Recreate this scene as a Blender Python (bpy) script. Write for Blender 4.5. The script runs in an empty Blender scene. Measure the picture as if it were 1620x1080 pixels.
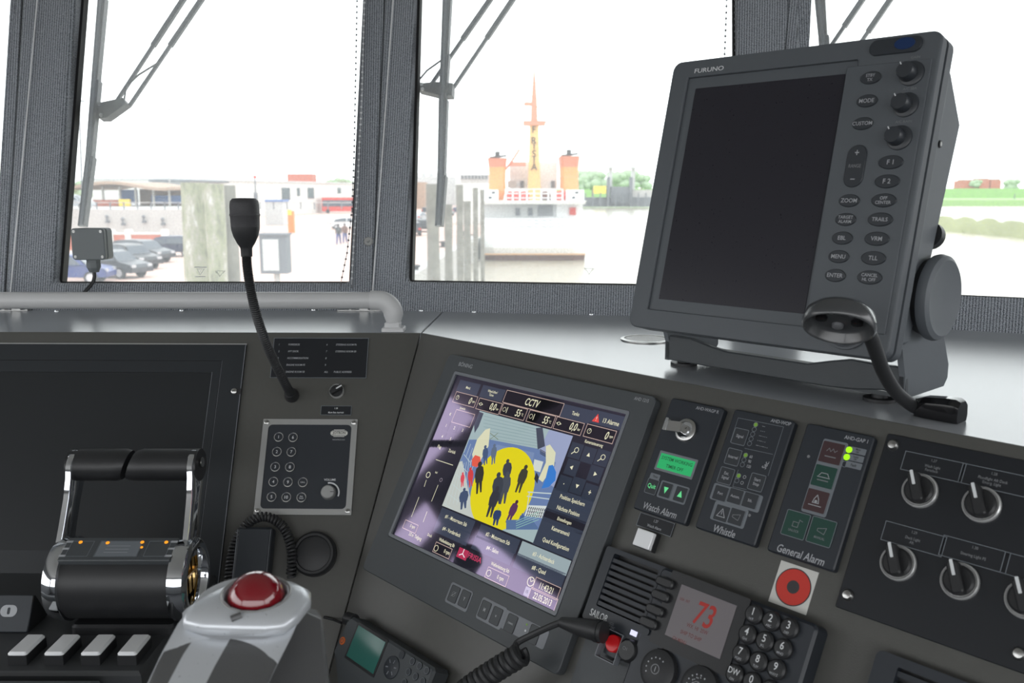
import bpy, math, random
from mathutils import Vector, Matrix
V = Vector
random.seed(7)
R = math.radians
scn = bpy.context.scene
COL = scn.collection

# ------------------------------------------------------------------ camera, sky, exposure
FPX = 1425.0
PITCH = R(9.36)
CAM = V((0, 0, 1.35))
cd = bpy.data.cameras.new('camera')
cd.sensor_width = 36.0
cd.lens = FPX / 1620 * 36.0
cd.clip_start = 0.02
cd.clip_end = 4000
cd.dof.use_dof = True
cd.dof.focus_distance = 1.12
cd.dof.aperture_fstop = 11.0
cam = bpy.data.objects.new('camera', cd)
COL.objects.link(cam)
cam.location = CAM
cam.rotation_euler = (R(90) - PITCH, 0, 0)
scn.camera = cam
scn.view_settings.view_transform = 'Standard'
scn.view_settings.look = 'None'
scn.view_settings.gamma = 1.0
scn.view_settings.use_curve_mapping = False
scn.view_settings.exposure = 0.0
try:
    scn.cycles.max_bounces = 8
    scn.cycles.transparent_max_bounces = 16
    scn.cycles.caustics_reflective = False
    scn.cycles.sample_clamp_indirect = 6.0
except Exception:
    pass

SKY = 3.2
wd = bpy.data.worlds.new('overcast_sky')
scn.world = wd
wd.use_nodes = True
nt = wd.node_tree
nt.nodes.clear()
o_ = nt.nodes.new('ShaderNodeOutputWorld')
b_ = nt.nodes.new('ShaderNodeBackground')
tc = nt.nodes.new('ShaderNodeTexCoord')
sp = nt.nodes.new('ShaderNodeSeparateXYZ')
rp = nt.nodes.new('ShaderNodeValToRGB')
rp.color_ramp.elements[0].position = 0.47
rp.color_ramp.elements[0].color = (0.50, 0.50, 0.50, 1)
rp.color_ramp.elements[1].position = 0.53
rp.color_ramp.elements[1].color = (0.97, 0.985, 1.0, 1)
mp = nt.nodes.new('ShaderNodeMath'); mp.operation = 'MULTIPLY_ADD'
mp.inputs[1].default_value = 0.5; mp.inputs[2].default_value = 0.5
nt.links.new(tc.outputs['Generated'], sp.inputs[0])
nt.links.new(sp.outputs['Z'], mp.inputs[0])
nt.links.new(mp.outputs[0], rp.inputs[0])
nt.links.new(rp.outputs[0], b_.inputs[0])
b_.inputs[1].default_value = SKY
nt.links.new(b_.outputs[0], o_.inputs[0])

# ------------------------------------------------------------------ colour and materials
def lin(c):
    r = []
    for v in c:
        v = v / 255.0
        r.append(v / 12.92 if v <= 0.04045 else ((v + 0.055) / 1.055) ** 2.4)
    return (r[0], r[1], r[2], 1)

def mat(name, rgb, rough=0.5, metal=0.0, bump=0.0, scale=400.0, var=0.0, emit=None, es=1.0, coat=0.0, spec=0.5, sheen=0.0):
    m = bpy.data.materials.new(name)
    m.use_nodes = True
    t = m.node_tree
    p = t.nodes['Principled BSDF']
    p.inputs['Base Color'].default_value = lin(rgb)
    p.inputs['Roughness'].default_value = rough
    p.inputs['Metallic'].default_value = metal
    p.inputs['Specular IOR Level'].default_value = spec
    p.inputs['Coat Weight'].default_value = coat
    p.inputs['Sheen Weight'].default_value = sheen
    if emit:
        p.inputs['Emission Color'].default_value = lin(emit)
        p.inputs['Emission Strength'].default_value = es
    n = t.nodes.new('ShaderNodeTexNoise')
    c = t.nodes.new('ShaderNodeTexCoord')
    n.inputs['Scale'].default_value = scale
    n.inputs['Detail'].default_value = 3
    t.links.new(c.outputs['Object'], n.inputs['Vector'])
    mr = t.nodes.new('ShaderNodeMapRange')
    mr.inputs[3].default_value = max(0.0, rough - 0.015)
    mr.inputs[4].default_value = min(1.0, rough + 0.015)
    t.links.new(n.outputs[0], mr.inputs[0])
    t.links.new(mr.outputs[0], p.inputs['Roughness'])
    if bump:
        b = t.nodes.new('ShaderNodeBump')
        b.inputs['Strength'].default_value = bump
        b.inputs['Distance'].default_value = 0.0006
        t.links.new(n.outputs[0], b.inputs['Height'])
        t.links.new(b.outputs[0], p.inputs['Normal'])
    if var:
        h = t.nodes.new('ShaderNodeMix'); h.data_type = 'RGBA'
        l = lin(rgb)
        h.inputs[6].default_value = tuple(max(0, v * (1 - var)) for v in l[:3]) + (1,)
        h.inputs[7].default_value = tuple(min(1, v * (1 + var)) for v in l[:3]) + (1,)
        n2 = t.nodes.new('ShaderNodeTexNoise')
        n2.inputs['Scale'].default_value = scale * 0.15
        n2.inputs['Detail'].default_value = 6
        t.links.new(c.outputs['Object'], n2.inputs['Vector'])
        t.links.new(n2.outputs[0], h.inputs[0])
        t.links.new(h.outputs[2], p.inputs['Base Color'])
    return m

def emat(name, rgb, es=1.0):
    """something shown on a lit screen, or a lamp"""
    m = mat(name, (10, 10, 10), 0.35, emit=rgb, es=es, spec=0.2)
    return m

def smat(rgb, es=1.0):
    """a colour behind the coated front glass of the touch monitor"""
    m = mat('screen_colour', (8, 8, 9), 0.05, emit=rgb, es=es, spec=0.9)
    m.node_tree.nodes['Principled BSDF'].inputs['IOR'].default_value = 1.75
    m.node_tree.nodes['Principled BSDF'].inputs['Specular Tint'].default_value = (0.80, 0.62, 1.0, 1)
    return m

M = {}
M['console'] = mat('painted_steel_console', (80, 80, 77), 0.36, bump=0.2, scale=900, var=0.06)
M['counter'] = mat('satin_grey_worktop', (176, 180, 185), 0.23, bump=0.02, scale=900, spec=1.0)
M['bezel'] = mat('anthracite_powder_coat', (70, 74, 77), 0.5, bump=0.3, scale=1500)
M['bezel_dark'] = mat('dark_blue_grey_plastic', (44, 49, 55), 0.45, bump=0.15, scale=1200)
M['module'] = mat('module_front_foil', (38, 43, 50), 0.42, bump=0.1, scale=1500)
M['rim'] = mat('grey_rim', (118, 122, 128), 0.4)
M['outline'] = mat('grey_print', (112, 118, 124), 0.5)
M['keyfoil'] = mat('key_foil', (46, 50, 55), 0.5)
M['keyfoil_red'] = mat('key_foil_red', (62, 40, 43), 0.5)
M['keyfoil_green'] = mat('key_foil_green', (18, 62, 52), 0.5)
M['white'] = mat('white_print', (215, 218, 220), 0.5)
M['grey'] = mat('grey_lettering', (165, 168, 172), 0.5)
M['dimgrey'] = mat('dim_lettering', (120, 122, 125), 0.5)
M['black'] = mat('black_plastic', (38, 39, 41), 0.42, bump=0.15, scale=900)  # black lifted in its base colour to imitate lens haze
M['blackgloss'] = mat('gloss_black', (26, 26, 28), 0.12)
M['blacksoft'] = mat('soft_black_rubber', (44, 45, 47), 0.5, bump=0.2, scale=900)  # rubber black lightened as well, standing in for veiling flare
M['chrome'] = mat('chrome', (225, 228, 232), 0.06, 1.0)
M['steel'] = mat('brushed_steel', (190, 190, 188), 0.3, 1.0)
M['alu'] = mat('anodised_aluminium', (170, 171, 170), 0.42, 0.6)
M['ringalu'] = mat('bright_ring', (214, 215, 214), 0.3, 0.5)
M['brass'] = mat('brass', (190, 150, 80), 0.3, 1.0)
M['gold'] = mat('gold_contacts', (214, 170, 80), 0.25, 1.0)
M['railgrey'] = mat('grey_painted_rail', (198, 199, 200), 0.34)
M['railjoint'] = mat('grey_moulded_fitting', (205, 206, 207), 0.42)
M['radar'] = mat('radar_grey_shell', (84, 89, 94), 0.5, bump=0.25, scale=1500)
M['radar_side'] = mat('radar_side_shell', (98, 103, 108), 0.5, bump=0.25, scale=1500)
M['radar_screen'] = mat('unlit_screen_glass', (34, 33, 42), 0.28, spec=0.5)
M['dark_screen'] = mat('unlit_monitor_glass', (34, 37, 40), 0.3, spec=0.5)
M['monitor_dark'] = mat('dark_monitor_bezel', (38, 42, 46), 0.35)
M['knob'] = mat('knob_plastic', (52, 56, 61), 0.35)
M['silver'] = mat('silver_paint', (205, 209, 214), 0.28, 0.3)
M['graphite'] = mat('graphite_facet', (96, 97, 98), 0.4, 0.2, bump=0.3, scale=1200)
M['redball'] = mat('dark_red_ball', (122, 14, 26), 0.08, coat=1.0)
M['capwhite'] = mat('white_lamp_cap', (242, 244, 246), 0.15, coat=0.8)
M['desk'] = mat('desk_dark', (62, 64, 66), 0.45, bump=0.2, scale=900)
M['pad'] = mat('grey_arm_pad', (98, 103, 106), 0.55, bump=0.3, scale=600)
M['lcd_green'] = mat('green_lcd', (40, 150, 92), 0.3, emit=(40, 170, 100), es=0.55)
M['lcd_ink'] = mat('lcd_ink', (16, 90, 55), 0.5)
M['lcd_teal'] = mat('teal_lcd', (56, 108, 100), 0.12)
M['lcd_off'] = mat('smoky_display', (124, 119, 122), 0.22)
M['green_lit'] = emat('green_lit_print', (110, 225, 150), 0.9)
M['led_green'] = emat('green_led', (170, 245, 30), 1.1)
M['led_dim'] = emat('dim_green_led', (110, 150, 60), 0.8)
M['led_amber'] = emat('amber_led', (255, 160, 40), 1.2)
M['led_blue'] = emat('blue_led', (30, 52, 92), 0.5)
M['led_white'] = emat('white_led', (225, 225, 255), 1.1)
M['red_seg'] = emat('red_digits', (160, 54, 50), 0.7)
M['red_seg_dim'] = emat('red_dim_digits', (128, 84, 82), 0.6)
M['stickerwhite'] = mat('sticker_paper', (205, 205, 200), 0.6)
M['stickerred'] = mat('sticker_red', (196, 50, 38), 0.5)
M['stickerdark'] = mat('sticker_dark', (52, 50, 52), 0.5)
M['redbutton'] = mat('red_button', (190, 30, 36), 0.25, emit=(120, 10, 12), es=0.4)
M['orange'] = mat('orange_print', (190, 95, 40), 0.5)
M['plate'] = mat('engraved_plate', (28, 31, 36), 0.35)
M['gasket'] = mat('black_gasket', (18, 18, 20), 0.6)
M['wiper'] = mat('wiper_grey', (58, 63, 72), 0.35, 0.1)
M['wiper_dark'] = mat('wiper_black', (30, 32, 36), 0.5)
M['box'] = mat('junction_box_grey', (112, 118, 120), 0.5, bump=0.2, scale=1200)
M['mic'] = mat('mic_black', (60, 60, 63), 0.45, bump=1.0, scale=1100, var=.3)  # mic black raised in colour for the hazy lens veil
M['wallpanel'] = mat('grey_wall_lining', (128, 130, 132), 0.7, bump=0.3, scale=300)
M['chain'] = mat('chain_beads', (120, 122, 128), 0.3, 0.6)
M['wire'] = mat('pale_wire', (232, 234, 236), 0.4)
M['ceiling'] = mat('ceiling_liner', (190, 190, 188), 0.7, bump=0.3, scale=300)
M['floor'] = mat('dark_deck_floor', (60, 62, 66), 0.6, bump=0.4, scale=60)

def carpet_mat():
    m = bpy.data.materials.new('ribbed_carpet')
    m.use_nodes = True
    t = m.node_tree
    p = t.nodes['Principled BSDF']
    p.inputs['Roughness'].default_value = 0.95
    p.inputs['Specular IOR Level'].default_value = 0.1
    p.inputs['Sheen Weight'].default_value = 0.35
    p.inputs['Sheen Roughness'].default_value = 0.5
    c = t.nodes.new('ShaderNodeTexCoord')
    w = t.nodes.new('ShaderNodeTexWave')
    w.wave_type = 'BANDS'; w.bands_direction = 'X'
    w.inputs['Scale'].default_value = 75
    w.inputs['Distortion'].default_value = 2.5
    w.inputs['Detail'].default_value = 3
    w.inputs['Detail Scale'].default_value = 6
    n = t.nodes.new('ShaderNodeTexNoise')
    n.inputs['Scale'].default_value = 700
    n.inputs['Detail'].default_value = 4
    t.links.new(c.outputs['Object'], w.inputs['Vector'])
    t.links.new(c.outputs['Object'], n.inputs['Vector'])
    mx = t.nodes.new('ShaderNodeMath'); mx.operation = 'MULTIPLY_ADD'
    mx.inputs[1].default_value = 0.26
    t.links.new(w.outputs['Fac'], mx.inputs[0])
    t.links.new(n.outputs[0], mx.inputs[2])
    r = t.nodes.new('ShaderNodeValToRGB')
    r.color_ramp.elements[0].position = 0.40
    r.color_ramp.elements[0].color = lin((58, 63, 70))
    r.color_ramp.elements[1].position = 0.86
    r.color_ramp.elements[1].color = lin((196, 202, 210))
    t.links.new(mx.outputs[0], r.inputs[0])
    t.links.new(r.outputs[0], p.inputs['Base Color'])
    b = t.nodes.new('ShaderNodeBump')
    b.inputs['Strength'].default_value = 0.8
    b.inputs['Distance'].default_value = 0.002
    t.links.new(mx.outputs[0], b.inputs['Height'])
    t.links.new(b.outputs[0], p.inputs['Normal'])
    return m
M['carpet'] = carpet_mat()

def glass_mat():
    m = bpy.data.materials.new('hazy_filmed_window_glass')
    m.use_nodes = True
    t = m.node_tree
    t.nodes.clear()
    o = t.nodes.new('ShaderNodeOutputMaterial')
    tr = t.nodes.new('ShaderNodeBsdfTransparent')
    tr.inputs[0].default_value = (0.96, 0.98, 0.975, 1)
    gl = t.nodes.new('ShaderNodeBsdfGlossy')
    gl.inputs['Roughness'].default_value = 0.02
    fr = t.nodes.new('ShaderNodeFresnel'); fr.inputs[0].default_value = 1.45
    m1 = t.nodes.new('ShaderNodeMixShader')
    t.links.new(fr.outputs[0], m1.inputs[0])
    t.links.new(tr.outputs[0], m1.inputs[1])
    t.links.new(gl.outputs[0], m1.inputs[2])
    tl = t.nodes.new('ShaderNodeBsdfTranslucent')       # dirt film, strengthened to wash the view out with haze
    tl.inputs[0].default_value = (0.86, 0.93, 1.0, 1)
    m2 = t.nodes.new('ShaderNodeMixShader')
    n = t.nodes.new('ShaderNodeTexNoise'); n.inputs['Scale'].default_value = 260; n.inputs['Detail'].default_value = 6
    c = t.nodes.new('ShaderNodeTexCoord')
    t.links.new(c.outputs['Object'], n.inputs['Vector'])
    mr = t.nodes.new('ShaderNodeMapRange')
    mr.inputs[1].default_value = 0.35; mr.inputs[2].default_value = 0.75
    mr.inputs[3].default_value = 0.07; mr.inputs[4].default_value = 0.17
    t.links.new(n.outputs[0], mr.inputs[0])
    t.links.new(mr.outputs[0], m2.inputs[0])
    t.links.new(m1.outputs[0], m2.inputs[1])
    t.links.new(tl.outputs[0], m2.inputs[2])
    t.links.new(m2.outputs[0], o.inputs[0])
    return m
M['glass'] = glass_mat()

def clear_mat():
    m = bpy.data.materials.new('clear_acrylic')
    m.use_nodes = True
    t = m.node_tree; t.nodes.clear()
    o = t.nodes.new('ShaderNodeOutputMaterial')
    tr = t.nodes.new('ShaderNodeBsdfTransparent'); tr.inputs[0].default_value = (0.9, 0.9, 0.9, 1)
    gl = t.nodes.new('ShaderNodeBsdfGlossy'); gl.inputs['Roughness'].default_value = 0.05
    m1 = t.nodes.new('ShaderNodeMixShader'); m1.inputs[0].default_value = 0.05
    t.links.new(tr.outputs[0], m1.inputs[1]); t.links.new(gl.outputs[0], m1.inputs[2])
    t.links.new(m1.outputs[0], o.inputs[0])
    return m
M['clear'] = clear_mat()

# ------------------------------------------------------------------ geometry helpers
_txt = {}
def text_mesh(s):
    if s not in _txt:
        cu = bpy.data.curves.new('lettering', 'FONT')
        cu.body = s; cu.size = 1.0; cu.resolution_u = 3
        cu.offset = 0.012; cu.align_x = 'CENTER'; cu.align_y = 'CENTER'
        ob = bpy.data.objects.new('lettering', cu)
        COL.objects.link(ob)
        dg = bpy.context.evaluated_depsgraph_get()
        me = bpy.data.meshes.new_from_object(ob.evaluated_get(dg))
        _txt[s] = ([v.co.copy() for v in me.vertices], [tuple(p.vertices) for p in me.polygons])
        bpy.data.objects.remove(ob); bpy.data.curves.remove(cu); bpy.data.meshes.remove(me)
    return _txt[s]

def rrect(x, y, w, h, r, n=5):
    r = min(r, w / 2 - 1e-6, h / 2 - 1e-6)
    if r <= 1e-6:
        return [(x - w/2, y - h/2), (x + w/2, y - h/2), (x + w/2, y + h/2), (x - w/2, y + h/2)]
    pts = []
    for cx, cy, a0 in ((x + w/2 - r, y + h/2 - r, 0), (x - w/2 + r, y + h/2 - r, 90), (x - w/2 + r, y - h/2 + r, 180), (x + w/2 - r, y - h/2 + r, 270)):
        for i in range(n + 1):
            a = R(a0 + 90 * i / n)
            pts.append((cx + r * math.cos(a), cy + r * math.sin(a)))
    return pts

def inset(pts, d):
    n = len(pts); out = []
    for i in range(n):
        p0, p1, p2 = V(pts[i-1]), V(pts[i]), V(pts[(i+1) % n])
        e1 = (p1 - p0); e2 = (p2 - p1)
        if e1.length < 1e-9 or e2.length < 1e-9:
            out.append(tuple(p1)); continue
        e1.normalize(); e2.normalize()
        n1 = V((-e1.y, e1.x)); n2 = V((-e2.y, e2.x))
        b = n1 + n2
        if b.length < 1e-6:
            out.append(tuple(p1)); continue
        b.normalize()
        out.append(tuple(p1 + b * (d / max(0.35, b.dot(n1)))))
    return out

class MB:
    def __init__(s):
        s.v = []; s.f = []; s.m = []; s.mats = []
    def mi(s, m):
        m = M[m] if isinstance(m, str) else m
        if m not in s.mats: s.mats.append(m)
        return s.mats.index(m)
    def add(s, vs, fs, m):
        o = len(s.v); k = s.mi(m)
        s.v += [V(v) for v in vs]
        s.f += [tuple(i + o for i in f) for f in fs]
        s.m += [k] * len(fs)
        return s
    def prism(s, pts, z0, z1, m, bev=0.0, topm=None):
        area = sum(pts[i-1][0]*pts[i][1] - pts[i][0]*pts[i-1][1] for i in range(len(pts)))
        if area < 0: pts = pts[::-1]
        n = len(pts)
        if bev:
            ins = inset(pts, bev)
            vs = [(x, y, z0) for x, y in pts] + [(x, y, z1 - bev) for x, y in pts] + [(x, y, z1) for x, y in ins]
            fs = [tuple(range(n))[::-1]]
            for k in (0, 1):
                for i in range(n):
                    j = (i + 1) % n
                    fs.append((k*n + i, k*n + j, (k+1)*n + j, (k+1)*n + i))
            s.add(vs, fs, m)
            o = len(s.v)
            s.add([(x, y, z1) for x, y in ins], [tuple(range(n))], topm or m)
        else:
            vs = [(x, y, z0) for x, y in pts] + [(x, y, z1) for x, y in pts]
            fs = [tuple(range(n))[::-1]]
            for i in range(n):
                j = (i + 1) % n
                fs.append((i, j, n + j, n + i))
            s.add(vs, fs, m)
            s.add([(x, y, z1) for x, y in pts], [tuple(range(n))], topm or m)
        return s
    def rbox(s, x, y, w, h, z0, z1, m, r=0.0, bev=0.0, topm=None, n=5):
        return s.prism(rrect(x, y, w, h, r, n), z0, z1, m, bev, topm)
    def frame(s, x, y, w, h, t, z0, z1, m, r=0.0, ri=None, n=4):
        """rectangular ring, t wide"""
        a = rrect(x, y, w, h, max(r, 1e-5), n)
        ri = max(r - t, 1e-5) if ri is None else ri
        b = rrect(x, y, w - 2*t, h - 2*t, max(ri, 1e-5), n)
        return s.ring(a, b, z0, z1, m)
    def ring(s, a, b, z0, z1, m):
        n = len(a)
        vs = [(x, y, z0) for x, y in a] + [(x, y, z1) for x, y in a] + [(x, y, z1) for x, y in b] + [(x, y, z0) for x, y in b]
        fs = []
        for k in range(4):
            for i in range(n):
                j = (i + 1) % n; k2 = (k + 1) % 4
                fs.append((k*n + i, k*n + j, k2*n + j, k2*n + i))
        return s.add(vs, fs, m)
    def box(s, x0, y0, z0, x1, y1, z1, m):
        return s.prism([(x0, y0), (x1, y0), (x1, y1), (x0, y1)], z0, z1, m)
    def lathe(s, prof, m, c=(0, 0, 0), ax=(0, 0, 1), seg=24, cap=True):
        """prof: list of (radius, height along ax)"""
        ax = V(ax).normalized(); c = V(c)
        a = ax.orthogonal().normalized(); b = ax.cross(a)
        vs = []; fs = []
        for r, h in prof:
            for i in range(seg):
                t = 2 * math.pi * i / seg
                vs.append(c + ax * h + (a * math.cos(t) + b * math.sin(t)) * r)
        for k in range(len(prof) - 1):
            for i in range(seg):
                j = (i + 1) % seg
                fs.append((k*seg + i, k*seg + j, (k+1)*seg + j, (k+1)*seg + i))
        if cap:
            fs.append(tuple(range(seg))[::-1])
            fs.append(tuple(range((len(prof)-1)*seg, len(prof)*seg)))
        return s.add(vs, fs, m)
    def cyl(s, c, r, h, m, ax=(0, 0, 1), seg=24, bev=0.0, r2=None):
        r2 = r if r2 is None else r2
        pr = [(r, 0), (r2, h)] if not bev else [(r, 0), (r2, h - bev), (r2 - bev, h)]
        return s.lathe(pr, m, c, ax, seg)
    def tube(s, pts, r, m, seg=10, cap=True):
        pts = [V(p) for p in pts]
        n = len(pts); vs = []; fs = []
        t0 = (pts[1] - pts[0]).normalized()
        a = t0.orthogonal().normalized()
        for i, p in enumerate(pts):
            t = (pts[min(i+1, n-1)] - pts[max(i-1, 0)]).normalized()
            a = (a - t * a.dot(t))
            a = a.normalized() if a.length > 1e-6 else t.orthogonal().normalized()
            b = t.cross(a)
            rr = r[i] if isinstance(r, (list, tuple)) else r
            for k in range(seg):
                q = 2 * math.pi * k / seg
                vs.append(p + (a * math.cos(q) + b * math.sin(q)) * rr)
        for i in range(n - 1):
            for k in range(seg):
                j = (k + 1) % seg
                fs.append((i*seg + k, i*seg + j, (i+1)*seg + j, (i+1)*seg + k))
        if cap:
            fs.append(tuple(range(seg))[::-1]); fs.append(tuple(range((n-1)*seg, n*seg)))
        return s.add(vs, fs, m)
    def bar(s, p, q, w, h, m, up=(0, 0, 1)):
        p = V(p); q = V(q); t = (q - p).normalized()
        a = t.cross(V(up)).normalized() * w / 2; b = a.cross(t).normalized() * h / 2
        vs = [p - a - b, p + a - b, p + a + b, p - a + b, q - a - b, q + a - b, q + a + b, q - a + b]
        return s.add(vs, [(0, 3, 2, 1), (4, 5, 6, 7), (0, 1, 5, 4), (1, 2, 6, 5), (2, 3, 7, 6), (3, 0, 4, 7)], m)
    def loft(s, secs, m, cap=True, fm=None):
        n = len(secs[0]); vs = [p for sc in secs for p in sc]; fs = []
        o = len(s.v); s.v += [V(v) for v in vs]
        for k in range(len(secs) - 1):
            for i in range(n):
                j = (i + 1) % n
                s.f.append((o + k*n + i, o + k*n + j, o + (k+1)*n + j, o + (k+1)*n + i))
                s.m.append(s.mi(fm(k, i) if fm else m))
        if cap:
            s.f.append(tuple(range(o, o + n))[::-1]); s.m.append(s.mi(m))
            s.f.append(tuple(range(o + (len(secs)-1)*n, o + len(secs)*n))); s.m.append(s.mi(m))
        return s
    def ball(s, c, r, m, seg=16, rings=10, sc=(1, 1, 1)):
        c = V(c); vs = []; fs = []
        for k in range(rings + 1):
            ph = math.pi * k / rings
            for i in range(seg):
                t = 2 * math.pi * i / seg
                vs.append(c + V((r*sc[0]*math.sin(ph)*math.cos(t), r*sc[1]*math.sin(ph)*math.sin(t), r*sc[2]*math.cos(ph))))
        for k in range(rings):
            for i in range(seg):
                j = (i + 1) % seg
                fs.append((k*seg + i, (k+1)*seg + i, (k+1)*seg + j, k*seg + j))
        return s.add(vs, fs, m)
    def text(s, st, x, y, z, size, m='white', sx=0.8, align='C', shear=0.0, rot=0.0):
        vs, fs = text_mesh(st)
        if not vs: return s
        x0 = min(v.x for v in vs); x1 = max(v.x for v in vs); y0 = min(v.y for v in vs); y1 = max(v.y for v in vs)
        off = {'C': (x0 + x1)/2, 'L': x0, 'R': x1}[align]
        cy = (y0 + y1)/2
        ca, sa = math.cos(rot), math.sin(rot)
        out = []
        for v in vs:
            yy = (v.y - cy) * size; xx = (v.x - off) * size * sx + yy * shear
            out.append((x + xx*ca - yy*sa, y + xx*sa + yy*ca, z))
        return s.add(out, fs, m)
    def line(s, pts, w, z, m, closed=False):
        P = list(pts) + ([pts[0]] if closed else [])
        for a, b in zip(P[:-1], P[1:]):
            a = V(a[:2]); b = V(b[:2]); t = (b - a)
            if t.length < 1e-7: continue
            t.normalize(); n = V((-t.y, t.x)) * w / 2; a = a - t*w/2; b = b + t*w/2
            s.add([(*(a - n), z), (*(b - n), z), (*(b + n), z), (*(a + n), z)], [(0, 1, 2, 3)], m)
        return s
    def circ(s, x, y, r, z, m, seg=24, r2=None, ang=None):
        """flat disc, or flat ring when r2 is given"""
        a0, a1 = ang or (0, 360)
        full = ang is None
        n = seg
        pts = [(math.cos(R(a0 + (a1-a0)*i/n)), math.sin(R(a0 + (a1-a0)*i/n))) for i in range(n + (0 if full else 1))]
        k = len(pts)
        if r2 is None:
            return s.add([(x + r*c, y + r*q, z) for c, q in pts], [tuple(range(k))], m)
        vs = [(x + r*c, y + r*q, z) for c, q in pts] + [(x + r2*c, y + r2*q, z) for c, q in pts]
        fs = [(i, (i+1) % k, k + (i+1) % k, k + i) for i in range(k if full else k - 1)]
        return s.add(vs, fs, m)
    def build(s, name, parent=None, mtx=None, smooth=35):
        me = bpy.data.meshes.new(name)
        me.from_pydata([tuple(v) for v in s.v], [], s.f)
        for m in s.mats: me.materials.append(m)
        me.polygons.foreach_set('material_index', s.m)
        me.update()
        if smooth:
            me.shade_smooth()
            me.set_sharp_from_angle(angle=R(smooth))
        ob = bpy.data.objects.new(name, me)
        COL.objects.link(ob)
        if mtx is not None: ob.matrix_world = mtx
        if parent is not None: ob.parent = parent
        return ob

def tag(o, label=None, cat=None, group=None, kind=None):
    if label: o['label'] = label
    if cat: o['category'] = cat
    if group: o['group'] = group
    if kind: o['kind'] = kind
    return o

def thing(name, label, cat, mtx=None, group=None):
    o = bpy.data.objects.new(name, None)
    o.empty_display_size = 0.02
    COL.objects.link(o)
    if mtx is not None: o.matrix_world = mtx
    return tag(o, label, cat, group)

def kids(o): return [c for c in bpy.data.objects if c.parent is o]
def copy_tree(o, parent=None):
    c = o.copy(); COL.objects.link(c)
    if parent is not None: c.parent = parent
    for ch in kids(o): copy_tree(ch, c)
    return c

# ------------------------------------------------------------------ where things stand (measured planes of the place)
CF = V((0, math.cos(PITCH), -math.sin(PITCH))); CU = V((0, math.sin(PITCH), math.cos(PITCH))); CR = V((1, 0, 0))
def ray(x, y): return CF + CR * ((x - 810) / FPX) - CU * ((y - 540) / FPX)
def at(x, y, d): return CAM + ray(x, y) * d
def atY(x, y, Y):
    d = ray(x, y); return CAM + d * (Y / d.y)
def atZ(x, y, Z):
    d = ray(x, y); return CAM + d * ((Z - CAM.z) / d.z)
class Plane:
    def __init__(s, O, w, u):
        s.O = V(O); s.w = V(w).normalized(); s.u = V(u).normalized(); s.n = s.w.cross(s.u)
    @staticmethod
    def tilted(O, yaw, tilt):
        yaw = R(yaw); tilt = R(tilt)
        w = V((math.cos(yaw), math.sin(yaw), 0)); h = V((math.sin(yaw), -math.cos(yaw), 0))
        return Plane(O, w, -h * math.cos(tilt) + V((0, 0, math.sin(tilt))))
    def hit(s, x, y, h=0.0):
        d = ray(x, y); t = ((s.O + s.n * h - CAM).dot(s.n)) / d.dot(s.n); return CAM + d * t
    def loc(s, P):
        q = V(P) - s.O; return V((q.dot(s.w), q.dot(s.u), q.dot(s.n)))
    def uv(s, x, y, h=0.0):
        q = s.loc(s.hit(x, y, h)); return q.x, q.y
    def mtx(s, u=0, v=0, h=0):
        o = s.O + s.w * u + s.u * v + s.n * h
        return Matrix(((s.w.x, s.u.x, s.n.x, o.x), (s.w.y, s.u.y, s.n.y, o.y), (s.w.z, s.u.z, s.n.z, o.z), (0, 0, 0, 1)))
    def sub(s, x, y, h=0.0):
        """the same plane with its origin moved to a measured point"""
        return Plane(s.hit(x, y, h), s.w, s.u)

MID = Plane.tilted(at(855, 750, 1.074), -47.6, 60.7)
LEFT = Plane.tilted(MID.hit(615, 715), -1.0, 60.7)
SHZ = 1.145
SHELF = Plane((0, 0, SHZ), (1, 0, 0), (0, 1, 0))

def prect(T, pts, h=0.0):
    """centre and size of an upright rectangle on plane T from its measured corners TL TR BR BL"""
    q = [T.uv(x, y, h) for x, y in pts]
    cx = sum(a[0] for a in q) / 4; cy = sum(a[1] for a in q) / 4
    w = ((q[1][0] - q[0][0]) + (q[2][0] - q[3][0])) / 2
    hh = ((q[0][1] - q[3][1]) + (q[1][1] - q[2][1])) / 2
    return cx, cy, w, hh

# ================================================================== THE SETTING: bridge shell
ZC = 2.12
A0 = V((-0.250, 1.589, SHZ)); B0 = V((0.430, 1.475, SHZ))
WA = Plane.tilted(A0, 0, 74)
WB = Plane.tilted(A0, math.degrees(math.atan2(B0.y - A0.y, B0.x - A0.x)), 74)
WC = Plane.tilted(B0, -25.7, 74)
Z0 = V((-0.905, 1.589, SHZ))
WZ = Plane.tilted(Z0, 3, 74)
def joint(P, Q, z):
    # point on both planes at height z
    a, b = P.n, Q.n
    c1 = P.O.dot(a) - a.z * z; c2 = Q.O.dot(b) - b.z * z
    D = a.x * b.y - a.y * b.x
    return V(((c1 * b.y - c2 * a.y) / D, (a.x * c2 - b.x * c1) / D, z))
def wall_ring(name, P, JL, JR, hole):
    zs = (SHZ - 0.03, ZC)
    q = [P.loc(JL(zs[0])), P.loc(JR(zs[0])), P.loc(JR(zs[1])), P.loc(JL(zs[1]))]
    outer = [(p.x, p.y) for p in q]
    mb = MB(); mb.ring(outer, hole, -0.055, 0.0, 'carpet')
    o = mb.build(name, mtx=P.mtx(), smooth=0)
    bv = o.modifiers.new('soft_edges', 'BEVEL'); bv.width = 0.009; bv.segments = 3; bv.limit_method = 'ANGLE'
    tag(o, kind='structure')
    return o
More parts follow.
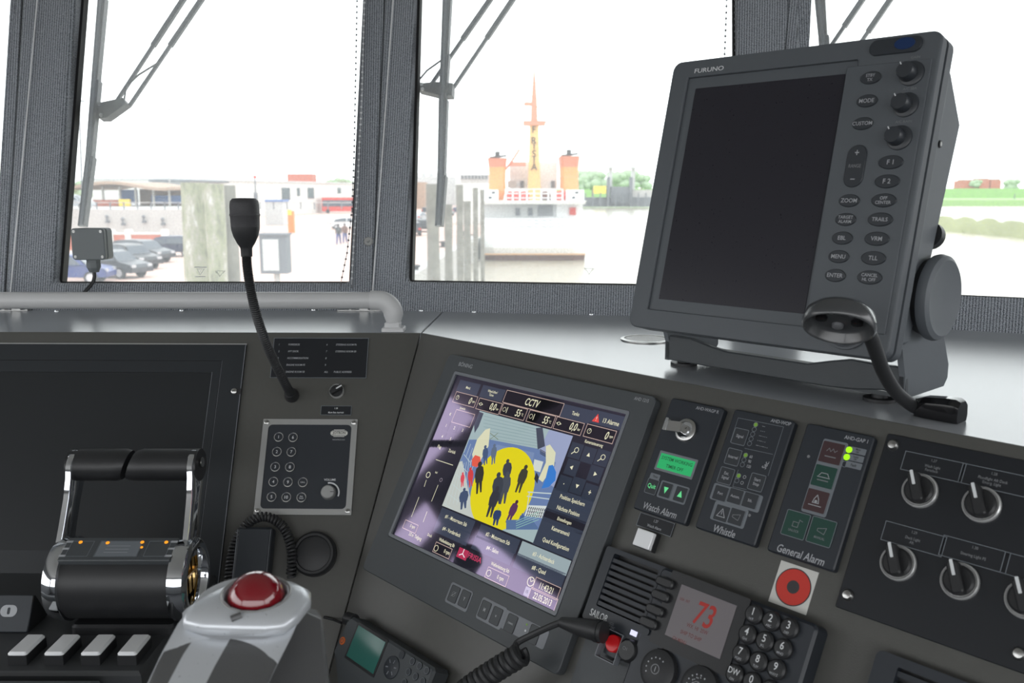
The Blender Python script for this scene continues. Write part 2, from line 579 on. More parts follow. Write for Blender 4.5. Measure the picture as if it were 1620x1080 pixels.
def hole(P, lb, lt, rb, rt, vb=None, vt=0.86):
    """opening from measured points on its left and right edges"""
    a = V(P.uv(*lb)); b = V(P.uv(*lt)); c = V(P.uv(*rb)); d = V(P.uv(*rt))
    vb0 = (a.y + c.y) / 2 if vb is None else vb
    def ext(p, q, v):
        t = (v - p.y) / (q.y - p.y); return (p.x + (q.x - p.x) * t, v)
    return [ext(a, b, vb0), ext(c, d, vb0), ext(c, d, vt), ext(a, b, vt)]
def glassy(n, P, hq):
    g = inset(hq, -0.012)
    mb = MB(); mb.prism(g, -0.046, -0.040, 'glass')
    w = mb.build('window_%d' % n, mtx=P.mtx(), smooth=0); tag(w, kind='structure')
    k = MB(); k.ring(inset(hq, -0.001), inset(hq, 0.005), -0.040, -0.022, 'gasket')
    k.build('gasket', w)
    return w
JZA = lambda z: joint(WZ, WA, z)
JAB = lambda z: joint(WA, WB, z)
JBC = lambda z: joint(WB, WC, z)
HA = hole(WA, (84, 447), (119, 0), (553, 445), (575, 0))
HB = hole(WB, (642, 444), (655, 0), (1168, 452), (1165, 0))
HC = hole(WC, (1262, 462), (1261, 0), (2300, 500), (2300, 0), vb=WC.uv(1560, 469)[1])
_z = hole(WZ, (-420, 447), (-420, 0), (-12, 440), (25, 0), vb=WZ.uv(-20, 447)[1])
HZ = _z
wall_ring('wall_front_left', WA, JZA, JAB, HA)
wall_ring('wall_front_centre', WB, JAB, JBC, HB)
JCe = lambda z: WC.O + WC.w * 1.55 + WC.u * ((z - SHZ) / WC.u.z)
JZe = lambda z: WZ.O + WZ.w * -1.38 + WZ.u * ((z - SHZ) / WZ.u.z)
def clampu(hq, lo, hi): return [(min(max(x, lo), hi), y) for x, y in hq]
HC = clampu(HC, -9, 1.45); HZ = clampu(HZ, -1.28, 9)
wall_ring('wall_front_right', WC, JBC, JCe, HC)
wall_ring('wall_front_far_left', WZ, JZe, JZA, HZ)
w1 = glassy(1, WZ, HZ); w2 = glassy(2, WA, HA); w3 = glassy(3, WB, HB); w4 = glassy(4, WC, HC)
def etched(w, P, x, y, s=0.011, bar=True, dots=False):
    u, v = P.uv(x, y, -0.039)
    mb = MB(); mb.line([(u - s*.6, v + s*.5), (u + s*.6, v + s*.5), (u, v - s*.5)], 0.0008, -0.0392, 'dimgrey' if dots else 'white', True)
    mb.text('14', u, v + s*.17, -0.0392, 0.0035, 'dimgrey' if dots else 'white')
    if bar:
        mb.line([(u - s*.95, v + s*.8), (u + s*.95, v + s*.8)], 0.0018, -0.0392, 'white')
        mb.line([(u - s*.8, v - s*.8), (u + s*.8, v - s*.8)], 0.0014, -0.0392, 'white')
    else:
        for k in (-1, 1):
            mb.line([(u + k*s*.8, v + s*.5), (u + k*s*.55, v + s*.1)], 0.0008, -0.0392, 'dimgrey')
    mb.build('etched_mark', w)
etched(w2, WA, 317, 430); etched(w2, WA, 348, 433, bar=False); etched(w3, WB, 932, 429, bar=False, dots=True)

c = MB(); c.box(-2.4, -1.9, ZC, 2.6, 2.2, ZC + 0.05, 'ceiling'); tag(c.build('ceiling', smooth=0), kind='structure')
c = MB(); c.box(-2.4, -1.9, -0.05, 2.6, 1.75, 0.0, 'floor'); tag(c.build('floor', smooth=0), kind='structure')
def sidewall(name, p, q):
    # low wall, window band, header
    p = V(p); q = V(q); d = (q - p); L = d.length; d.normalize()
    P = Plane(V((p.x, p.y, 0)), d, (0, 0, 1))
    mb = MB()
    if name == 'wall_left':           # two side windows with a broad post between them
        k = L - (q.y - 1.42); k2 = L - (q.y - 1.30)
        mb.ring([(0, 0), (k2 + .06, 0), (k2 + .06, ZC), (0, ZC)], [(0.06, 0.95), (k2, 0.95), (k2, 1.745), (0.06, 1.765)], -0.05, 0, 'wallpanel')
        mb.ring([(k2 + .06, 0), (L, 0), (L, ZC), (k2 + .06, ZC)], [(k, 0.95), (L - .004, 0.95), (L - .004, 1.70), (k, 1.66)], -0.05, 0, 'wallpanel')
    else:
        mb.ring([(0, 0), (L, 0), (L, ZC), (0, ZC)], [(0.06, 0.95), (L - 0.06, 0.95), (L - 0.06, 1.98), (0.06, 1.98)], -0.05, 0, 'wallpanel')
    tag(mb.build(name, mtx=P.mtx(), smooth=0), kind='structure')
sidewall('wall_back', (2.5, -1.8, 0), (-2.3, -1.8, 0))
e = JCe(SHZ); sidewall('wall_right', (2.5, e.y + 0.05, 0), (2.5, -1.8, 0))
e2 = JZe(SHZ); sidewall('wall_left', (-2.3, -1.8, 0), (-2.3, e2.y + 0.05, 0))
for a, b in (((e.x, e.y), (2.5, e.y + .05)), ((-2.3, e2.y + .05), (e2.x, e2.y))):
    mb = MB(); mb.prism([(a[0], a[1]), (b[0], b[1]), (b[0], b[1] + .05), (a[0], a[1] + .05)], 0, ZC, 'ceiling')
    tag(mb.build('wall_front_end', smooth=0), kind='structure')
pl = [JZe(0.3), JZA(SHZ), JAB(SHZ), JBC(SHZ), JCe(SHZ)]
for a, b in zip(pl[:-1], pl[1:]):
    dd = V((b.x - a.x, b.y - a.y)).normalized(); nn = V((-dd.y, dd.x)) * 0.04
    mb = MB(); mb.prism([(a.x + nn.x*.1, a.y + nn.y*.1), (b.x + nn.x*.1, b.y + nn.y*.1), (b.x + nn.x, b.y + nn.y), (a.x + nn.x, a.y + nn.y)], 0, SHZ - 0.03, 'ceiling')
    tag(mb.build('wall_front_base', smooth=0), kind='structure')

# ================================================================== CONSOLE
Lh = LEFT.w; VT = (SHZ - LEFT.O.z) / LEFT.u.z; VTM = (SHZ - MID.O.z) / MID.u.z
sd = MID.n.cross(LEFT.n).normalized()
if sd.z < 0: sd = -sd
seam0 = MID.hit(615, 715)
def seam(z): return seam0 + sd * ((z - seam0.z) / sd.z)
CM = Matrix.Translation((0, 1.2, 0))
g = 0.0008
def hang(o, t):
    o.parent = t; o.matrix_parent_inverse = t.matrix_world.inverted(); return o
cl = thing('left_console', 'dark grey steel console slope across the left below the handrail, with its desk', 'console', Matrix.Translation((-.9, 1.2, 0)))
cr_ = thing('angled_console', 'dark grey steel console slope running towards the lower right below the radar', 'console', Matrix.Translation((0.3, .9, 0)))
cl.name = 'bridge_console'; cr_.name = 'bridge_console'
def pan(P, pts, name, t):
    mb = MB(); mb.prism(pts, -0.02, 0.0, 'console', 0.0008)
    return hang(mb.build(name, mtx=P.mtx(), smooth=30), t)
DZ = 0.84
st = LEFT.loc(seam(SHZ)); sb = LEFT.loc(seam(0.55))
pan(LEFT, [(-1.6, st.y), (st.x - g, st.y), (sb.x - g, sb.y), (-1.6, sb.y)], 'front_panel', cl)
st = MID.loc(seam(SHZ)); sb = MID.loc(seam(0.55))
pan(MID, [(st.x + g, st.y), (1.25, st.y), (1.25, sb.y), (sb.x + g, sb.y)], 'front_panel', cr_)
def top(pts, lb):
    mb = MB(); mb.prism([(p.x, p.y) for p in pts], SHZ - 0.024, SHZ - 0.0004, 'counter', 0.0012)
    tag(mb.build('worktop', smooth=30), lb, 'worktop')
s0 = seam(SHZ); mz = SHELF.hit(702, 489)
lf = LEFT.O + LEFT.w * -1.6 + LEFT.u * VT
mzy = JAB(SHZ).y - (mz.x - JAB(SHZ).x) * 0.17
top([lf, s0 - V((g, 0, 0)), V((mz.x - g, mzy, 0)), JAB(SHZ), JZA(SHZ), JZe(SHZ)], 'glossy dark worktop behind the handrail, left of the mitre joint')
rf = MID.O + MID.w * 1.25 + MID.u * VTM
top([s0 + V((g, 0, 0)), rf, V((2.2, 0.9, 0)), JCe(SHZ), JBC(SHZ), V((mz.x + g, mzy, 0))], 'glossy dark worktop under the radar display, right of the mitre joint')
b1 = seam(0.55)
lf2 = LEFT.O + LEFT.w * -1.6 + LEFT.u * ((0.55 - LEFT.O.z) / LEFT.u.z); rf2 = MID.O + MID.w * 1.25 + MID.u * ((0.55 - MID.O.z) / MID.u.z)
mb = MB(); mb.prism([(lf2.x, lf2.y + .04), (b1.x, b1.y + .04), (b1.x, 1.4), (lf2.x, 1.4)], 0.0, 0.56, 'console'); hang(mb.build('cabinet_base', smooth=0), cl)
mb = MB(); mb.prism([(b1.x + .01, b1.y + .04), (rf2.x, rf2.y + .06), (rf2.x + .3, rf2.y + .3), (b1.x + .01, 1.3)], 0.0, 0.56, 'console'); hang(mb.build('cabinet_base', smooth=0), cr_)
mb = MB(); mb.prism([(-1.55, 0.90), (-0.40, 0.90), (-0.40, 1.165), (-1.55, 1.165)], 0.60, DZ, 'desk', 0.004); hang(mb.build('desk_ledge', smooth=30), cl)
mb = MB()
mb.loft([[V((x, 0.858 + 0.042 * math.cos(2*math.pi*i/16), DZ - 0.028 + 0.036 * math.sin(2*math.pi*i/16))) for i in range(16)] for x in (-1.5, -.47, -.44)], 'pad')
tag(mb.build('arm_pad', smooth=60), 'long rounded grey arm pad along the front edge of the desk', 'pad')

# chrome dome screws along the back of the worktop
for x, y in ((92, 492), (289, 491), (497, 490), (667, 491), (750, 493), (935, 497), (1603, 524)):
    p = SHELF.hit(x, y)
    mb = MB(); mb.lathe([(0.0045, 0), (0.0045, 0.0008), (0.0036, 0.003), (0.0015, 0.0042)], 'chrome', (0, 0, 0))
    nm = {92: 'just right of the far left post', 289: 'behind the handrail, left of the microphone', 497: 'behind the handrail, right of the microphone', 667: 'beside the handrail elbow', 750: 'just right of the worktop mitre', 935: 'left of the radar display', 1603: 'right of the radar display'}[x]
    o = mb.build('dome_screw', mtx=Matrix.Translation((p.x, p.y - .004, SHZ)))
    tag(o, 'chrome dome screw at the back of the worktop, ' + nm, 'screw', 'dome screws along the worktop')

# ------------------------------------------------------------------ handrail
RY = 1.345
def railp(x, y): return atY(x, y, RY)
zc = railp(300, 475).z
xe = railp(622, 475).x
r = 0.0127
rail = thing('hand_rail', 'thick grey horizontal handrail across the left worktop ending in an elbow', 'rail', Matrix.Translation((xe, RY, SHZ)))
mb = MB(); mb.tube([(-1.5 - xe, 0, zc - SHZ), (-0.032, 0, zc - SHZ)], r, 'railgrey', 24); mb.build('rail_tube', rail)
mb = MB()
pp = [(-0.034, 0, zc - SHZ)] + [(-0.022 + 0.022*math.sin(R(a)), 0, zc - SHZ - 0.022 + 0.022*math.cos(R(a))) for a in range(0, 91, 10)] + [(0, 0, 0.012)]
mb.tube(pp, [0.0148]*11 + [0.0105], 'railjoint', 24)
mb.build('elbow', rail)
mb = MB(); mb.rbox(0, 0, 0.034, 0.030, 0, 0.006, 'railjoint', 0.003, 0.0015); mb.rbox(-.001, 0, 0.024, 0.022, 0.006, 0.014, 'railjoint', 0.003, 0.002)
mb.build('foot', rail)
mb = MB(); mb.rbox(-1.25 , 0, 0.034, 0.030, 0, 0.006, 'railjoint', 0.003, 0.0015); mb.cyl((-1.25, 0, 0.004), 0.0105, zc - SHZ - 0.004, 'railjoint'); mb.build('foot', rail)

# filler posts added behind the frame joints to stop daylight leaking through
for nm, J, P in (('joint_filler_1', JZA, WA), ('joint_filler_2', JAB, WA), ('joint_filler_3', JBC, WC)):
    a = J(SHZ - 0.02); b = J(ZC); off = P.n * -0.034
    mb = MB(); mb.bar(a + off, b + off, 0.05, 0.05, 'carpet', (0, 1, 0)); tag(mb.build(nm, smooth=0), kind='structure')
# blind wires with their brackets, bead chains, rail of the blind
def guide(name, label, P, top_, bot, r, m, h=0.004, cat='wire'):
    a = P.hit(*bot, h); b = P.hit(*top_, h); d = (b - a).normalized()
    b = a + d * ((ZC - a.z) / d.z)
    base = a - d * ((a.z - SHZ) / d.z) * 1.0 if a.z > SHZ else a
    mb = MB(); mb.tube([base - base, b - base], r, m, 8)
    o = mb.build(name, mtx=Matrix.Translation(base)); tag(o, label, cat, 'blind guide wires beside the posts')
    return base
gb1 = guide('blind_guide_wire', 'thin bright steel guide wire running up the far left carpeted post', WA, (59, 0), (26, 360), 0.0014, 'wire')
gb2 = guide('blind_guide_wire', 'thin bright steel guide wire running up the middle carpeted post', WB, (622, 0), (591, 440), 0.0014, 'wire')
for (x, y), lb in (((24, 491), 'at the foot of the far left post'), ((572, 491), 'at the foot of the middle post')):
    p = SHELF.hit(x, y)
    t = thing('wire_bracket', 'small steel angle bracket ' + lb, 'bracket', Matrix.Translation((p.x, p.y, SHZ)), 'brackets of the blind wires')
    mb = MB(); mb.rbox(0, 0, 0.085 if x > 100 else 0.05, 0.012, 0, 0.0016, 'steel', 0.002); mb.build('base_plate', t)
    mb = MB(); mb.box(-0.003, -0.006, 0.0016, 0.012, -0.0045, 0.014, 'steel'); mb.build('upright_tab', t)
    for sx in (-1, 1):
        mb = MB(); mb.lathe([(0.003, 0), (0.003, 0.001), (0.0015, 0.002)], 'steel', (sx*0.02, 0, 0.0016)); mb.build('screw', t)
def beads(label, P, pts, h, m='chain'):
    w = [P.hit(x, y, h) for x, y in pts]
    L = []
    for a, b in zip(w[:-1], w[1:]):
        n = max(2, int((b - a).length / 0.0105))
        L += [a.lerp(b, i / n) for i in range(n)]
    base = w[-1]
    mb = MB(); mb.tube([p - base for p in w], 0.0005, m, 5)
    for p in L: mb.ball(p - base, 0.0019, m, 8, 6)
    tag(mb.build('bead_chain', mtx=Matrix.Translation(base)), label, 'chain', 'bead pull chains of the blinds')
beads('dark bead pull chain hanging free left of the middle post, bent at its foot', WA, [(566, -60), (563, 100), (560, 250), (557, 330), (549, 400), (537, 458)], 0.03)
beads('pale bead pull chain hanging close against the left edge of the middle post', WA, [(579, -60), (575, 60), (572, 160), (566, 290), (560, 380), (556, 450)], 0.022, 'wire')
beads('bead pull chain hanging in the middle window just left of the right post', WB, [(1151, -60), (1149, 20), (1146, 95)], 0.02)
beads('bead pull chain hanging along the left edge of the right post', WB, [(1163, -60), (1163, 20), (1164, 100)], 0.014)
mb = MB(); a = WA.hit(557, 455, 0.012); b = WA.hit(577, 0, 0.012); d = (b - a).normalized()
mb.bar((0, 0, 0), d * 1.0, 0.0045, 0.006, 'rim', (0, 1, 0)); tag(mb.build('blind_side_rail', mtx=Matrix.Translation(a)), 'slim grey blind rail along the left edge of the middle post', 'rail')
# button on the middle post
p = WA.sub(583, 382, 0.0)
mb = MB(); mb.lathe([(0.0085, 0), (0.0085, 0.002), (0.007, 0.0035), (0.003, 0.0035), (0.002, 0.007)], 'alu')
tag(mb.build('wall_button', mtx=p.mtx()), 'small round pale knob on the carpet of the middle post', 'knob')

# junction box at the lower left of the second window
p = WA.sub(149, 385, 0.02)
T = Plane(p.O - V((0, 0.02, 0)), (1, 0, 0), (0, 0, 1))
jb = thing('junction_box', 'small square grey junction box with a cable gland in the left window', 'box', T.mtx())
mb = MB(); mb.rbox(0.002, 0, 0.056, 0.055, -0.026, -0.006, 'box', 0.006, 0.001); mb.build('body', jb)
mb = MB(); mb.rbox(0, 0, 0.058, 0.055, -0.006, 0.004, 'box', 0.006, 0.0015); mb.build('lid', jb)
for sx in (-1, 1):
    for sy in (-1, 1):
        mb = MB(); mb.cyl((sx*.0235, sy*.022, 0.004), 0.0024, 0.0005, 'steel', seg=12); mb.line([(sx*.0235-.0017, sy*.022), (sx*.0235+.0017, sy*.022)], 0.0006, 0.0047, 'black'); mb.build('screw', jb)
mb = MB(); mb.cyl((0.0, -0.027, -0.012), 0.0115, 0.006, 'box', (0, -1, 0), 6); mb.cyl((0, -0.033, -0.012), 0.0125, 0.009, 'box', (0, -1, 0), 8); mb.cyl((0, -0.042, -0.012), 0.0110, 0.008, 'box', (0, -1, 0), 16, r2=0.008); mb.build('cable_gland', jb)
mb = MB(); mb.tube([(0, -0.048, -0.012), (0, -0.058, -0.012), (-0.002, -0.066, -0.011), (-0.006, -0.074, -0.006), (-0.014, -0.084, 0.0), (-0.020, -0.094, 0.001), (-0.024, -0.104, -0.004)], 0.0032, 'black'); mb.build('cable', jb)

# ------------------------------------------------------------------ windscreen wipers (outside the glass)
def wiper(label, P, blade, arms, bracket, hose=None):
    H = -0.085
    q = lambda x, y, h=H: P.uv(x, y, h) + (h,)
    o = P.sub(*bracket[0], H)
    L = lambda x, y, h=0.0: (lambda w: (w.x, w.y, w.z))(o.loc(P.hit(x, y, H) ) + V((0, 0, h)))
    t = thing('wiper', label, 'wiper', o.mtx(), 'windscreen wipers outside the glass')
    pts = [V(L(*b)) for b in blade]
    d = (pts[0] - pts[1]).normalized(); pts = [pts[0] + d * 0.25] + pts
    mb = MB()
    for a, b in zip(pts[:-1], pts[1:]):
        mb.bar(a, b, 0.015, 0.010, 'wiper', (0, 0, 1)); mb.bar(a + V((0, 0, .006)), b + V((0, 0, .006)), 0.005, 0.004, 'rim', (0, 0, 1))
    mb.build('blade', t)
    mb = MB()
    for a, b in zip(pts[:-1], pts[1:]):
        mb.bar(a + V((0.009, 0, 0.004)), b + V((0.006, 0, 0.004)), 0.0035, 0.016, 'wiper_dark', (0, 0, 1))
    n = 26
    a, b = pts[0], pts[-1]
    mb.build('blade_holder', t)
    for ar in arms:
        a, b = V(L(*ar[0], -0.012)), V(L(*ar[1], -0.012))
        ex = a + (a - b).normalized() * 0.22
        mb = MB(); mb.bar(ex, b, 0.006, 0.006, 'wiper'); mid_ = a.lerp(b, 0.42); mb.bar(ex, mid_, 0.009, 0.008, 'wiper'); mb.build('arm', t)
    b = [V(L(*p_)) for p_ in bracket]
    mb = MB(); mb.prism([(v.x, v.y) for v in b], -0.016, 0.006, 'wiper_dark', 0.001)
    mb.build('bracket', t)
    for k in (0, -1):
        c_ = b[k].lerp(sum(b, V((0, 0, 0))) / len(b), 0.25)
        mb = MB(); mb.cyl((c_.x, c_.y, 0.006), 0.0035, 0.003, 'steel', seg=8); mb.build('bolt', t)
    if hose:
        mb = MB(); mb.tube([V(L(*p_, -0.004)) for p_ in hose], 0.0018, 'wiper_dark', 6); mb.build('washer_hose', t)
    return t
wiper('grey windscreen wiper hanging outside the left window', WA, [(162, 0), (152, 130), (143, 250), (131, 358)], [((283, 0), (175, 165)), ((312, 0), (200, 165))], [(154, 165), (196, 156), (202, 165), (170, 188), (158, 188)], [(247, 99), (218, 117), (198, 136), (195, 158)])
wiper('grey windscreen wiper hanging outside the middle window', WB, [(707, 0), (704, 90), (701, 160), (699, 280), (695, 358)], [((770, 0), (674, 138)), ((806, 0), (716, 134))], [(661, 134), (690, 131), (717, 133), (716, 152), (700, 153), (663, 144)], [(700, 92), (675, 110), (663, 124), (661, 138)])
wiper('grey windscreen wiper seen above the radar display in the right window', WC, [(1296, 0), (1302, 60), (1306, 120), (1310, 300)], [((1360, 0), (1300, 88)), ((1404, 0), (1330, 108))], [(1285, 92), (1340, 90), (1342, 106), (1286, 108)])

# ================================================================== INSTRUMENTS ON THE LEFT SLOPE
def screwhead(mb, x, y, z, r, m='steel'):
    mb.lathe([(r, 0), (r, r*.35), (r*.6, r*.6)], m, (x, y, z), seg=14)
    mb.line([(x - r*.5, y - r*.15), (x + r*.5, y + r*.15)], r*.25, z + r*.62, 'black')
def cross_screw(par, x, y, z, r, m='steel'):
    mb = MB(); screwhead(mb, x, y, z, r, m); return mb.build('screw', par)

# large unlit monitor
T = LEFT.sub(391, 545)
mon = thing('flush_monitor', 'wide unlit black monitor set flush in the left console slope behind the throttle', 'monitor', T.mtx())
w = 0.62; x0, y0 = -w/2, 0
hgt = -T.uv(340, 926)[1]
cx, cy = -w/2, -hgt/2
sx1, sy1 = T.uv(352, 572); sx2, sy2 = T.uv(337, 590)
mb = MB(); mb.ring(rrect(cx, cy, w, hgt, .004), rrect((-w + .02 + sx2)/2, (sy2 - hgt + .045)/2, sx2 + w - .02, sy2 + hgt - .045, .0015), 0.0, 0.004, 'monitor_dark')
mb.build('bezel', mon)
mb = MB(); mb.line([(-w, -0.0006), (0, -0.0006)], 0.0018, 0.0043, 'alu'); mb.line([(-.0006, 0), (-.0006, -hgt)], 0.0010, 0.0043, 'rim'); mb.line([(-w, sy1), (sx1, sy1), (sx1, -hgt + .03)], 0.0006, 0.0042, 'blackgloss'); mb.line([(sx1 + .0008, sy1), (sx1 + .0008, -hgt + .03)], 0.0004, 0.00425, 'rim'); mb.line([(sx2, sy2), (sx2, -hgt + .045)], 0.0006, 0.0042, 'rim'); mb.build('trim_line', mon)
mb = MB(); mb.rbox((-w + .02 + sx2)/2, (sy2 - hgt + .045)/2, sx2 + w - .02, sy2 + hgt - .045, 0.0, 0.0022, 'dark_screen'); mb.build('screen', mon)
u, v = T.uv(372, 620)
mb = MB(); mb.rbox(u + .004, v, 0.013, 0.010, 0.004, 0.0048, 'black', 0.004); mb.build('screw_recess', mon)
cross_screw(mon, u, v, 0.0048, 0.0042)

# microphone directory plate
T = LEFT.sub(506, 567)
cx, cy, w, h = prect(T, [(434.7, 535), (584.6, 535), (578.9, 599), (427, 597.5)])
pl_ = thing('directory_plate', 'engraved black plate listing decks and engine rooms below the handrail', 'plate', T.mtx())
mb = MB(); mb.rbox(cx, cy, w, h, 0, 0.0016, 'plate', 0.0005); mb.frame(cx, cy, w, h, 0.0008, 0.0016, 0.0018, 'outline'); mb.build('plate', pl_)
mb = MB()
rows = [("1", "FOREDECK", "6", "STEERING ROOM PS"), ("2", "AFT DECK", "7", "STEERING ROOM SB"), ("3", "ACCOMMODATION", "8", ""), ("4", "ENGINE ROOM PS", "9", ""), ("5", "ENGINE ROOM SB", "ALL", "PUBLIC ADDRESS")]
for i, rw in enumerate(rows):
    yy = cy + h/2 - h*(0.17 + 0.17*i)
    for s_, xx in zip(rw, (-.44, -.34, .06, .16)):
        if s_: mb.text(s_, cx + w*xx, yy, 0.0019, 0.0040, 'grey', 0.85, 'L', shear=0.12)
mb.build('lettering', pl_)

def rotary(par, T, px, py, r, ang, hh=0.016, tail=False, part=True, z0=0.0):
    """selector switch: metal ring, black grip and a white pointer turned to ang"""
    u, v = T.uv(px, py)
    if part:
        m = Matrix.Translation((u, v, z0)); sw = bpy.data.objects.new('rotary_switch', None); COL.objects.link(sw); sw.parent = par; sw.matrix_local = m
    else: sw = par; 
    ox, oy = (0, 0)
    mb = MB(); mb.lathe([(r, 0), (r, 0.003), (r*.93, 0.0042), (r*.84, 0.003)], 'ringalu', (ox, oy, 0), seg=32); mb.build('ring', sw)
    a = R(ang); c_, s_ = math.cos(a), math.sin(a)
    def rot(p): return (p[0]*c_ - p[1]*s_, p[0]*s_ + p[1]*c_)
    mb = MB(); mb.lathe([(r*.82, 0), (r*.82, hh*.35), (r*.7, hh*.45)], 'black', (0, 0, 0), seg=28)
    mb.prism([rot(p) for p in rrect(r*.05, 0, r*1.75, r*.62, r*.2)], hh*.4, hh, 'black', r*.08); mb.build('grip', sw)
    mb = MB(); mb.prism([rot(p) for p in rrect(r*.55, 0, r*.85, r*.17, 0.0005)], hh, hh + .0008, 'white'); mb.build('pointer', sw)
    return sw
T = LEFT.sub(533, 619)
sw = thing('rotary_switch', 'small black selector switch with a white pointer below the directory plate', 'switch', T.mtx())
rotary(sw, T, 533, 619, 0.0108, 33, 0.012, part=False)
T = LEFT.sub(532, 649)
cx, cy, w, h = prect(T, [(508.5, 642), (557, 642), (555.5, 657), (507, 656.5)])
np_ = thing('name_plate', 'tiny engraved black plate under the small selector switch', 'plate', T.mtx())
mb = MB(); mb.rbox(cx, cy, w, h, 0, 0.0012, 'plate'); mb.frame(cx, cy, w, h, 0.0006, 0.0012, 0.0014, 'outline'); mb.build('plate', np_)
mb = MB(); mb.text('1.38', cx, cy + h*.22, 0.0015, 0.0036, 'white'); mb.text('Alarm Bats. Interlock', cx, cy - h*.22, 0.0015, 0.0036, 'white', 0.72); mb.build('lettering', np_)

# intercom panel
T = LEFT.sub(486, 739)
cx, cy, w, h = prect(T, [(419, 662.7), (567.7, 664.4), (554.8, 816.6), (400.9, 812.3)])
ic = thing('intercom_panel', 'square intercom panel with an aluminium frame, numbered round keys and a volume knob', 'intercom', T.mtx())
t = 0.0082
mb = MB(); mb.ring(rrect(cx, cy, w, h, .0006, 5), rrect(cx, cy, w - 2*t, h - 2*t, .006, 5), 0, 0.003, 'alu'); mb.build('frame', ic)
mb = MB(); mb.rbox(cx, cy, w - 2*t, h - 2*t, 0, 0.0022, 'module', .006); mb.build('face_plate', ic)
for a, b in ((-1, 1), (1, 1), (1, -1), (-1, -1)): cross_screw(ic, cx + a*(w/2 - .0052), cy + b*(h/2 - .0052), 0.003, 0.0034, 'steel')
def c3(x, y): return (340 + x/3.483, 520 + y/3.483)
keys = [('1', 354, 598), ('6', 433, 600), ('2', 344, 679), ('7', 424, 680), ('3', 335, 762), ('8', 416, 763), ('4', 325, 844), ('9', 405, 846), ('CALL', 487, 847), ('5', 315, 927), ('10', 396, 929), ('ALL\nTALK', 479, 930)]
for s_, x, y in keys:
    u, v = T.uv(*c3(x, y))
    mb = MB(); mb.cyl((u, v, 0.0022), 0.0058, 0.0008, 'module', seg=20); mb.circ(u, v, 0.0068, 0.0031, 'rim', 26, 0.0056, (-60 + 0, 230)); mb.circ(u, v, 0.0068, 0.0031, 'stickerwhite', 26, 0.0057, (135, 460))
    big = len(s_) < 3
    mb.text(s_, u, v, 0.0032, 0.0062 if big else 0.0028, 'white', 1.0); mb.build('key', ic)
u, v = T.uv(*c3(630, 905))
mb = MB(); mb.lathe([(0.0102, 0), (0.0098, 0.008), (0.0085, 0.0095)], 'alu', (u, v, 0.0022), seg=30); mb.line([(u + .004, v), (u + .0085, v)], .0008, 0.0118, 'black'); mb.build('volume_knob', ic)
mb = MB(); mb.circ(u, v, 0.0150, 0.0024, 'white', 26, 0.0130, (-20, 100)); mb.text('VOLUME', u, v + 0.0185, 0.0024, 0.0042, 'white', 1.0)
mb.build('volume_lettering', ic); mb = MB()
u, v = T.uv(*c3(686, 577))
mb.text('JOTRON', u, v, 0.0027, 0.0052, 'black', 0.9); mb.text('PHONTECH 3101', u, v - .0095, 0.0024, 0.0026, 'grey', 0.9)
n = 24; 
for k in range(-3, 4):
    yy = k * 0.0016; xx = 0.0115 * math.sqrt(max(0, 1 - (yy/0.0062)**2)); mb.line([(u - xx, v + yy), (u + xx, v + yy)], 0.0010 if abs(k) > 1 else 0.0016, 0.00245, 'stickerwhite')
mb.build('lettering', ic)

# gooseneck microphone
T = LEFT
base = LEFT.hit(460, 624)
pts = [LEFT.hit(462, 626), at(452, 608, 1.262), at(434, 572, 1.215), at(418, 535, 1.175), at(405, 495, 1.15), at(396, 455, 1.135), at(391, 420, 1.13), at(390, 398, 1.13)]
def smooth(pts, n=8):
    out = []
    P = [pts[0]] + list(pts) + [pts[-1]]
    for i in range(1, len(P) - 2):
        for k in range(n):
            t = k / n; a, b, c, d = P[i-1], P[i], P[i+1], P[i+2]
            out.append(0.5*((2*b) + (c - a)*t + (2*a - 5*b + 4*c - d)*t*t + (3*b - a - 3*c + d)*t**3))
    out.append(P[-2]); return out
mic = thing('gooseneck_microphone', 'black gooseneck microphone with a round mesh head standing on the left console slope', 'microphone', LEFT.sub(462, 626).mtx())
B = mic.matrix_world.inverted()
sp_ = smooth(pts, 26)
L_ = [B @ p for p in sp_]
mb = MB(); mb.tube(L_, [0.0057 + (0.0007 if k % 2 else -0.0004) for k in range(len(L_))], 'blacksoft', 14); mb.build('gooseneck', mic)
mb = MB(); mb.lathe([(0.0105, 0), (0.0105, 0.004), (0.0085, 0.012), (0.0075, 0.016)], 'blacksoft', (0, 0, 0)); mb.build('socket', mic)
top_ = B @ at(390, 398, 1.13); up_ = (B @ (at(390, 398, 1.13) + V((0, 0, 1)))) - top_
mb = MB(); mb.lathe([(0.0070, -0.006), (0.0072, 0.004), (0.0080, 0.006), (0.0112, 0.011), (0.0150, 0.019), (0.0172, 0.027), (0.0176, 0.031)], 'blacksoft', top_, up_, 30); mb.build('lower_shell', mic)
mb = MB(); mb.lathe([(0.0176, 0.031), (0.0180, 0.044), (0.0186, 0.045), (0.0186, 0.0465), (0.0180, 0.0475)], 'mic', top_, up_, 36); mb.lathe([(0.0180, 0.0475), (0.0180, 0.058), (0.0170, 0.063), (0.0140, 0.066), (0.008, 0.0665), (0.0001, 0.0667)], 'mic', top_, up_, 36); mb.build('mesh_head', mic)

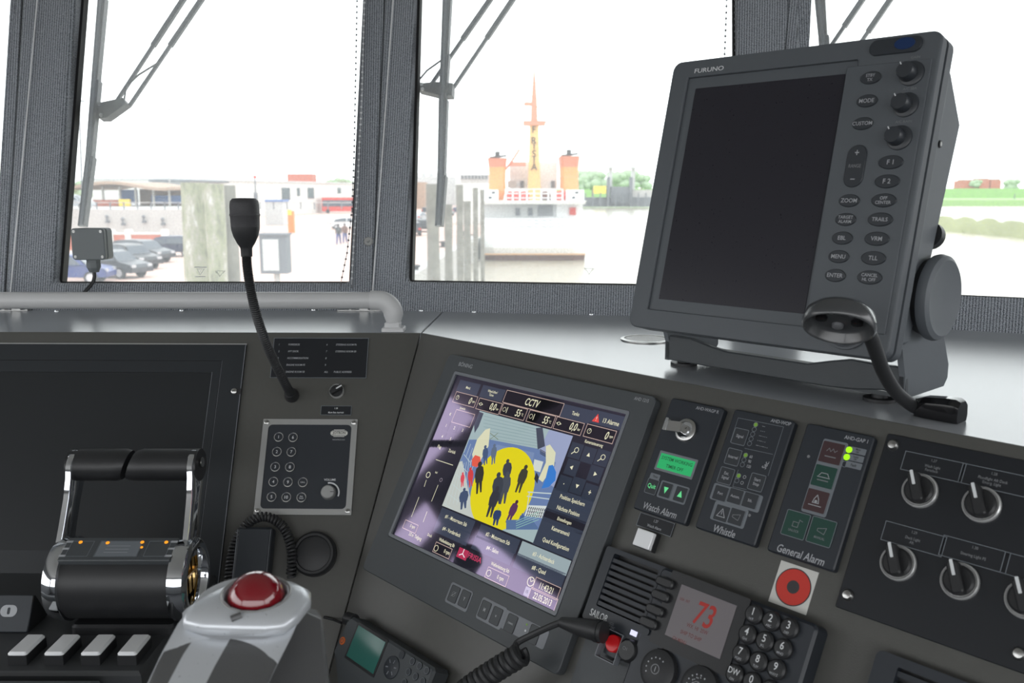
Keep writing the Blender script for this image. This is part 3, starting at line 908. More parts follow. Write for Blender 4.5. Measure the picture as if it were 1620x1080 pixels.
# fist microphone in its holder with coiled cord
def coil(path, Rr, r, turns, m, seg=7, sub=12):
    pts = smooth(path, 14); n = turns * sub; out = []
    Ls = [0]
    for a, b in zip(pts[:-1], pts[1:]): Ls.append(Ls[-1] + (b - a).length)
    nrm = None
    for i in range(n + 1):
        s_ = Ls[-1] * i / n
        k = 0
        while k < len(Ls) - 2 and Ls[k+1] < s_: k += 1
        t = (s_ - Ls[k]) / max(1e-9, Ls[k+1] - Ls[k]); p = pts[k].lerp(pts[k+1], t); d = (pts[k+1] - pts[k]).normalized()
        nrm = d.orthogonal().normalized() if nrm is None else (nrm - d * nrm.dot(d)).normalized()
        q = 2 * math.pi * i / sub; out.append(p + (nrm * math.cos(q) + d.cross(nrm) * math.sin(q)) * Rr)
    mb = MB(); mb.tube(out, r, m, seg); return mb
T = LEFT.sub(400, 880)
fm = thing('fist_microphone', 'black slab-shaped hand microphone hanging on the left slope below the intercom panel', 'microphone', T.mtx())
cx, cy, w, h = prect(T, [(379, 832), (432, 832), (424, 925), (368, 922)], 0.02)
mb = MB(); mb.rbox(cx, cy - .012, w, h + .02, 0.006, 0.026, 'bezel_dark', 0.003, 0.003); mb.build('body', fm)
mb = MB(); mb.line([(cx - w/2 + .0005, cy + h/2 - .006), (cx - w/2 + .0005, cy - h/2)], .0010, 0.0262, 'rim'); mb.line([(cx + w/2 - .0015, cy + h/2 - .006), (cx + w/2 - .0015, cy - h/2)], .0006, 0.0262, 'rim'); mb.build('edge_trim', fm)
mb = MB(); mb.rbox(cx, cy, w*.6, h*.6, 0, 0.0065, 'black', .002); mb.build('holder', fm)
I = fm.matrix_world.inverted()
cpts = [LEFT.hit(362, 940, .018), LEFT.hit(364, 900, .018), LEFT.hit(372, 860, .018), LEFT.hit(392, 828, .020), LEFT.hit(420, 817, .020), LEFT.hit(447, 832, .018), LEFT.hit(460, 862, .016), LEFT.hit(462, 890, .014), LEFT.hit(460, 912, .010)]
coil([I @ p for p in cpts], 0.0052, 0.0019, 46, 'blacksoft').build('coiled_cord', fm)
T = LEFT.sub(499, 877)
rk = thing('round_socket_cap', 'round black screw cap on the left slope beside the hand microphone', 'cap', T.mtx())
mb = MB(); mb.lathe([(0.030, 0), (0.030, 0.010), (0.027, 0.014), (0.024, 0.014), (0.0235, 0.011)], 'black', seg=40); mb.build('rim', rk)
mb = MB(); mb.lathe([(0.0235, 0.006), (0.0235, 0.011), (0.022, 0.0118)], 'blacksoft', seg=40); mb.build('lid', rk)

# ================================================================== INSTRUMENTS ON THE ANGLED SLOPE
HM = 0.012
T = MID.sub(850, 815)
am = thing('touch_monitor', 'lit touch monitor with the deck camera picture, set in the angled console slope', 'monitor', T.mtx())
cx, cy, w, h = prect(T, [(711, 562), (1041.7, 624.4), (880, 1069), (571.9, 897.8)], HM)
sx, sy, sw_, sh_ = prect(T, [(722.4, 596.7), (988, 653.7), (873.6, 966), (622, 839.7)], HM)
sw_ = .304; sh_ = .228
OX, OY = cx, cy
mb = MB()
mb.ring(rrect(cx, cy, w, h, .007, 5), rrect(sx, sy, sw_ + .008, sh_ + .008, .003, 5), 0.0, HM, 'bezel'); o = mb.build('bezel', am)
bv = o.modifiers.new('soft_edge', 'BEVEL'); bv.width = .0012; bv.segments = 2; bv.limit_method = 'ANGLE'
mb = MB(); mb.frame(sx, sy, sw_ + .008, sh_ + .008, .004, HM - .002, HM + .0006, 'rim', .003, .0005); mb.build('screen_rim', am)
mb = MB()
u, v = T.uv(737, 577, HM); mb.text('BÖNING', u, v, HM + .0002, .0078, 'grey', 0.95)
mb.build('maker_lettering', am); mb = MB()
u, v = T.uv(1015, 632, HM); mb.text('AHD 1215', u, v, HM + .0002, .0055, 'grey', 0.85)
mb.build('lettering', am)
HS = HM - .0025
def c6(x, y): return (600 + x/3.6, 780 + y/3.6)
def c5(x, y): return (620 + x/3.857, 550 + y/3.857)
for grp in ([(428, 578), (486, 606)], [(605, 664), (668, 696)], [(750, 740)], [(880, 808)]):
    pass
def bz(x, y): return T.uv(*c6(x, y), HM)
mb = MB()
a = bz(455, 590); mb.rbox(a[0], a[1], .0400, .0245, HM, HM + .0006, 'rim', .003)
a = bz(640, 683); mb.rbox(a[0], a[1], .0420, .0250, HM, HM + .0006, 'rim', .003)
a = bz(790, 755); mb.rbox(a[0], a[1], .090, .0205, HM, HM + .0005, 'rim', .003)
mb.build('key_surround', am)
for (x, y), g_ in (((428, 575), 'sq'), ((488, 602), 'Y'), ((603, 664), 'M'), ((668, 700), '*'), ((752, 742), 'DIMMER'), ((882, 806), '')):
    a = bz(x, y)
    mb = MB(); mb.rbox(a[0], a[1], .0152, .0195, HM + .0005, HM + .0012, 'bezel', .002)
    mb.frame(a[0], a[1], .0152, .0195, .0005, HM + .0012, HM + .0014, 'black', .002)
    if g_ == 'sq': mb.line([(a[0]-.003, a[1]-.003), (a[0]+.003, a[1]+.003)], .0005, HM + .0014, 'grey'); mb.circ(a[0], a[1], .003, HM + .0014, 'dimgrey', 12, .0024)
    elif g_: mb.text(g_, a[0], a[1], HM + .0014, .006 if len(g_) == 1 else .0028, 'grey', .8)
    mb.build('key', am)
mb = MB(); a = bz(835, 783); mb.circ(a[0], a[1], .0013, HM + .001, 'white', 12); a = bz(843, 748); mb.circ(a[0], a[1], .0012, HM + .001, 'led_dim', 12); mb.build('indicator_lamp', am)

# the picture on the screen
E_ = {}
def em(rgb, es=1.0):
    k = (rgb, es)
    if k not in E_: E_[k] = smat(rgb, es)
    return E_[k]
UIBG = em((30, 31, 38)); UIBT = em((54, 62, 76)); UIBT2 = em((150, 166, 170)); UITX = em((225, 222, 190)); UIBX = em((12, 13, 14)); UILN = em((196, 170, 160)); UIDK = em((20, 22, 28))
scr = MB(); scr.rbox(sx, sy, sw_, sh_, 0.0, HS, UIBG); screen = scr.build('screen', am, smooth=0)
Lz = [HS + .00006]
def S5(x, y): return T.uv(*c5(x, y), HS)
def S6(x, y): return T.uv(*c6(x, y), HS)
ui = MB()
def uibtn(p, w_, h_, st=None, m=None, sz=.0064, txm=None, z=None):
    z = HS + .0001
    ui.add([(p[0]-w_/2, p[1]-h_/2, z), (p[0]+w_/2, p[1]-h_/2, z), (p[0]+w_/2, p[1]+h_/2, z), (p[0]-w_/2, p[1]+h_/2, z)], [(0, 1, 2, 3)], m or UIBT)
    if st: ui.text(st, p[0], p[1], z + .00006, sz, txm or UITX, .78)
def uibox(p, w_, h_, st, unit=None, icon=None):
    z = HS + .0001
    ui.add([(p[0]-w_/2, p[1]-h_/2, z), (p[0]+w_/2, p[1]-h_/2, z), (p[0]+w_/2, p[1]+h_/2, z), (p[0]-w_/2, p[1]+h_/2, z)], [(0, 1, 2, 3)], UIBX)
    ui.line([(p[0]-w_/2, p[1]-h_/2), (p[0]+w_/2, p[1]-h_/2), (p[0]+w_/2, p[1]+h_/2), (p[0]-w_/2, p[1]+h_/2)], .0007, z + .0001, UILN, True)
    if st: ui.text(st, p[0] + w_*(.30 if unit else 0), p[1], z + .0001, .0132, UITX, .70, 'R' if unit else 'C', shear=.15)
    if unit: ui.text(unit, p[0] + w_*.34, p[1] - h_*.06, z + .0001, .0046, UITX, .7, 'L')
    if icon:
        ix = p[0] - w_*.36
        if icon == 'o': ui.circ(ix, p[1], .0032, z + .0001, UITX, 14, .0026); ui.line([(ix, p[1]), (ix+.001, p[1]+.003)], .0006, z + .0001, UITX)
        elif icon == 'p': ui.circ(ix, p[1], .0022, z + .0001, UITX, 12, .0016); ui.text('< >', ix, p[1], z + .0001, .006, UITX, 1.0)
        else: ui.circ(ix - .001, p[1], .0030, z + .0001, UITX, 12, .0025); ui.line([(ix + .004, p[1] - .0035), (ix + .004, p[1] + .0035)], .0009, z + .0001, UITX)
uibtn(S5(466, 244), .043, .0165, 'Menü', sz=.0052)
uibtn(S5(612, 278), .044, .0165, 'Wipe/Lüfter/\nTüren', sz=.0046)
uibox(S5(858, 336), .102, .0165, 'CCTV')
uibtn(S5(1122, 402), .048, .0165, 'Tanks')
uibtn(S5(1315, 440), .050, .0165, None); p = S5(1330, 452); ui.text('13 Alarme', p[0] + .002, p[1], HS + .0002, .0076, UITX, .78)
p = S5(1250, 430); ui.add([(p[0]-.0055, p[1]-.0045, HS+.0002), (p[0]+.0055, p[1]-.0045, HS+.0002), (p[0], p[1]+.0055, HS+.0002)], [(0, 1, 2)], em((222, 70, 60))); ui.text('!', p[0], p[1]-.0005, HS + .0003, .007, em((240, 230, 220)), .8)
for (x, y), st_, un, ic_ in (((447, 315), '0', 'rpm', 'o'), ((592, 356), '0,0', 'bar', 'p'), ((742, 390), '55', '°C', 't'), ((908, 433), '55', '°C', 't'), ((1078, 477), '0,0', 'bar', 'p'), ((1268, 524), '0', 'rpm', 'o')):
    uibox(S5(x, y), .0445, .0150, st_, un, ic_)
p = S5(432, 372); ui.text('Joystick', p[0], p[1], HS + .0002, .0045, UITX, .8)
uibox(S5(435, 430), .038, .018, ''); p = S5(357, 405); ui.text('«', p[0], p[1], HS + .0002, .008, UITX)
for s_, x, y in (('1', 332, 474), ('2', 382, 488), ('3', 432, 503), ('4', 308, 540), ('5', 358, 556)):
    uibtn(S5(x, y), .012, .0125, s_, UIDK, .006)
p = S5(290, 606); ui.text('Flag', p[0], p[1], HS + .0002, .006, UITX, .8); p = S5(368, 632); ui.text('Zurück', p[0], p[1], HS + .0002, .006, UITX, .8)
def seg2(a, b, w_=.0008, m=UITX): ui.line([a, b], w_, HS + .0002, m)
seg2(S5(270, 682), S5(372, 716)); seg2(S5(210, 808), S5(198, 846)); seg2(S5(282, 838), S5(243, 935)); seg2(S5(165, 912), S5(120, 1030)); seg2(S5(215, 1000), S5(192, 1062))
p = S5(222, 775); ui.circ(p[0], p[1], .0042, HS + .0002, UITX, 16, .0032); p = S5(300, 806); ui.circ(p[0], p[1], .0026, HS + .0002, em((150, 140, 150)), 12, .002)
p = S5(272, 760); ui.text('Incl', p[0], p[1], HS + .0002, .004, UITX, .8)
uibox(S6(178, 190), .028, .011, ''); p = S6(190, 192); ui.text('0 rpm', p[0], p[1], HS + .0003, .006, UITX, .7)
p = S6(205, 248); ui.text('3,0 m  Tiefgang', p[0], p[1], HS + .0002, .0062, UITX, .7); p = S6(272, 232); ui.text('Druck', p[0] + .006, p[1], HS + .0002, .005, UITX, .7)
for s_, x, y, w_, mm in (('#1 - Motorraum Stb', 437, 155, .066, UIBT), ('#4 - Vorderdeck', 412, 220, .066, UIBT), ('#2 - Motorraum Stb', 675, 258, .070, UIBT), ('#4 - Salon', 645, 322, .070, UIBT), ('#3 - Achterdeck', 936, 368, .078, UIBT2), ('#8 - Quad', 908, 438, .078, UIBT)):
    uibtn(S6(x, y), w_, .0170, s_, mm, .0066)
for s_, x, y in (('Wellenleistung Bb', 384, 283), ('Wellenleistung Stb', 688, 424)):
    p = S6(x, y); ui.text(s_, p[0], p[1], HS + .0002, .0058, UITX, .72)
uibox(S6(360, 325), .032, .0125, ''); p = S6(325, 313); ui.circ(p[0], p[1], .004, HS + .0003, UITX, 14, .0033); p = S6(385, 338); ui.text('0 rpm', p[0], p[1], HS + .0003, .0066, UITX, .7)
uibox(S6(670, 475), .036, .0125, ''); p = S6(625, 455); ui.circ(p[0], p[1], .004, HS + .0003, UITX, 14, .0033); p = S6(690, 486); ui.text('0 rpm', p[0], p[1], HS + .0003, .0066, UITX, .7)
p = S6(864, 503); ui.circ(p[0], p[1], .0055, HS + .0002, UITX, 18, .0045); seg2(p, (p[0] - .002, p[1] + .003)); seg2(p, (p[0] + .003, p[1] + .002))
uibox(S6(952, 542), .038, .0135, ''); p = S6(952, 542); ui.text('11:43:21', p[0], p[1], HS + .0003, .0098, UITX, .68)
uibox(S6(930, 603), .041, .0135, ''); p = S6(930, 603); ui.text('22.05.2013', p[0], p[1], HS + .0003, .0098, UITX, .66)
p = S6(842, 560); uibtn(p, .008, .010, None, em((150, 150, 160))); ui.text('15', p[0], p[1], HS + .0003, .005, UIDK, .8)
p = S6(475, 345); uibtn((p[0], p[1]), .018, .012, None, em((176, 52, 84)))
for q in (90, 210, 330): seg2(p, (p[0] + .0055*math.cos(R(q)), p[1] + .0055*math.sin(R(q))), .0012, em((235, 225, 230)))
p = S6(545, 368); ui.text('FRISIA', p[0], p[1], HS + .0002, .0092, em((196, 62, 98)), 1.0)
p = S5(1232, 586); ui.text('Kamerasteuerung', p[0], p[1], HS + .0002, .0054, UITX, .72)
for x, y, k in ((1122, 628, 'mag'), (1200, 655, '^'), (1283, 672, 'mag'), (1098, 730, '<'), (1240, 770, '>'), (1050, 830, '.'), (1132, 842, 'v'), (1208, 882, '+')):
    p = S5(x, y); uibtn(p, .0190, .0185, None, em((46, 54, 66))); z = HS + .0003; s_ = .003
    if k == 'mag': ui.circ(p[0]+.001, p[1]+.001, .0034, z, UITX, 14, .0026); seg2((p[0]-.001, p[1]-.001), (p[0]-.0045, p[1]-.0045), .0011)
    elif k in '^v<>':
        q = {'^': 90, 'v': 270, '<': 180, '>': 0}[k]; ui.add([(p[0]+s_*math.cos(R(q+j)), p[1]+s_*math.sin(R(q+j)), z) for j in (0, 120, 240)], [(0, 1, 2)], UITX)
    else: ui.text(k, p[0], p[1], z, .010, UITX)
for s_, x, y, f_ in (('Position Speichern', 1100, 933, 1), ('Nächste Position', 1076, 995, 1), ('Einstellungen', 1052, 1058, 0)):
    p = S5(x, y); uibtn(p, .0660, .0150, s_, UIBT if f_ else UIBG, .0066 if f_ else .0054)
for s_, x, y in (('Kameramenü', 1033, 215), ('Quad Konfiguration', 1004, 293)):
    uibtn(S6(x, y), .0660, .0170, s_, UIBT, .0066)
ui.build('display_text', screen, smooth=0)

# camera picture
q = [T.uv(757.4, 649.8, HS), T.uv(906.5, 688.7, HS), T.uv(844.4, 856.4, HS), T.uv(700, 802, HS)]
x0 = (q[0][0] + q[3][0])/2; x1 = (q[1][0] + q[2][0])/2; y1 = (q[0][1] + q[1][1])/2; y0 = (q[2][1] + q[3][1])/2
cc = MB(); zz = [HS + .0001]
def clip(pts):
    def cl(P, f, g_):
        out = []
        for i in range(len(P)):
            a, b = P[i-1], P[i]; fa, fb = f(a), f(b)
            if (fa >= 0) != (fb >= 0):
                t = fa / (fa - fb); out.append((a[0] + (b[0]-a[0])*t, a[1] + (b[1]-a[1])*t))
            if fb >= 0: out.append(b)
        return out
    for f in (lambda p: p[0]-x0, lambda p: x1-p[0], lambda p: p[1]-y0, lambda p: y1-p[1]):
        pts = cl(pts, f, None)
        if len(pts) < 3: return None
    return pts
def pol(pts, m, raw=False):
    P = pts if raw else [S5(*p) for p in pts]
    P = clip([tuple(p) for p in P])
    if P:
        zz[0] += .000006
        cc.add([(a, b, zz[0]) for a, b in P], [tuple(range(len(P)))], m)
def lin5(a, b, w_, m):
    a = V(S5(*a)); b = V(S5(*b)); t = (b - a).normalized(); n = V((-t.y, t.x)) * w_/2
    pol([tuple(a-n), tuple(b-n), tuple(b+n), tuple(a+n)], m, True)
WAT = em((158, 178, 180)); WAT2 = em((140, 162, 166)); DECK = em((104, 126, 168)); DECKD = em((78, 96, 134)); YEL = em((222, 208, 22)); CRM = em((214, 214, 182)); CRM2 = em((190, 196, 190)); RAILW = em((190, 205, 205)); DKP = em((48, 52, 62)); DKP2 = em((66, 72, 86)); SKB = em((150, 160, 192))
pol([(x0, y0), (x1, y0), (x1, y1), (x0, y1)], WAT, True)
for k in range(9):
    lin5((560, 415 + k*22), (900, 500 + k*17), .0009, WAT2)
pol([(305, 965), (470, 560), (600, 560), (860, 610), (1010, 640), (1105, 535), (905, 1110), (700, 1100)], DECK)
pol([(1105, 535), (960, 500), (900, 620), (1000, 700), (960, 830), (1000, 860)], SKB)
pol([(305, 965), (400, 700), (430, 690), (470, 880), (520, 1060), (420, 1010)], CRM2)
pol([(600, 490), (570, 500), (520, 560), (490, 650), (500, 700), (540, 690), (590, 600)], CRM)
pol([(880, 490), (920, 485), (935, 600), (890, 620)], DKP2)
pol([(520, 385), (560, 400), (530, 480), (505, 520), (500, 430)], DKP2)
pol([(940, 600), (965, 590), (1000, 640), (990, 720), (920, 820), (895, 800), (940, 700)], CRM)
pol([(870, 680), (925, 695), (905, 760), (858, 745)], em((205, 212, 205)))
pol([(640, 590), (870, 640), (860, 690), (620, 640)], em((120, 140, 176)))
c0 = V(S5(668, 858)); ce = V(S5(866, 858)); rr = (ce - c0).length * 1.0
cu_ = V(S5(680, 645)); rv = abs(cu_.y - c0.y)
rr = (abs(S5(866, 880)[0] - S5(465, 900)[0])) / 2
c0 = V(((S5(866, 880)[0] + S5(465, 900)[0]) / 2, c0.y))
pol([(c0.x + rr*math.cos(2*math.pi*i/40), c0.y + rr*1.02*math.sin(2*math.pi*i/40)) for i in range(40)], YEL, True)
for k in range(6): lin5((320 + k*24, 950 - k*60), (390 + k*18, 1000 - k*60), .0007, RAILW)
for k in range(7): lin5((330 + k*22, 950 + k*2), (400 + k*14, 720 - k*6), .0006, RAILW)
for k in range(5): lin5((470 + k*12, 560 + k*26), (440 + k*12, 640 + k*26), .0006, RAILW)
lin5((830, 880), (980, 890), .0014, RAILW); lin5((825, 905), (975, 925), .0012, RAILW); lin5((840, 885), (825, 980), .0012, RAILW); lin5((975, 890), (960, 960), .0010, RAILW)
pol([(830, 960), (950, 965), (925, 1040), (810, 1025)], em((206, 214, 212)))
for j in range(3):
    for k in range(9):
        a = S5(838 + k*12 - j*6, 978 + k*1.5 + j*20); pol([(a[0]-.0007, a[1]-.0016), (a[0]+.0007, a[1]-.0016), (a[0]+.0007, a[1]+.0016), (a[0]-.0007, a[1]+.0016)], DKP, True)
for k in range(4): lin5((905, 620 + k*8), (940, 640 + k*8), .0008, DKP)
lin5((600, 520), (650, 560), .0007, em((110, 120, 90))); lin5((650, 520), (600, 560), .0007, em((110, 120, 90)))
def man(x, y, h_, m, lean=0.0, head=None, w_=1.0):
    """little figure on the screen: head, coat, two legs; feet at (x,y)"""
    f = V(S5(x, y)); H = V(S5(x + lean, y - h_)); up = (H - f); n = V((up.y, -up.x)).normalized() * up.length * .13 * w_
    P = lambda a, b: tuple(f + up*a + n*b)
    pol([P(0, -.7), P(0, -.2), P(.45, .1), P(.45, -.9)], m, True); pol([P(.02, .5), P(.02, .95), P(.45, .95), P(.45, -.1)], m, True)
    pol([P(.36, -1.1), P(.36, 1.1), P(.6, 1.4), P(.8, 1.1), P(.86, .4), P(.86, -.4), P(.8, -1.1), P(.6, -1.4)], m, True)
    c = f + up*.92; r_ = up.length*.085
    pol([(c.x + r_*math.cos(R(q_*36)), c.y + r_*math.sin(R(q_*36))) for q_ in range(10)], head or m, True)
BL1 = em((70, 88, 122))
man(572, 715, 120, BL1); man(618, 712, 125, em((96, 110, 130)), 10); pol([(490, 680), (510, 655), (540, 665), (545, 700), (520, 730), (490, 720)], em((222, 92, 72)))
man(482, 850, 120, em((204, 66, 66)), 0); man(430, 850, 90, em((214, 78, 90)), 5); man(435, 985, 130, em((66, 80, 108)), 10, w_=1.6)
man(530, 890, 195, em((52, 52, 44)), 10); man(700, 830, 150, em((60, 64, 74)), 10, w_=1.3); man(672, 955, 200, em((70, 76, 84)), 40, w_=1.1); man(640, 960, 200, em((58, 64, 72)), 15, w_=1.2)
man(765, 885, 170, em((64, 62, 48)), 60, w_=1.1); man(590, 1035, 190, em((52, 54, 60)), 60, w_=1.1); man(705, 1070, 140, em((88, 52, 88)), 65, em((70, 40, 60)), 1.1); man(630, 1085, 110, em((44, 62, 100)), 25, em((190, 200, 60)), 1.7)
man(790, 1080, 70, em((70, 96, 140)), 10, w_=1.5)
pol([(960, 720), (985, 715), (1005, 760), (1000, 810), (960, 850), (915, 860), (940, 800)], em((58, 122, 200)))
pol([(885, 760), (900, 790), (890, 830), (870, 800)], DKP); pol([(700, 1050), (860, 1050), (905, 1110), (700, 1110)], em((86, 112, 150)))
for k in range(4): lin5((760, 1060 + k*14), (900, 1000 + k*16), .0006, em((150, 200, 180)))
cc.build('camera_picture', screen, smooth=0)

# small module panels
def c8(x, y): return (980 + x/3.483, 600 + y/3.483)
HP = 0.008
def module(name, label, cat, corners, title, code, tpx, cpx):
    mx = sum(p[0] for p in corners)/4; my = sum(p[1] for p in corners)/4
    T = MID.sub(mx, my)
    cx, cy, w, h = prect(T, corners, HP)
    t = thing(name, label, cat, T.mtx(), 'alarm and signal modules on the angled slope')
    mb = MB(); mb.rbox(cx, cy, w, h, 0, HP, 'module', .003, .0012); mb.build('housing', t)
    mb = MB()
    u, v = T.uv(*c8(*tpx), HP); mb.text(title, u, v, HP + .0002, .0102, 'grey', .78, shear=.12); mb.build('title', t); mb = MB()
    u, v = T.uv(*c8(*cpx), HP); mb.text(code, u, v, HP + .0002, .0050, 'grey', .9)
    mb.build('lettering', t)
    return t, T, (lambda x, y: T.uv(*c8(x, y), HP))
def key(par, p, w, h, st=None, foil='keyfoil', m='dimgrey', sz=.0042, draw=None, edge='outline'):
    mb = MB(); mb.rbox(p[0], p[1], w, h, HP, HP + .0006, foil, .0016, n=3); mb.frame(p[0], p[1], w, h, .0006, HP + .0006, HP + .0008, edge, .0016, n=3)
    o = mb.build('key', par)
    if st or draw:
        mb = MB()
        if st: mb.text(st, p[0], p[1], HP + .0009, sz, m, .85)
        if draw: draw(mb, p)
        mb.build('lettering', o)
    return o
# watch alarm
wa, T, L8 = module('watch_alarm_panel', 'tall dark module marked Watch Alarm with a key switch and a green text display', 'alarm panel', [(1059, 630.1), (1145, 643), (1084.8, 829.7), (1003, 805)], 'Watch Alarm', 'AHD-WAGP R', (222, 720), (485, 168))
u, v = L8(370, 282)
mb = MB(); mb.lathe([(.0125, 0), (.0125, .003), (.0105, .0042), (.0092, .0042), (.0088, .002)], 'steel', (u, v, HP), seg=32); mb.cyl((u, v, HP), .0088, .003, 'chrome', seg=24); mb.cyl((u, v, HP), .005, .0045, 'steel', seg=20); mb.line([(u-.002, v-.002), (u+.002, v+.002)], .0008, HP + .0047, 'black'); ks = mb.build('key_switch', wa)
mb = MB(); mb.bar((u, v, HP + .004), (u, v, HP + .012), .0016, .009, 'steel', (0, 1, 0)); mb.bar((u, v, HP + .012), (u - .016, v - .002, HP + .014), .011, .0015, 'steel', (0, 0, 1)); mb.rbox(u - .017, v - .001, .004, .014, HP + .012, HP + .016, 'chrome', .001); mb.build('key', ks)
a = L8(312, 470)
mb = MB(); mb.rbox(a[0], a[1], .0490, .0215, HP, HP + .0006, 'rim', .001); mb.build('display_frame', wa)
mb = MB(); mb.rbox(a[0], a[1], .0440, .0165, HP + .0006, HP + .0008, 'lcd_green'); mb.text('SYSTEM WORKING', a[0], a[1] + .0038, HP + .00085, .0052, 'lcd_ink', .9); mb.text('TIMER OFF', a[0], a[1] - .0038, HP + .00085, .0052, 'lcd_ink', .9); mb.build('display', wa)
key(wa, L8(180, 590), .0150, .0165, 'Quit', m='green_lit', sz=.0066); key(wa, L8(257, 610), .0150, .0165, None, draw=lambda mb, p: mb.add([(p[0]-.003, p[1]+.003, HP+.001), (p[0]+.003, p[1]+.003, HP+.001), (p[0], p[1]-.004, HP+.001)], [(0, 2, 1)], 'green_lit')); key(wa, L8(337, 634), .0150, .0165, None, draw=lambda mb, p: mb.add([(p[0]-.003, p[1]-.003, HP+.001), (p[0]+.003, p[1]-.003, HP+.001), (p[0], p[1]+.004, HP+.001)], [(0, 1, 2)], 'green_lit'))
mb = MB(); a = L8(295, 622); mb.rbox(a[0], a[1], .036, .0185, HP, HP + .0003, 'outline', .002); a = L8(196, 535); mb.rbox(a[0], a[1], .0125, .0060, HP, HP + .0004, 'outline', .001); mb.text('Timer', a[0] + .001, a[1], HP + .0006, .0035, 'black', .8); mb.build('key_surround', wa)
# whistle
wp, T, L8 = module('whistle_panel', 'tall dark module marked Whistle full of small foil keys between two alarm modules', 'signal panel', [(1160.9, 647.4), (1258.5, 664.6), (1192.5, 864.7), (1100, 834)], 'Whistle', 'AHD-WOP', (578, 836), (890, 236))
mb = MB(); z = HP + .0003
mb.line([L8(655, 212), L8(905, 262), L8(820, 530)], .0005, z, 'outline'); mb.line([L8(655, 212), L8(612, 345)], .0005, z, 'outline'); mb.line([L8(692, 380), L8(845, 413)], .0005, z, 'outline'); mb.line([L8(655, 500), L8(625, 590), L8(700, 607)], .0005, z, 'outline')
for i, s_ in enumerate(('—', '- - -', '— - - -', '- — - -', '— - — - -')):
    a = L8(742 - i*8.6 + 8.6, 250 + i*26); mb.text(s_, a[0] + .0075, a[1], z, .004, 'grey', .8, 'L')
for s_, x, y in (('60', 726, 426), ('90', 718, 452), ('120', 714, 480)):
    a = L8(x, y); mb.text(s_, a[0], a[1], z, .0042, 'grey')
a = L8(806, 470); mb.text('Sec.', a[0], a[1], z, .0068, 'grey', .8, rot=R(78))
a = L8(690, 538); mb.circ(a[0], a[1], .0018, z, 'grey', 10, .0013); a = L8(676, 570); mb.circ(a[0], a[1], .0018, z, 'grey', 10, .0013)
mb.build('print_lines', wp)
for i in range(5):
    a = L8(752 - i*8.6, 250 + i*26); mb = MB(); mb.circ(a[0], a[1], .0026, HP + .0004, 'outline', 14, .0020)
    if i == 0: mb.circ(a[0], a[1], .0020, HP + .0004, 'led_dim', 12)
    mb.build('indicator_lamp', wp)
for x, y, on in ((696, 418, 1), (687, 444, 0), (678, 470, 0), (658, 531, 1), (648, 558, 0)):
    a = L8(x, y); mb = MB(); mb.circ(a[0], a[1], .0026, HP + .0004, 'outline', 14, .0020)
    if on: mb.circ(a[0], a[1], .0020, HP + .0004, 'led_dim', 12)
    mb.build('indicator_lamp', wp)
mb = MB(); a = L8(642, 650); mb.rbox(a[0], a[1], .0560, .0170, HP, HP + .0003, 'outline', .002); a = L8(605, 745); mb.rbox(a[0], a[1], .0385, .0190, HP, HP + .0003, 'outline', .002); mb.build('key_surround', wp)
for s_, x, y in (('Signal', 665, 316), ('Interval', 628, 428), ('Ext.\nSignal', 588, 532), ('Start\nStop', 758, 568)):
    key(wp, L8(x, y), .0165, .0170, s_, sz=.0044, m='grey')
for s_, x, y in (('Port', 558, 628), ('Autom.', 640, 645), ('Stb.', 722, 668)):
    key(wp, L8(x, y), .0165, .0155, s_, sz=.0040, m='grey')
def tri(mb, p):
    mb.line([(p[0]-.0045, p[1]-.0035), (p[0]+.0045, p[1]-.0035), (p[0], p[1]+.0045)], .0007, HP+.001, 'grey', True); mb.line([(p[0], p[1]-.001), (p[0], p[1]+.0018)], .0007, HP+.001, 'grey')
def horn(mb, p, s_=1.0, m='dimgrey'):
    mb.line([(p[0]-.004*s_, p[1]-.001*s_), (p[0]+.003*s_, p[1]-.003*s_), (p[0]+.004*s_, p[1]+.003*s_), (p[0]-.004*s_, p[1]+.001*s_)], .0006, HP+.001, m, True)
key(wp, L8(565, 738), .0165, .0165, draw=tri); key(wp, L8(645, 758), .0165, .0165, draw=horn)
mb = MB(); a = L8(717, 748); mb.lathe([(.0016, 0), (.0012, .0008)], 'dimgrey', (a[0], a[1], HP), seg=10); mb.build('sensor', wp)
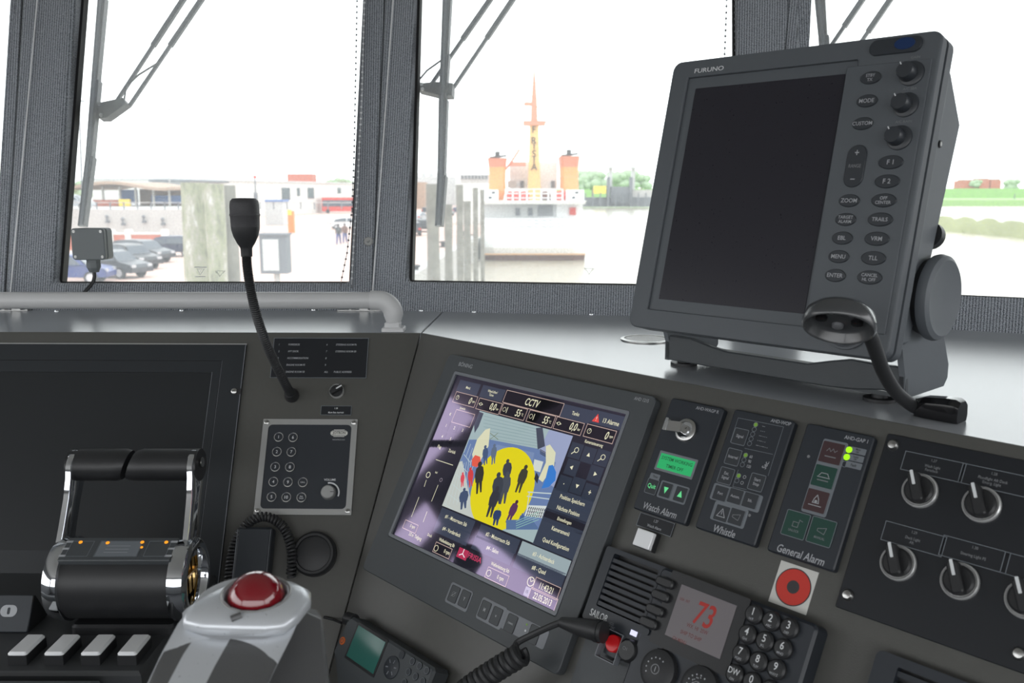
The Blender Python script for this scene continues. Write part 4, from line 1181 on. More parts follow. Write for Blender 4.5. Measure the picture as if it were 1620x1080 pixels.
# general alarm
ga, T, L8 = module('general_alarm_panel', 'tall dark module marked General Alarm with dark red and green square keys', 'alarm panel', [(1275.7, 668.9), (1383.4, 689), (1320, 904), (1213, 871)], 'General Alarm', 'AHD-GAP 1', (998, 965), (1305, 330))
mb = MB(); a = L8(1128, 540); P = [L8(1128, 345), L8(1240, 360), L8(1140, 740), L8(1018, 720)]; mb.rbox(sum(p[0] for p in P)/4, sum(p[1] for p in P)/4, .0245, .0720, HP, HP + .0003, 'outline', .002); mb.build('key_surround', ga)
def ico(k):
    def f(mb, p):
        z = HP + .001; x, y = p; m = 'dimgrey'
        if k == 'fire': mb.line([(x-.003, y-.002), (x-.002, y+.002), (x, y+.0055), (x+.002, y+.002), (x+.003, y-.002)], .0008, z, 'grey', True); mb.circ(x, y-.0005, .0014, z, 'grey', 10); mb.line([(x-.006, y-.0045), (x+.006, y-.0045)], .0007, z, 'grey')
        elif k == 'boat': mb.line([(x-.005, y), (x-.003, y+.003), (x+.003, y+.003), (x+.005, y)], .0006, z, 'grey'); mb.line([(x-.006, y-.001), (x+.006, y-.001)], .0006, z, 'grey'); mb.line([(x-.005, y-.004), (x+.005, y-.004)], .0010, z, m)
        elif k == 'wave': mb.line([(x-.005, y+.001), (x-.003, y+.004), (x-.001, y+.001), (x+.001, y+.004), (x+.003, y+.001), (x+.005, y+.003)], .0006, z, m); mb.line([(x-.005, y-.004), (x+.005, y-.004)], .0010, z, m)
        elif k == 'lock': mb.frame(x, y, .0060, .0050, .0006, z, z + .0001, m); mb.line([(x+.003, y+.0025), (x+.003, y+.005), (x+.006, y+.004)], .0006, z, m); mb.text('UNLOCK', x, y-.0060, z, .0032, m)
        else: horn(mb, (x, y+.001), 1.0, m); mb.text('MANUAL', x, y-.0060, z, .0032, m)
    return f
for k, x, y, fo in (('wave', 1170, 406, 'keyfoil_red'), ('boat', 1128, 536, 'keyfoil_green'), ('fire', 1085, 670, 'keyfoil_red'), ('lock', 972, 800, 'keyfoil_green'), ('horn', 1114, 840, 'keyfoil_green')):
    key(ga, L8(x, y), .0225 if k not in ('lock', 'horn') else .0240, .0215 if k not in ('lock', 'horn') else .0245, None, fo, draw=ico(k))
for i, (x, y) in enumerate(((1266, 388), (1253, 428), (1242, 467))):
    a = L8(x, y); mb = MB(); mb.circ(a[0], a[1], .0031, HP + .0004, 'led_green' if i < 2 else 'outline', 16, None if i < 2 else .0025); mb.build('indicator_lamp', ga)
    a = L8(x + 55, y + 8); mb = MB(); mb.rbox(a[0] - .001, a[1], .0150, .0058, HP, HP + .0003, 'outline', .0008); mb.text(('Mains\nOK', 'Supply\nOK', 'Fault')[i], a[0] - .001, a[1], HP + .0005, .0025 if i < 2 else .0035, 'black', .8); mb.build('lamp_label', ga)
mb = MB(); a = L8(1042, 424); mb.lathe([(.0016, 0), (.0012, .0008)], 'dimgrey', (a[0], a[1], HP), seg=10); mb.build('sensor', ga)

# watch alarm push button and its plate
T = MID.sub(1040, 832)
np2 = thing('name_plate', 'engraved black plate tucked under the Watch Alarm module', 'plate', T.mtx())
cx, cy, w, h = prect(T, [(1013, 812), (1069, 826), (1063, 849), (1008, 832)])
mb = MB(); mb.rbox(cx, cy, w, h, 0, .0014, 'plate'); mb.frame(cx, cy, w, h, .0006, .0014, .0016, 'outline'); mb.build('plate', np2)
mb = MB(); mb.text('1.37', cx, cy + .003, .0017, .0042, 'grey'); mb.text('Watch Alarm', cx, cy - .0032, .0017, .0042, 'grey', .8); mb.build('lettering', np2)
T = MID.sub(1027, 856)
pb = thing('push_button', 'square white push button just above the radio loudspeaker', 'button', T.mtx())
mb = MB(); mb.rbox(0, 0, .0235, .0200, 0, .007, 'black', .001); mb.build('housing', pb)
mb = MB(); mb.rbox(0, 0, .0215, .0180, .007, .012, 'capwhite', .001, .0008); mb.build('cap', pb)

# round red sticker
T = MID.sub(1255, 930)
cx, cy, w, h = prect(T, [(1236.5, 887), (1296.5, 905), (1275.5, 971.5), (1215, 952)])
stk = MB(); stk.rbox(cx, cy, w, h, 0, .0006, 'stickerwhite'); stk.circ(cx, cy, .0172, .0008, 'stickerdark', 40); stk.circ(cx, cy, .0162, .0009, 'stickerred', 40); stk.circ(cx, cy, .0060, .0010, 'stickerdark', 30)
tag(stk.build('ring_sticker', mtx=T.mtx(), smooth=0), 'square white sticker with a thick red ring between the alarm module and the radio keypad', 'sticker')

# switch plate at the right
T = MID.sub(1500, 850)
cr = [T.uv(1413, 704, .003), T.uv(1341.5, 941, .003), T.uv(1612.5, 1034, .003)]
sp2 = thing('switch_plate', 'large black plate of light switches at the right end of the angled slope', 'switch panel', T.mtx())
xl = (cr[0][0] + cr[1][0])/2 - .008; xr = .42; yt = cr[0][1] + .010; yb = (cr[1][1] + cr[2][1])/2 - .013
xr = cr[2][0] + .060
mb = MB(); mb.rbox((xl + xr)/2, (yt + yb)/2, xr - xl, yt - yb, 0, .003, 'plate', .002, .0006); mb.build('plate', sp2)
for x, y in cr + [(cr[2][0], cr[0][1])]:
    mb = MB(); mb.lathe([(.0052, 0), (.0050, .0015), (.0035, .0035), (.001, .0042)], 'steel', (x, y, .003), seg=20); mb.build('screw', sp2)
def c1(x, y): return (1280 + x/2.571, 660 + y/2.571)
NS = (0, 0)
for x, y in ((458, 304), (708, 360), (370, 597), (620, 670), (888, 745)):
    rotary(sp2, T, *c1(x, y), .0150, 116, .015, z0=.003)
for (x, y), a, b in (((505, 201), '1.27', 'Wash Light\nForedeck'), ((750, 255), '1.28', 'Floodlight Aft Deck\nEmerg. Light'), ((425, 493), '1.29', 'Deck Light\nAft'), ((672, 556), '1.30', 'Steering Light PS'), ((935, 630), '1.31', 'Deck Light SB')):
    u, v = T.uv(*c1(x, y), .003)
    w, h = .0520, .0175
    mb = MB(); mb.rbox(u, v, w, h, .003, .0042, 'plate'); mb.frame(u, v, w, h, .0006, .0042, .0044, 'outline'); mb.build('name_plate', sp2)
    mb = MB(); mb.text(a, u, v + .005, .0045, .0034, 'dimgrey', .85); mb.text(b, u, v - .0022, .0045, .0034, 'dimgrey', .85); mb.build('lettering', sp2)

# speaker grille bottom right
T = MID.sub(1470, 1060)
vg = thing('slatted_speaker', 'black slatted loudspeaker at the bottom right corner of the slope', 'speaker', T.mtx())
a = T.uv(1390, 1026, .01)
mb = MB(); W_, H_ = .17, .12; cx_, cy_ = a[0] + W_/2, a[1] - H_/2
mb.ring(rrect(cx_, cy_, W_, H_, .006), rrect(cx_ + .004, cy_, W_ - .030, H_ - .016, .002), 0, .012, 'module'); mb.build('frame', vg)
mb = MB(); mb.rbox(cx_, cy_, W_ - .01, H_ - .01, 0, .003, 'black'); 
for k in range(11):
    yy = cy_ + H_/2 - .013 - k*.0092; mb.bar((cx_ - W_/2 + .018, yy, .008), (cx_ + W_/2 - .010, yy, .008), .0045, .004, 'module', (0, 0, 1))
mb.build('slats', vg)

# ------------------------------------------------------------------ marine radio
def c7(x, y): return (880 + x/3.682, 820 + y/3.682)
HR = 0.022
T = MID.sub(1100, 960)
rd = thing('marine_radio', 'dark marine radio with loudspeaker slats, red digit display and round number keys', 'radio', T.mtx())
q = lambda x, y, h=HR: T.uv(*c7(x, y), h)
tl = q(285, 150); bl = q(135, 570); tr = q(1535, 600); tm = q(640, 262)
yt = tl[1]; yb = bl[1]; xl = (tl[0] + bl[0])/2; xm = q(635, 280)[0]
mb = MB(); mb.ring(rrect((xl + xm)/2, (yt + yb)/2, xm - xl, yt - yb, .003), rrect((xl + xm)/2 + .002, (yt + yb)/2 + .006, xm - xl - .020, yt - yb - .022, .002), 0, HR - .004, 'module'); mb.build('speaker_housing', rd)
mb = MB(); mb.rbox((xl + xm)/2, (yt + yb)/2, xm - xl - .004, yt - yb - .004, 0, .008, 'black')
n = 9
for k in range(n):
    yy = yt - .012 - k*((yt - yb - .026)/(n - 1)) * 1.0
    mb.bar((xl + .012, yy, HR - .007), (xm - .006, yy, HR - .007), .0040, .004, 'module', (0, 0, 1))
mb.build('speaker_slats', rd)
mb = MB(); a = q(225, 578, HR - .004); mb.text('SAILOR', a[0] + .004, a[1] + .004, HR - .0037, .0100, 'white', .72, 'C'); mb.build('maker_lettering', rd); mb = MB(); a = q(288, 600, HR - .004); mb.text('6222\nVHF DSC', a[0] + .008, a[1] - .001, HR - .0037, .0034, 'dimgrey', .8); mb.build('lettering', rd)
mb = MB(); a = q(452, 668, HR - .004); mb.rbox(a[0], a[1], .0080, .0050, HR - .004, HR - .0034, 'led_white'); mb.build('indicator_lamp', rd)
# display body
xr = tr[0]; yb2 = yb - .075
mb = MB(); mb.rbox((xm + xr)/2 - .002, (yt + yb2)/2, xr - xm + .004, yt - yb2, 0, HR, 'module', .006, .0025); mb.build('housing', rd)
dp = [q(738, 388), q(1070, 512), q(952, 815), q(640, 680)]
dx = sum(p[0] for p in dp)/4; dy = sum(p[1] for p in dp)/4; dw = .5*((dp[1][0]-dp[0][0]) + (dp[2][0]-dp[3][0])); dh = .5*((dp[0][1]-dp[3][1]) + (dp[1][1]-dp[2][1]))
mb = MB(); mb.rbox(dx - .002, dy - .001, dw + .026, dh + .022, HR, HR + .002, 'black', .002); mb.build('display_surround', rd)
mb = MB(); mb.rbox(dx, dy, dw, dh, HR + .002, HR + .0026, 'lcd_off'); dsp = mb.build('display', rd)
mb = MB(); mb.text('73', dx + .003, dy + .006, HR + .0028, .030, 'red_seg', .75, shear=.1); mb.text('WX  HI  25W', dx, dy - .008, HR + .0028, .0050, 'red_seg_dim'); mb.text('SHIP TO SHIP', dx - .004, dy - .016, HR + .0028, .0050, 'red_seg_dim'); mb.text('CH MENU', dx - .014, dy - .024, HR + .0028, .0044, 'red_seg_dim'); mb.text('USA  INT', dx - .022, dy + .012, HR + .0028, .0036, 'red_seg_dim'); mb.build('lettering', dsp, smooth=0)
for x, y in ((648, 378), (622, 455), (590, 538), (552, 612)):
    a = q(x, y); mb = MB(); mb.rbox(a[0], a[1], .0205, .0092, HR - .004, HR + .007, 'black', .004, .0015); mb.build('soft_key', rd)
    mb = MB(); mb.rbox(a[0] - .003, a[1] - .0085, .0105, .0060, HR - .004, HR + .002, 'module', .002); mb.build('key_divider', rd)
mb = MB(); a = q(905, 868); mb.text('Thrane & Thrane', a[0], a[1], HR + .0003, .0044, 'dimgrey', .85); mb.build('lower_lettering', rd)
kp = {'1': (1160, 560), '2': (1258, 598), '3': (1366, 640), '4': (1116, 672), '5': (1215, 714), '6': (1324, 758), '7': (1074, 786), '8': (1174, 832), '9': (1280, 882), 'DW': (1034, 902), '0': (1135, 948), '#': (1240, 1000)}
k1 = V(q(1160, 560)); ex = (V(q(1366, 640)).x - k1.x)/2; ey = (V(q(1074, 786)).y - k1.y)/2
sub_ = {'1': '16/9', '2': 'ABC', '3': 'DEF', '4': 'GHI', '5': 'JKL', '6': 'MNO', '7': 'PQRS', '8': 'TUV', '9': 'WXYZ', 'DW': 'ON', '0': '', '#': ''}
for i, k in enumerate(kp):
    a = k1 + V((ex*(i % 3), ey*(i // 3)))
    mb = MB(); mb.lathe([(.0088, 0), (.0086, .0035), (.0068, .0050), (.0001, .0054)], 'black', (a.x, a.y, HR), seg=24); ko = mb.build('number_key', rd)
    mb = MB(); mb.text(k, a.x, a.y + .0022, HR + .0056, .0092 if len(k) < 2 else .0075, 'white', .85)
    if sub_[k]: mb.text(sub_[k], a.x, a.y - .0045, HR + .0055, .0030, 'grey', .9)
    mb.build('lettering', ko, smooth=0)
for x, y, n_ in ((592, 850, 'VOL'), (830, 950, 'SQL')):
    a = q(x, y, HR)
    mb = MB(); mb.lathe([(.0200, 0), (.0198, .014), (.0185, .019), (.014, .0215), (.0001, .022)], 'blacksoft', (a[0] + .004, a[1] - .004, HR - .014), seg=36)
    for q_ in range(24):
        w_ = R(q_*15); mb.bar((a[0]+.004+.0199*math.cos(w_), a[1]-.004+.0199*math.sin(w_), HR-.013), (a[0]+.004+.0196*math.cos(w_), a[1]-.004+.0196*math.sin(w_), HR+.001), .0018, .0012, 'blacksoft', (math.cos(w_), math.sin(w_), 0))
    kn = mb.build('control_knob', rd)
    mb = MB(); ax_, ay_ = a[0] + .004, a[1] - .004
    mb.circ(ax_, ay_, .0048, HR + .0084, 'dimgrey', 18, .0038)
    if n_ == 'VOL': mb.line([(ax_, ay_ - .002), (ax_, ay_ + .002)], .0008, HR + .0084, 'grey')
    for q_ in range(7):
        w_ = R(60 + q_*25); mb.circ(ax_ + .0105*math.cos(w_), ay_ + .0105*math.sin(w_), .0008, HR + .0078, 'grey', 8)
    if n_ == 'SQL':
        for i in range(16): mb.circ(ax_ + random.uniform(-.006, .006), ay_ + random.uniform(0, .009), .0006, HR + .0084, 'grey', 6)
    mb.build('marking', kn, smooth=0)
a = q(400, 760, HR)
mb = MB(); mb.lathe([(.0115, 0), (.0112, .012), (.009, .015)], 'black', (a[0] + .004, a[1], HR - .012), seg=26); mb.text('CH', a[0] + .002, a[1] + .001, HR + .0034, .0045, 'dimgrey', .9); mb.build('channel_knob', rd)
a = q(318, 724, HR - .002)
mb = MB(); mb.rbox(a[0], a[1], .0220, .0250, .0, HR - .010, 'module', .001); mb.cyl((a[0], a[1], HR - .010), .0085, .006, 'redbutton', seg=24, bev=.001); mb.build('distress_button', rd)
mb = MB(); mb.frame(a[0] - .001, a[1] - .003, .0250, .0300, .0008, HR - .010, HR - .0015, 'rim', .001); mb.build('clear_cover', rd)
# lower front strip of the radio body carrying the knobs
mb = MB(); mb.rbox((xl + xm)/2 + .004, yb - .0345, xm - xl - .004, .066, 0, HR - .015, 'bezel', .002); mb.build('lower_plate', rd)

# microphone plug and coiled cord
plg = thing('microphone_cord', 'black plug and coiled cord leaving the left side of the marine radio', 'cord', MID.sub(940, 998, .03).mtx())
I = plg.matrix_world.inverted()
p0 = I @ MID.hit(956, 1000, .030); p1 = I @ MID.hit(915, 991, .034); p2 = I @ MID.hit(888, 984, .036)
mb = MB(); mb.tube([p0, p0.lerp(p1, .5), p1, p2], [.0108, .0104, .0088, .0055], 'blacksoft', 20)
mb.tube([p0.lerp(p1, .15), p0.lerp(p1, .3)], .0115, 'black', 20); mb.build('plug', plg)
cp = [p2] + [I @ MID.hit(x, y, h) for x, y, h in ((872, 990, .038), (848, 1001, .04), (822, 1014, .042), (816, 1022, .045), (820, 1036, .046), (822, 1042, .046))]
mb = MB(); mb.tube(smooth(cp, 8), .0036, 'blacksoft', 10); mb.build('cord', plg)
cp = [I @ MID.hit(x, y, h) for x, y, h in ((826, 1034, .044), (806, 1046, .046), (780, 1062, .048), (750, 1082, .050), (715, 1110, .052), (670, 1150, .056))]
coil(cp, .0090, .0040, 20, 'blacksoft', 8, 16).build('coiled_cord', plg)

# ------------------------------------------------------------------ portable handset at the bottom
HH = 0.028
T = MID.sub(610, 1030)
hs = thing('radio_handset', 'dark grey handset with a teal display lying at the foot of the slope', 'handset', T.mtx())
def c4(x, y): return (240 + x/3.375, 800 + y/3.375)
q = lambda x, y, h=HH: T.uv(*c4(x, y), h)
a = q(1065, 590); b = q(1515, 865); c_ = q(985, 775)
W_ = b[0] - a[0]; yt = (a[1] + b[1])/2; H_ = .085
P = [(a[0] - .006, yt - .006), (a[0] + .002, yt), (b[0] - .004, yt), (b[0], yt - .004), (b[0] - .002, yt - H_), (a[0] + .03, yt - H_), (a[0] + .002, yt - .058), (a[0] - .008, yt - .050)]
mb = MB(); mb.prism(P, .004, HH, 'bezel', .003); mb.build('housing', hs)
cxm, cym = (a[0] + b[0])/2, yt - H_/2
mb = MB(); mb.rbox(cxm + .01, cym - .002, W_ - .03, H_ - .02, 0, .006, 'black', .004); mb.build('back_shell', hs)
dp = [q(1110, 635), q(1262, 722), q(1180, 905), q(1035, 800)]
dx = sum(p[0] for p in dp)/4; dy = sum(p[1] for p in dp)/4; dw = .5*((dp[1][0]-dp[0][0]) + (dp[2][0]-dp[3][0])); dh = .5*((dp[0][1]-dp[3][1]) + (dp[1][1]-dp[2][1]))
mb = MB(); mb.rbox(dx, dy, dw + .004, dh + .004, HH, HH + .0006, 'black', .001); mb.rbox(dx, dy, dw - .002, dh - .003, HH + .0006, HH + .001, 'lcd_teal'); mb.build('display', hs)
p = q(1020, 720); mb = MB(); mb.cyl((p[0], p[1], HH), .0050, .0012, 'orange', seg=20, bev=.0004); mb.circ(p[0], p[1], .0030, HH + .0013, 'stickerdark', 14, .0022); mb.build('power_button', hs)
p = q(1035, 625); mb = MB(); mb.cyl((p[0] - .010, p[1] + .004, HH - .008), .0085, .016, 'black', (1, 0.15, 0), 18, .001); mb.cyl((p[0] - .013, p[1] + .0035, HH - .008), .006, .003, 'alu', (1, .15, 0), 16); mb.build('side_knob', hs)
p = q(1282, 862); mb = MB(); mb.lathe([(.0135, 0), (.0130, .0012), (.0125, .0014)], 'bezel_dark', (p[0], p[1], HH), seg=28); pad_ = mb.build('round_pad', hs)
mb = MB()
for q_ in range(6):
    w_ = R(q_*60 + 15); mb.line([(p[0] + .006*math.cos(w_), p[1] + .006*math.sin(w_)), (p[0] + .009*math.cos(w_), p[1] + .009*math.sin(w_))], .0014, HH + .0016, 'rim')
mb.build('marking', pad_, smooth=0)
p = q(1338, 795); mb = MB(); mb.rbox(p[0], p[1], .0085, .0090, HH, HH + .0012, 'bezel_dark', .003); mb.build('key', hs)
k1 = V(q(1395, 830)); kx = V(q(1472, 878)) - k1; ky = V(q(1368, 885)) - k1
dxk = .0125; dyk = -.0125
dxk = (q(1472, 878)[0] - k1.x)/2; dyk = -(abs(q(1340, 935)[1] - k1.y))/2
for r_ in range(5):
    for c in range(3):
        x_, y_ = k1.x + dxk*c, k1.y + dyk*r_
        if y_ < yt - H_ + .008: continue
        mb = MB(); mb.cyl((x_, y_, HH), .0044, .0014, 'bezel_dark', seg=16, bev=.0004); mb.circ(x_, y_, .0040, HH + .00145, 'outline', 16, .0035); mb.build('key', hs)
mb = MB(); I = hs.matrix_world.inverted(); mb.tube([V((p_.x, p_.y, p_.z)) for p_ in [I @ LEFT.hit(512, 976, .004), I @ LEFT.hit(528, 980, .006), I @ MID.hit(540, 985, .014)]], .0016, 'black', 6); mb.build('lead', hs)
M['lamp_hood'] = mat('lamp_hood_plastic', (64, 66, 68), 0.25, coat=0.4)

# ================================================================== RADAR DISPLAY ON THE WORKTOP
RW, RH = .290, .2965
RP = Plane.tilted(at(1066, 99, 1.0), -46, 76)
rad = thing('radar_display', 'large grey radar display with an unlit screen and oval keys standing on the right worktop', 'radar', RP.mtx())
rp = lambda x, y, h=0.0: RP.uv(x, y, h)
def cR(x, y): return (1290 + x/2.456, 30 + y/2.456)
sL, sR_, sT, sB = .033, .2035, -.031, -.263
mb = MB()
mb.prism(rrect(RW/2, -RH/2, RW, RH, .010, 6), -.030, -.016, 'radar', .0)
mb.prism(rrect(RW/2, -RH/2, RW - .003, RH - .003, .009, 6), -.016, -.013, 'bezel_dark')
mb.ring(rrect(RW/2, -RH/2, RW, RH, .010, 6), rrect((sL + sR_)/2, (sT + sB)/2, sR_ - sL + .022, sT - sB + .024, .002, 6), -.013, -.0005, 'radar')
mb.prism(rrect(RW/2, -RH/2, RW - .002, RH - .002, .010, 6), -.0135, -.004, 'radar')
o = mb.build('front_bezel', rad); bv = o.modifiers.new('soft_edge', 'BEVEL'); bv.width = .002; bv.segments = 3; bv.limit_method = 'ANGLE'; bv.angle_limit = R(50)
mb = MB(); mb.rbox((sL + sR_)/2, (sT + sB)/2, sR_ - sL, sT - sB, -.0042, -.0034, 'radar_screen', .001); mb.build('screen', rad)
kpx0 = .2055
mb = MB(); mb.prism([(kpx0, sT - .005 + .010), (RW - .0055, sT + .005), (RW - .0055, -RH + .022), (kpx0 + .002, -RH + .022)], -.002, .0008, 'radar', .0006); mb.build('key_panel', rad)
mb = MB(); u, v = rp(1119, 110); mb.text('FURUNO', u + .002, v, -.0002, .0068, 'white', 1.35); mb.build('lettering', rad)
# housing behind
prof = [(-.006, -.030), (-.016, -.062), (-.052, -.104), (-.19, -.090), (-.275, -.072), (-.285, -.030)]
mb = MB(); secs = []
for x in (.008, .012, RW - .016, RW - .012):
    k = .0 if x in (.012, RW - .016) else .003
    secs.append([(x, y - (k if y > -.15 else -k), z + k*.7) for y, z in prof])
mb.loft(secs, 'radar_side'); mb.build('rear_housing', rad)
mb = MB(); mb.cyl((RW - .012, -.085, -.062), .0035, .0015, 'black', (1, 0, 0), 16); mb.lathe([(.001, 0), (.0022, .0002)], 'steel', (RW - .0104, -.085, -.062), (1, 0, 0), 12); mb.build('side_screw', rad)
mb = MB(); mb.cyl((RW - .02, -.165, -.092), .013, .010, 'black', (0, 0, -1), 20); mb.build('cable_plug', rad)
def oval(p, w, h, s_, sz=.0050, kind='key'):
    mb = MB(); pts = [(p[0] + w/2*math.cos(2*math.pi*i/28), p[1] + h/2*math.sin(2*math.pi*i/28)) for i in range(28)]
    mb.prism(pts, 0, .0022, 'knob', .0006); k = mb.build(kind, rad)
    mb = MB(); mb.text(s_, p[0], p[1], .0024, sz*1.08, 'grey', .95); mb.build('lettering', k, smooth=0)
for (x, y), s_, sz in (((217, 230), 'STBY\nTX', .0038), ((203, 320), 'MODE', .0050), ((186, 408), 'CUSTOM', .0046), ((134, 707), 'ZOOM', .0050), ((120, 780), 'TARGET\nALARM', .0038), ((107, 852), 'EBL', .0050), ((93, 924), 'MENU', .0050), ((80, 997), 'ENTER', .0050)):
    oval(rp(*cR(x, y)), .0200, .0122, s_, sz)
for (x, y), s_, sz in (((295, 558), 'F 1', .0058), ((281, 632), 'F 2', .0058), ((268, 706), 'OFF\nCENTER', .0038), ((254, 780), 'TRAILS', .0046), ((241, 855), 'VRM', .0052), ((228, 930), 'TLL', .0052), ((213, 1005), 'CANCEL\nHL OFF', .0038)):
    oval(rp(*cR(x, y)), .0228, .0128, s_, sz)
p = rp(*cR(157, 573)); mb = MB(); mb.rbox(p[0], p[1], .0185, .0400, 0, .0022, 'knob', .009, .0006, n=8); k = mb.build('range_key', rad)
mb = MB(); mb.text('+', p[0], p[1] + .0125, .0024, .010, 'grey'); mb.text('RANGE', p[0], p[1], .0024, .0046, 'dimgrey'); mb.text('–', p[0], p[1] - .0125, .0024, .010, 'grey'); mb.build('lettering', k, smooth=0)
for (x, y), s_ in (((360, 208), 'GAIN'), ((338, 330), 'A/C SEA'), ((313, 458), 'A/C RAIN')):
    p = rp(*cR(x, y), .004)
    mb = MB(); mb.lathe([(.0115, 0.0005), (.0112, .002), (.0092, .003)], 'knob', (p[0] + .002, p[1], 0), seg=28); mb.lathe([(.0082, .002), (.0078, .011), (.0070, .013), (.0001, .0133)], 'knob', (p[0], p[1], 0), seg=28); k = mb.build('knob', rad)
    mb = MB(); mb.line([(p[0] - .0035, p[1] + .005), (p[0] - .0045, p[1] + .0066)], .0010, .0134, 'white'); mb.text(s_, p[0] + .003, p[1] + .0148, .0010, .0032, 'dimgrey', 1.1); mb.build('lettering', k, smooth=0)
p = rp(*cR(312, 105)); mb = MB(); mb.rbox(p[0], p[1], .0480, .0150, 0, .0016, 'bezel_dark', .007, .0005, n=8); k = mb.build('power_key', rad)
p = rp(*cR(350, 97)); mb = MB(); mb.prism([(p[0] + .0095*math.cos(2*math.pi*i/24), p[1] + .0055*math.sin(2*math.pi*i/24)) for i in range(24)], .0016, .0024, 'led_blue', .0003); mb.build('blue_lens', k)
p = rp(1340, 512); mb = MB(); mb.lathe([(.0240, 0), (.0236, .0016), (.0215, .002), (.0205, .0008)], 'radar', (p[0], p[1], 0), seg=36); mb.lathe([(.0205, 0), (.019, .0022), (.0001, .0026)], 'knob', (p[0], p[1], 0), seg=36); mb.build('cursor_pad', rad)

# bracket carrying the radar
BR = Plane.tilted(SHELF.hit(1402, 640), -47.6, 90)
bq = lambda x, y: BR.uv(x, y)
brk = thing('display_bracket', 'dark grey yoke bracket with round clamp knobs holding up the radar display', 'bracket', BR.mtx())
uL = bq(1052, 560)[0]; uR = bq(1432, 600)[0]
topv = [bq(1052, 529), bq(1092, 535), bq(1125, 548), bq(1150, 556), bq(1277, 575), bq(1310, 571), bq(1345, 568), bq(1390, 576), bq(1432, 581)]
botv = [bq(1432, 628), bq(1395, 617), bq(1350, 616), bq(1310, 620), bq(1200, 600), bq(1125, 588), bq(1108, 583), bq(1088, 577), bq(1052, 568)]
mb = MB(); mb.prism([(u, max(v, .007)) for u, v in botv[::-1]][::-1] and topv + [(u, max(v, .008)) for u, v in botv], -.006, 0, 'bezel', .0015); mb.build('front_plate', brk)
mb = MB(); mb.box(uL + .002, .0075, -.095, uR - .002, .012, -.005, 'bezel'); mb.build('base_plate', brk)
rm_, rn_ = BR.loc(RP.O + RP.w*(RW/2) - RP.u*.185 - RP.n*.058), 0
kc_y = BR.loc(atY(1483, 470, 0.93)).y
# knob centre: the ray through its face, on the outside of the right leg
def on_u(x, y, u):
    d = ray(x, y); t = ((BR.O + BR.w * u - CAM).dot(BR.w)) / d.dot(BR.w); return BR.loc(CAM + d * t)
kc = on_u(1487, 471, uR + .018)
for s_, ux in ((1, uR), (-1, uL)):
    x0_, x1_ = (ux - .006, ux) if s_ > 0 else (ux, ux + .006)
    side = [(0.008, 0), (.03, 0), (kc.y - .028, kc.z + .040), (kc.y, kc.z + .034), (kc.y + .020, kc.z + .020), (kc.y + .026, kc.z), (kc.y + .020, kc.z - .022), (kc.y, kc.z - .036), (.03, -.100), (.016, -.100), (.008, -.092)]
    mb = MB(); mb.loft([[(x0_, y, z) for y, z in side], [(x1_, y, z) for y, z in side]], 'radar_side'); mb.build('side_leg', brk)
    cx_ = ux if s_ > 0 else ux
    mb = MB(); mb.lathe([(.034, 0), (.036, .004), (.036, .012), (.033, .015)], 'black', (cx_, kc.y, kc.z), (s_, 0, 0), 32)
    mb.lathe([(.0405, .012), (.0415, .016), (.0400, .021), (.036, .0235), (.027, .0215), (.0001, .0205)], 'radar_side', (cx_, kc.y, kc.z), (s_, 0, 0), 40); mb.build('clamp_knob', brk)
for x, y in ((1077, 577), (1387, 634)):
    p = BR.loc(SHELF.hit(x, y))
    mb = MB(); mb.lathe([(.016, -.0002), (.016, .003), (.008, .0032), (.008, .009)], 'blacksoft', (p.x, .0, p.z - .006), (0, 1, 0), 28); mb.build('foot', brk)
# mount block between body and bracket
# ventilation grille on the worktop behind the radar
p = SHELF.hit(1022, 537)
vent = thing('round_vent', 'flat round slotted metal vent in the worktop beside the radar bracket', 'vent', Matrix.Translation((p.x, p.y, SHZ)))
mb = MB(); mb.lathe([(.036, 0), (.036, .0014), (.034, .002), (.031, .002), (.031, .0006)], 'steel', seg=40, cap=False); mb.build('rim', vent)
mb = MB()
for k in range(-7, 8):
    y = k*.004; x = math.sqrt(.0305**2 - y*y); mb.bar((-x, y, .0008), (x, y, .0008), .0016, .0012, 'steel')
mb.circ(0, 0, .031, .0002, 'black', 36); mb.build('slats', vent)

# ------------------------------------------------------------------ gooseneck chart lamp
bs = SHELF.hit(1500, 664)
ax = (MID.w).copy(); ax.z = 0; ax.normalize()
lamp = thing('gooseneck_lamp', 'black gooseneck lamp with a round hooded head in front of the radar display', 'lamp', Matrix.Translation((bs.x, bs.y, SHZ)))
LI = lamp.matrix_world.inverted()
bp = Plane(bs, -V((ax.y, -ax.x, 0)), ax)   # local frame on the worktop
mb = MB()
sec = [(-.011, 0), (.011, 0), (.013, .006), (.012, .016), (.006, .021), (-.006, .021), (-.012, .016), (-.013, .006)]
ay = V((-ax.y, ax.x, 0))
mb.loft([[tuple(ax*t + ay*(a*k) + V((0, 0, b*k2))) for a, b in sec] for t, k, k2 in ((-.028, .7, .75), (-.020, .95, .9), (0, 1, 1), (.008, 1, 1), (.012, .9, .9))], 'blackgloss'); mb.build('base', lamp)
n0 = LI @ (bs + V((0, 0, .011)) - ax*.026)
hd = LI @ at(1352, 500, .735)
npts = [n0] + [LI @ at(x, y, d) for x, y, d in ((1448, 644, .845), (1418, 620, .82), (1398, 588, .795), (1386, 556, .77), (1374, 526, .75), (1360, 512, .742))]
mb = MB(); mb.tube(smooth(npts, 10), .0062, 'blacksoft', 16); mb.build('gooseneck', lamp)
axh = V((-.26, -.50, -.82)).normalized()
hc = LI @ at(1328, 508, .725)
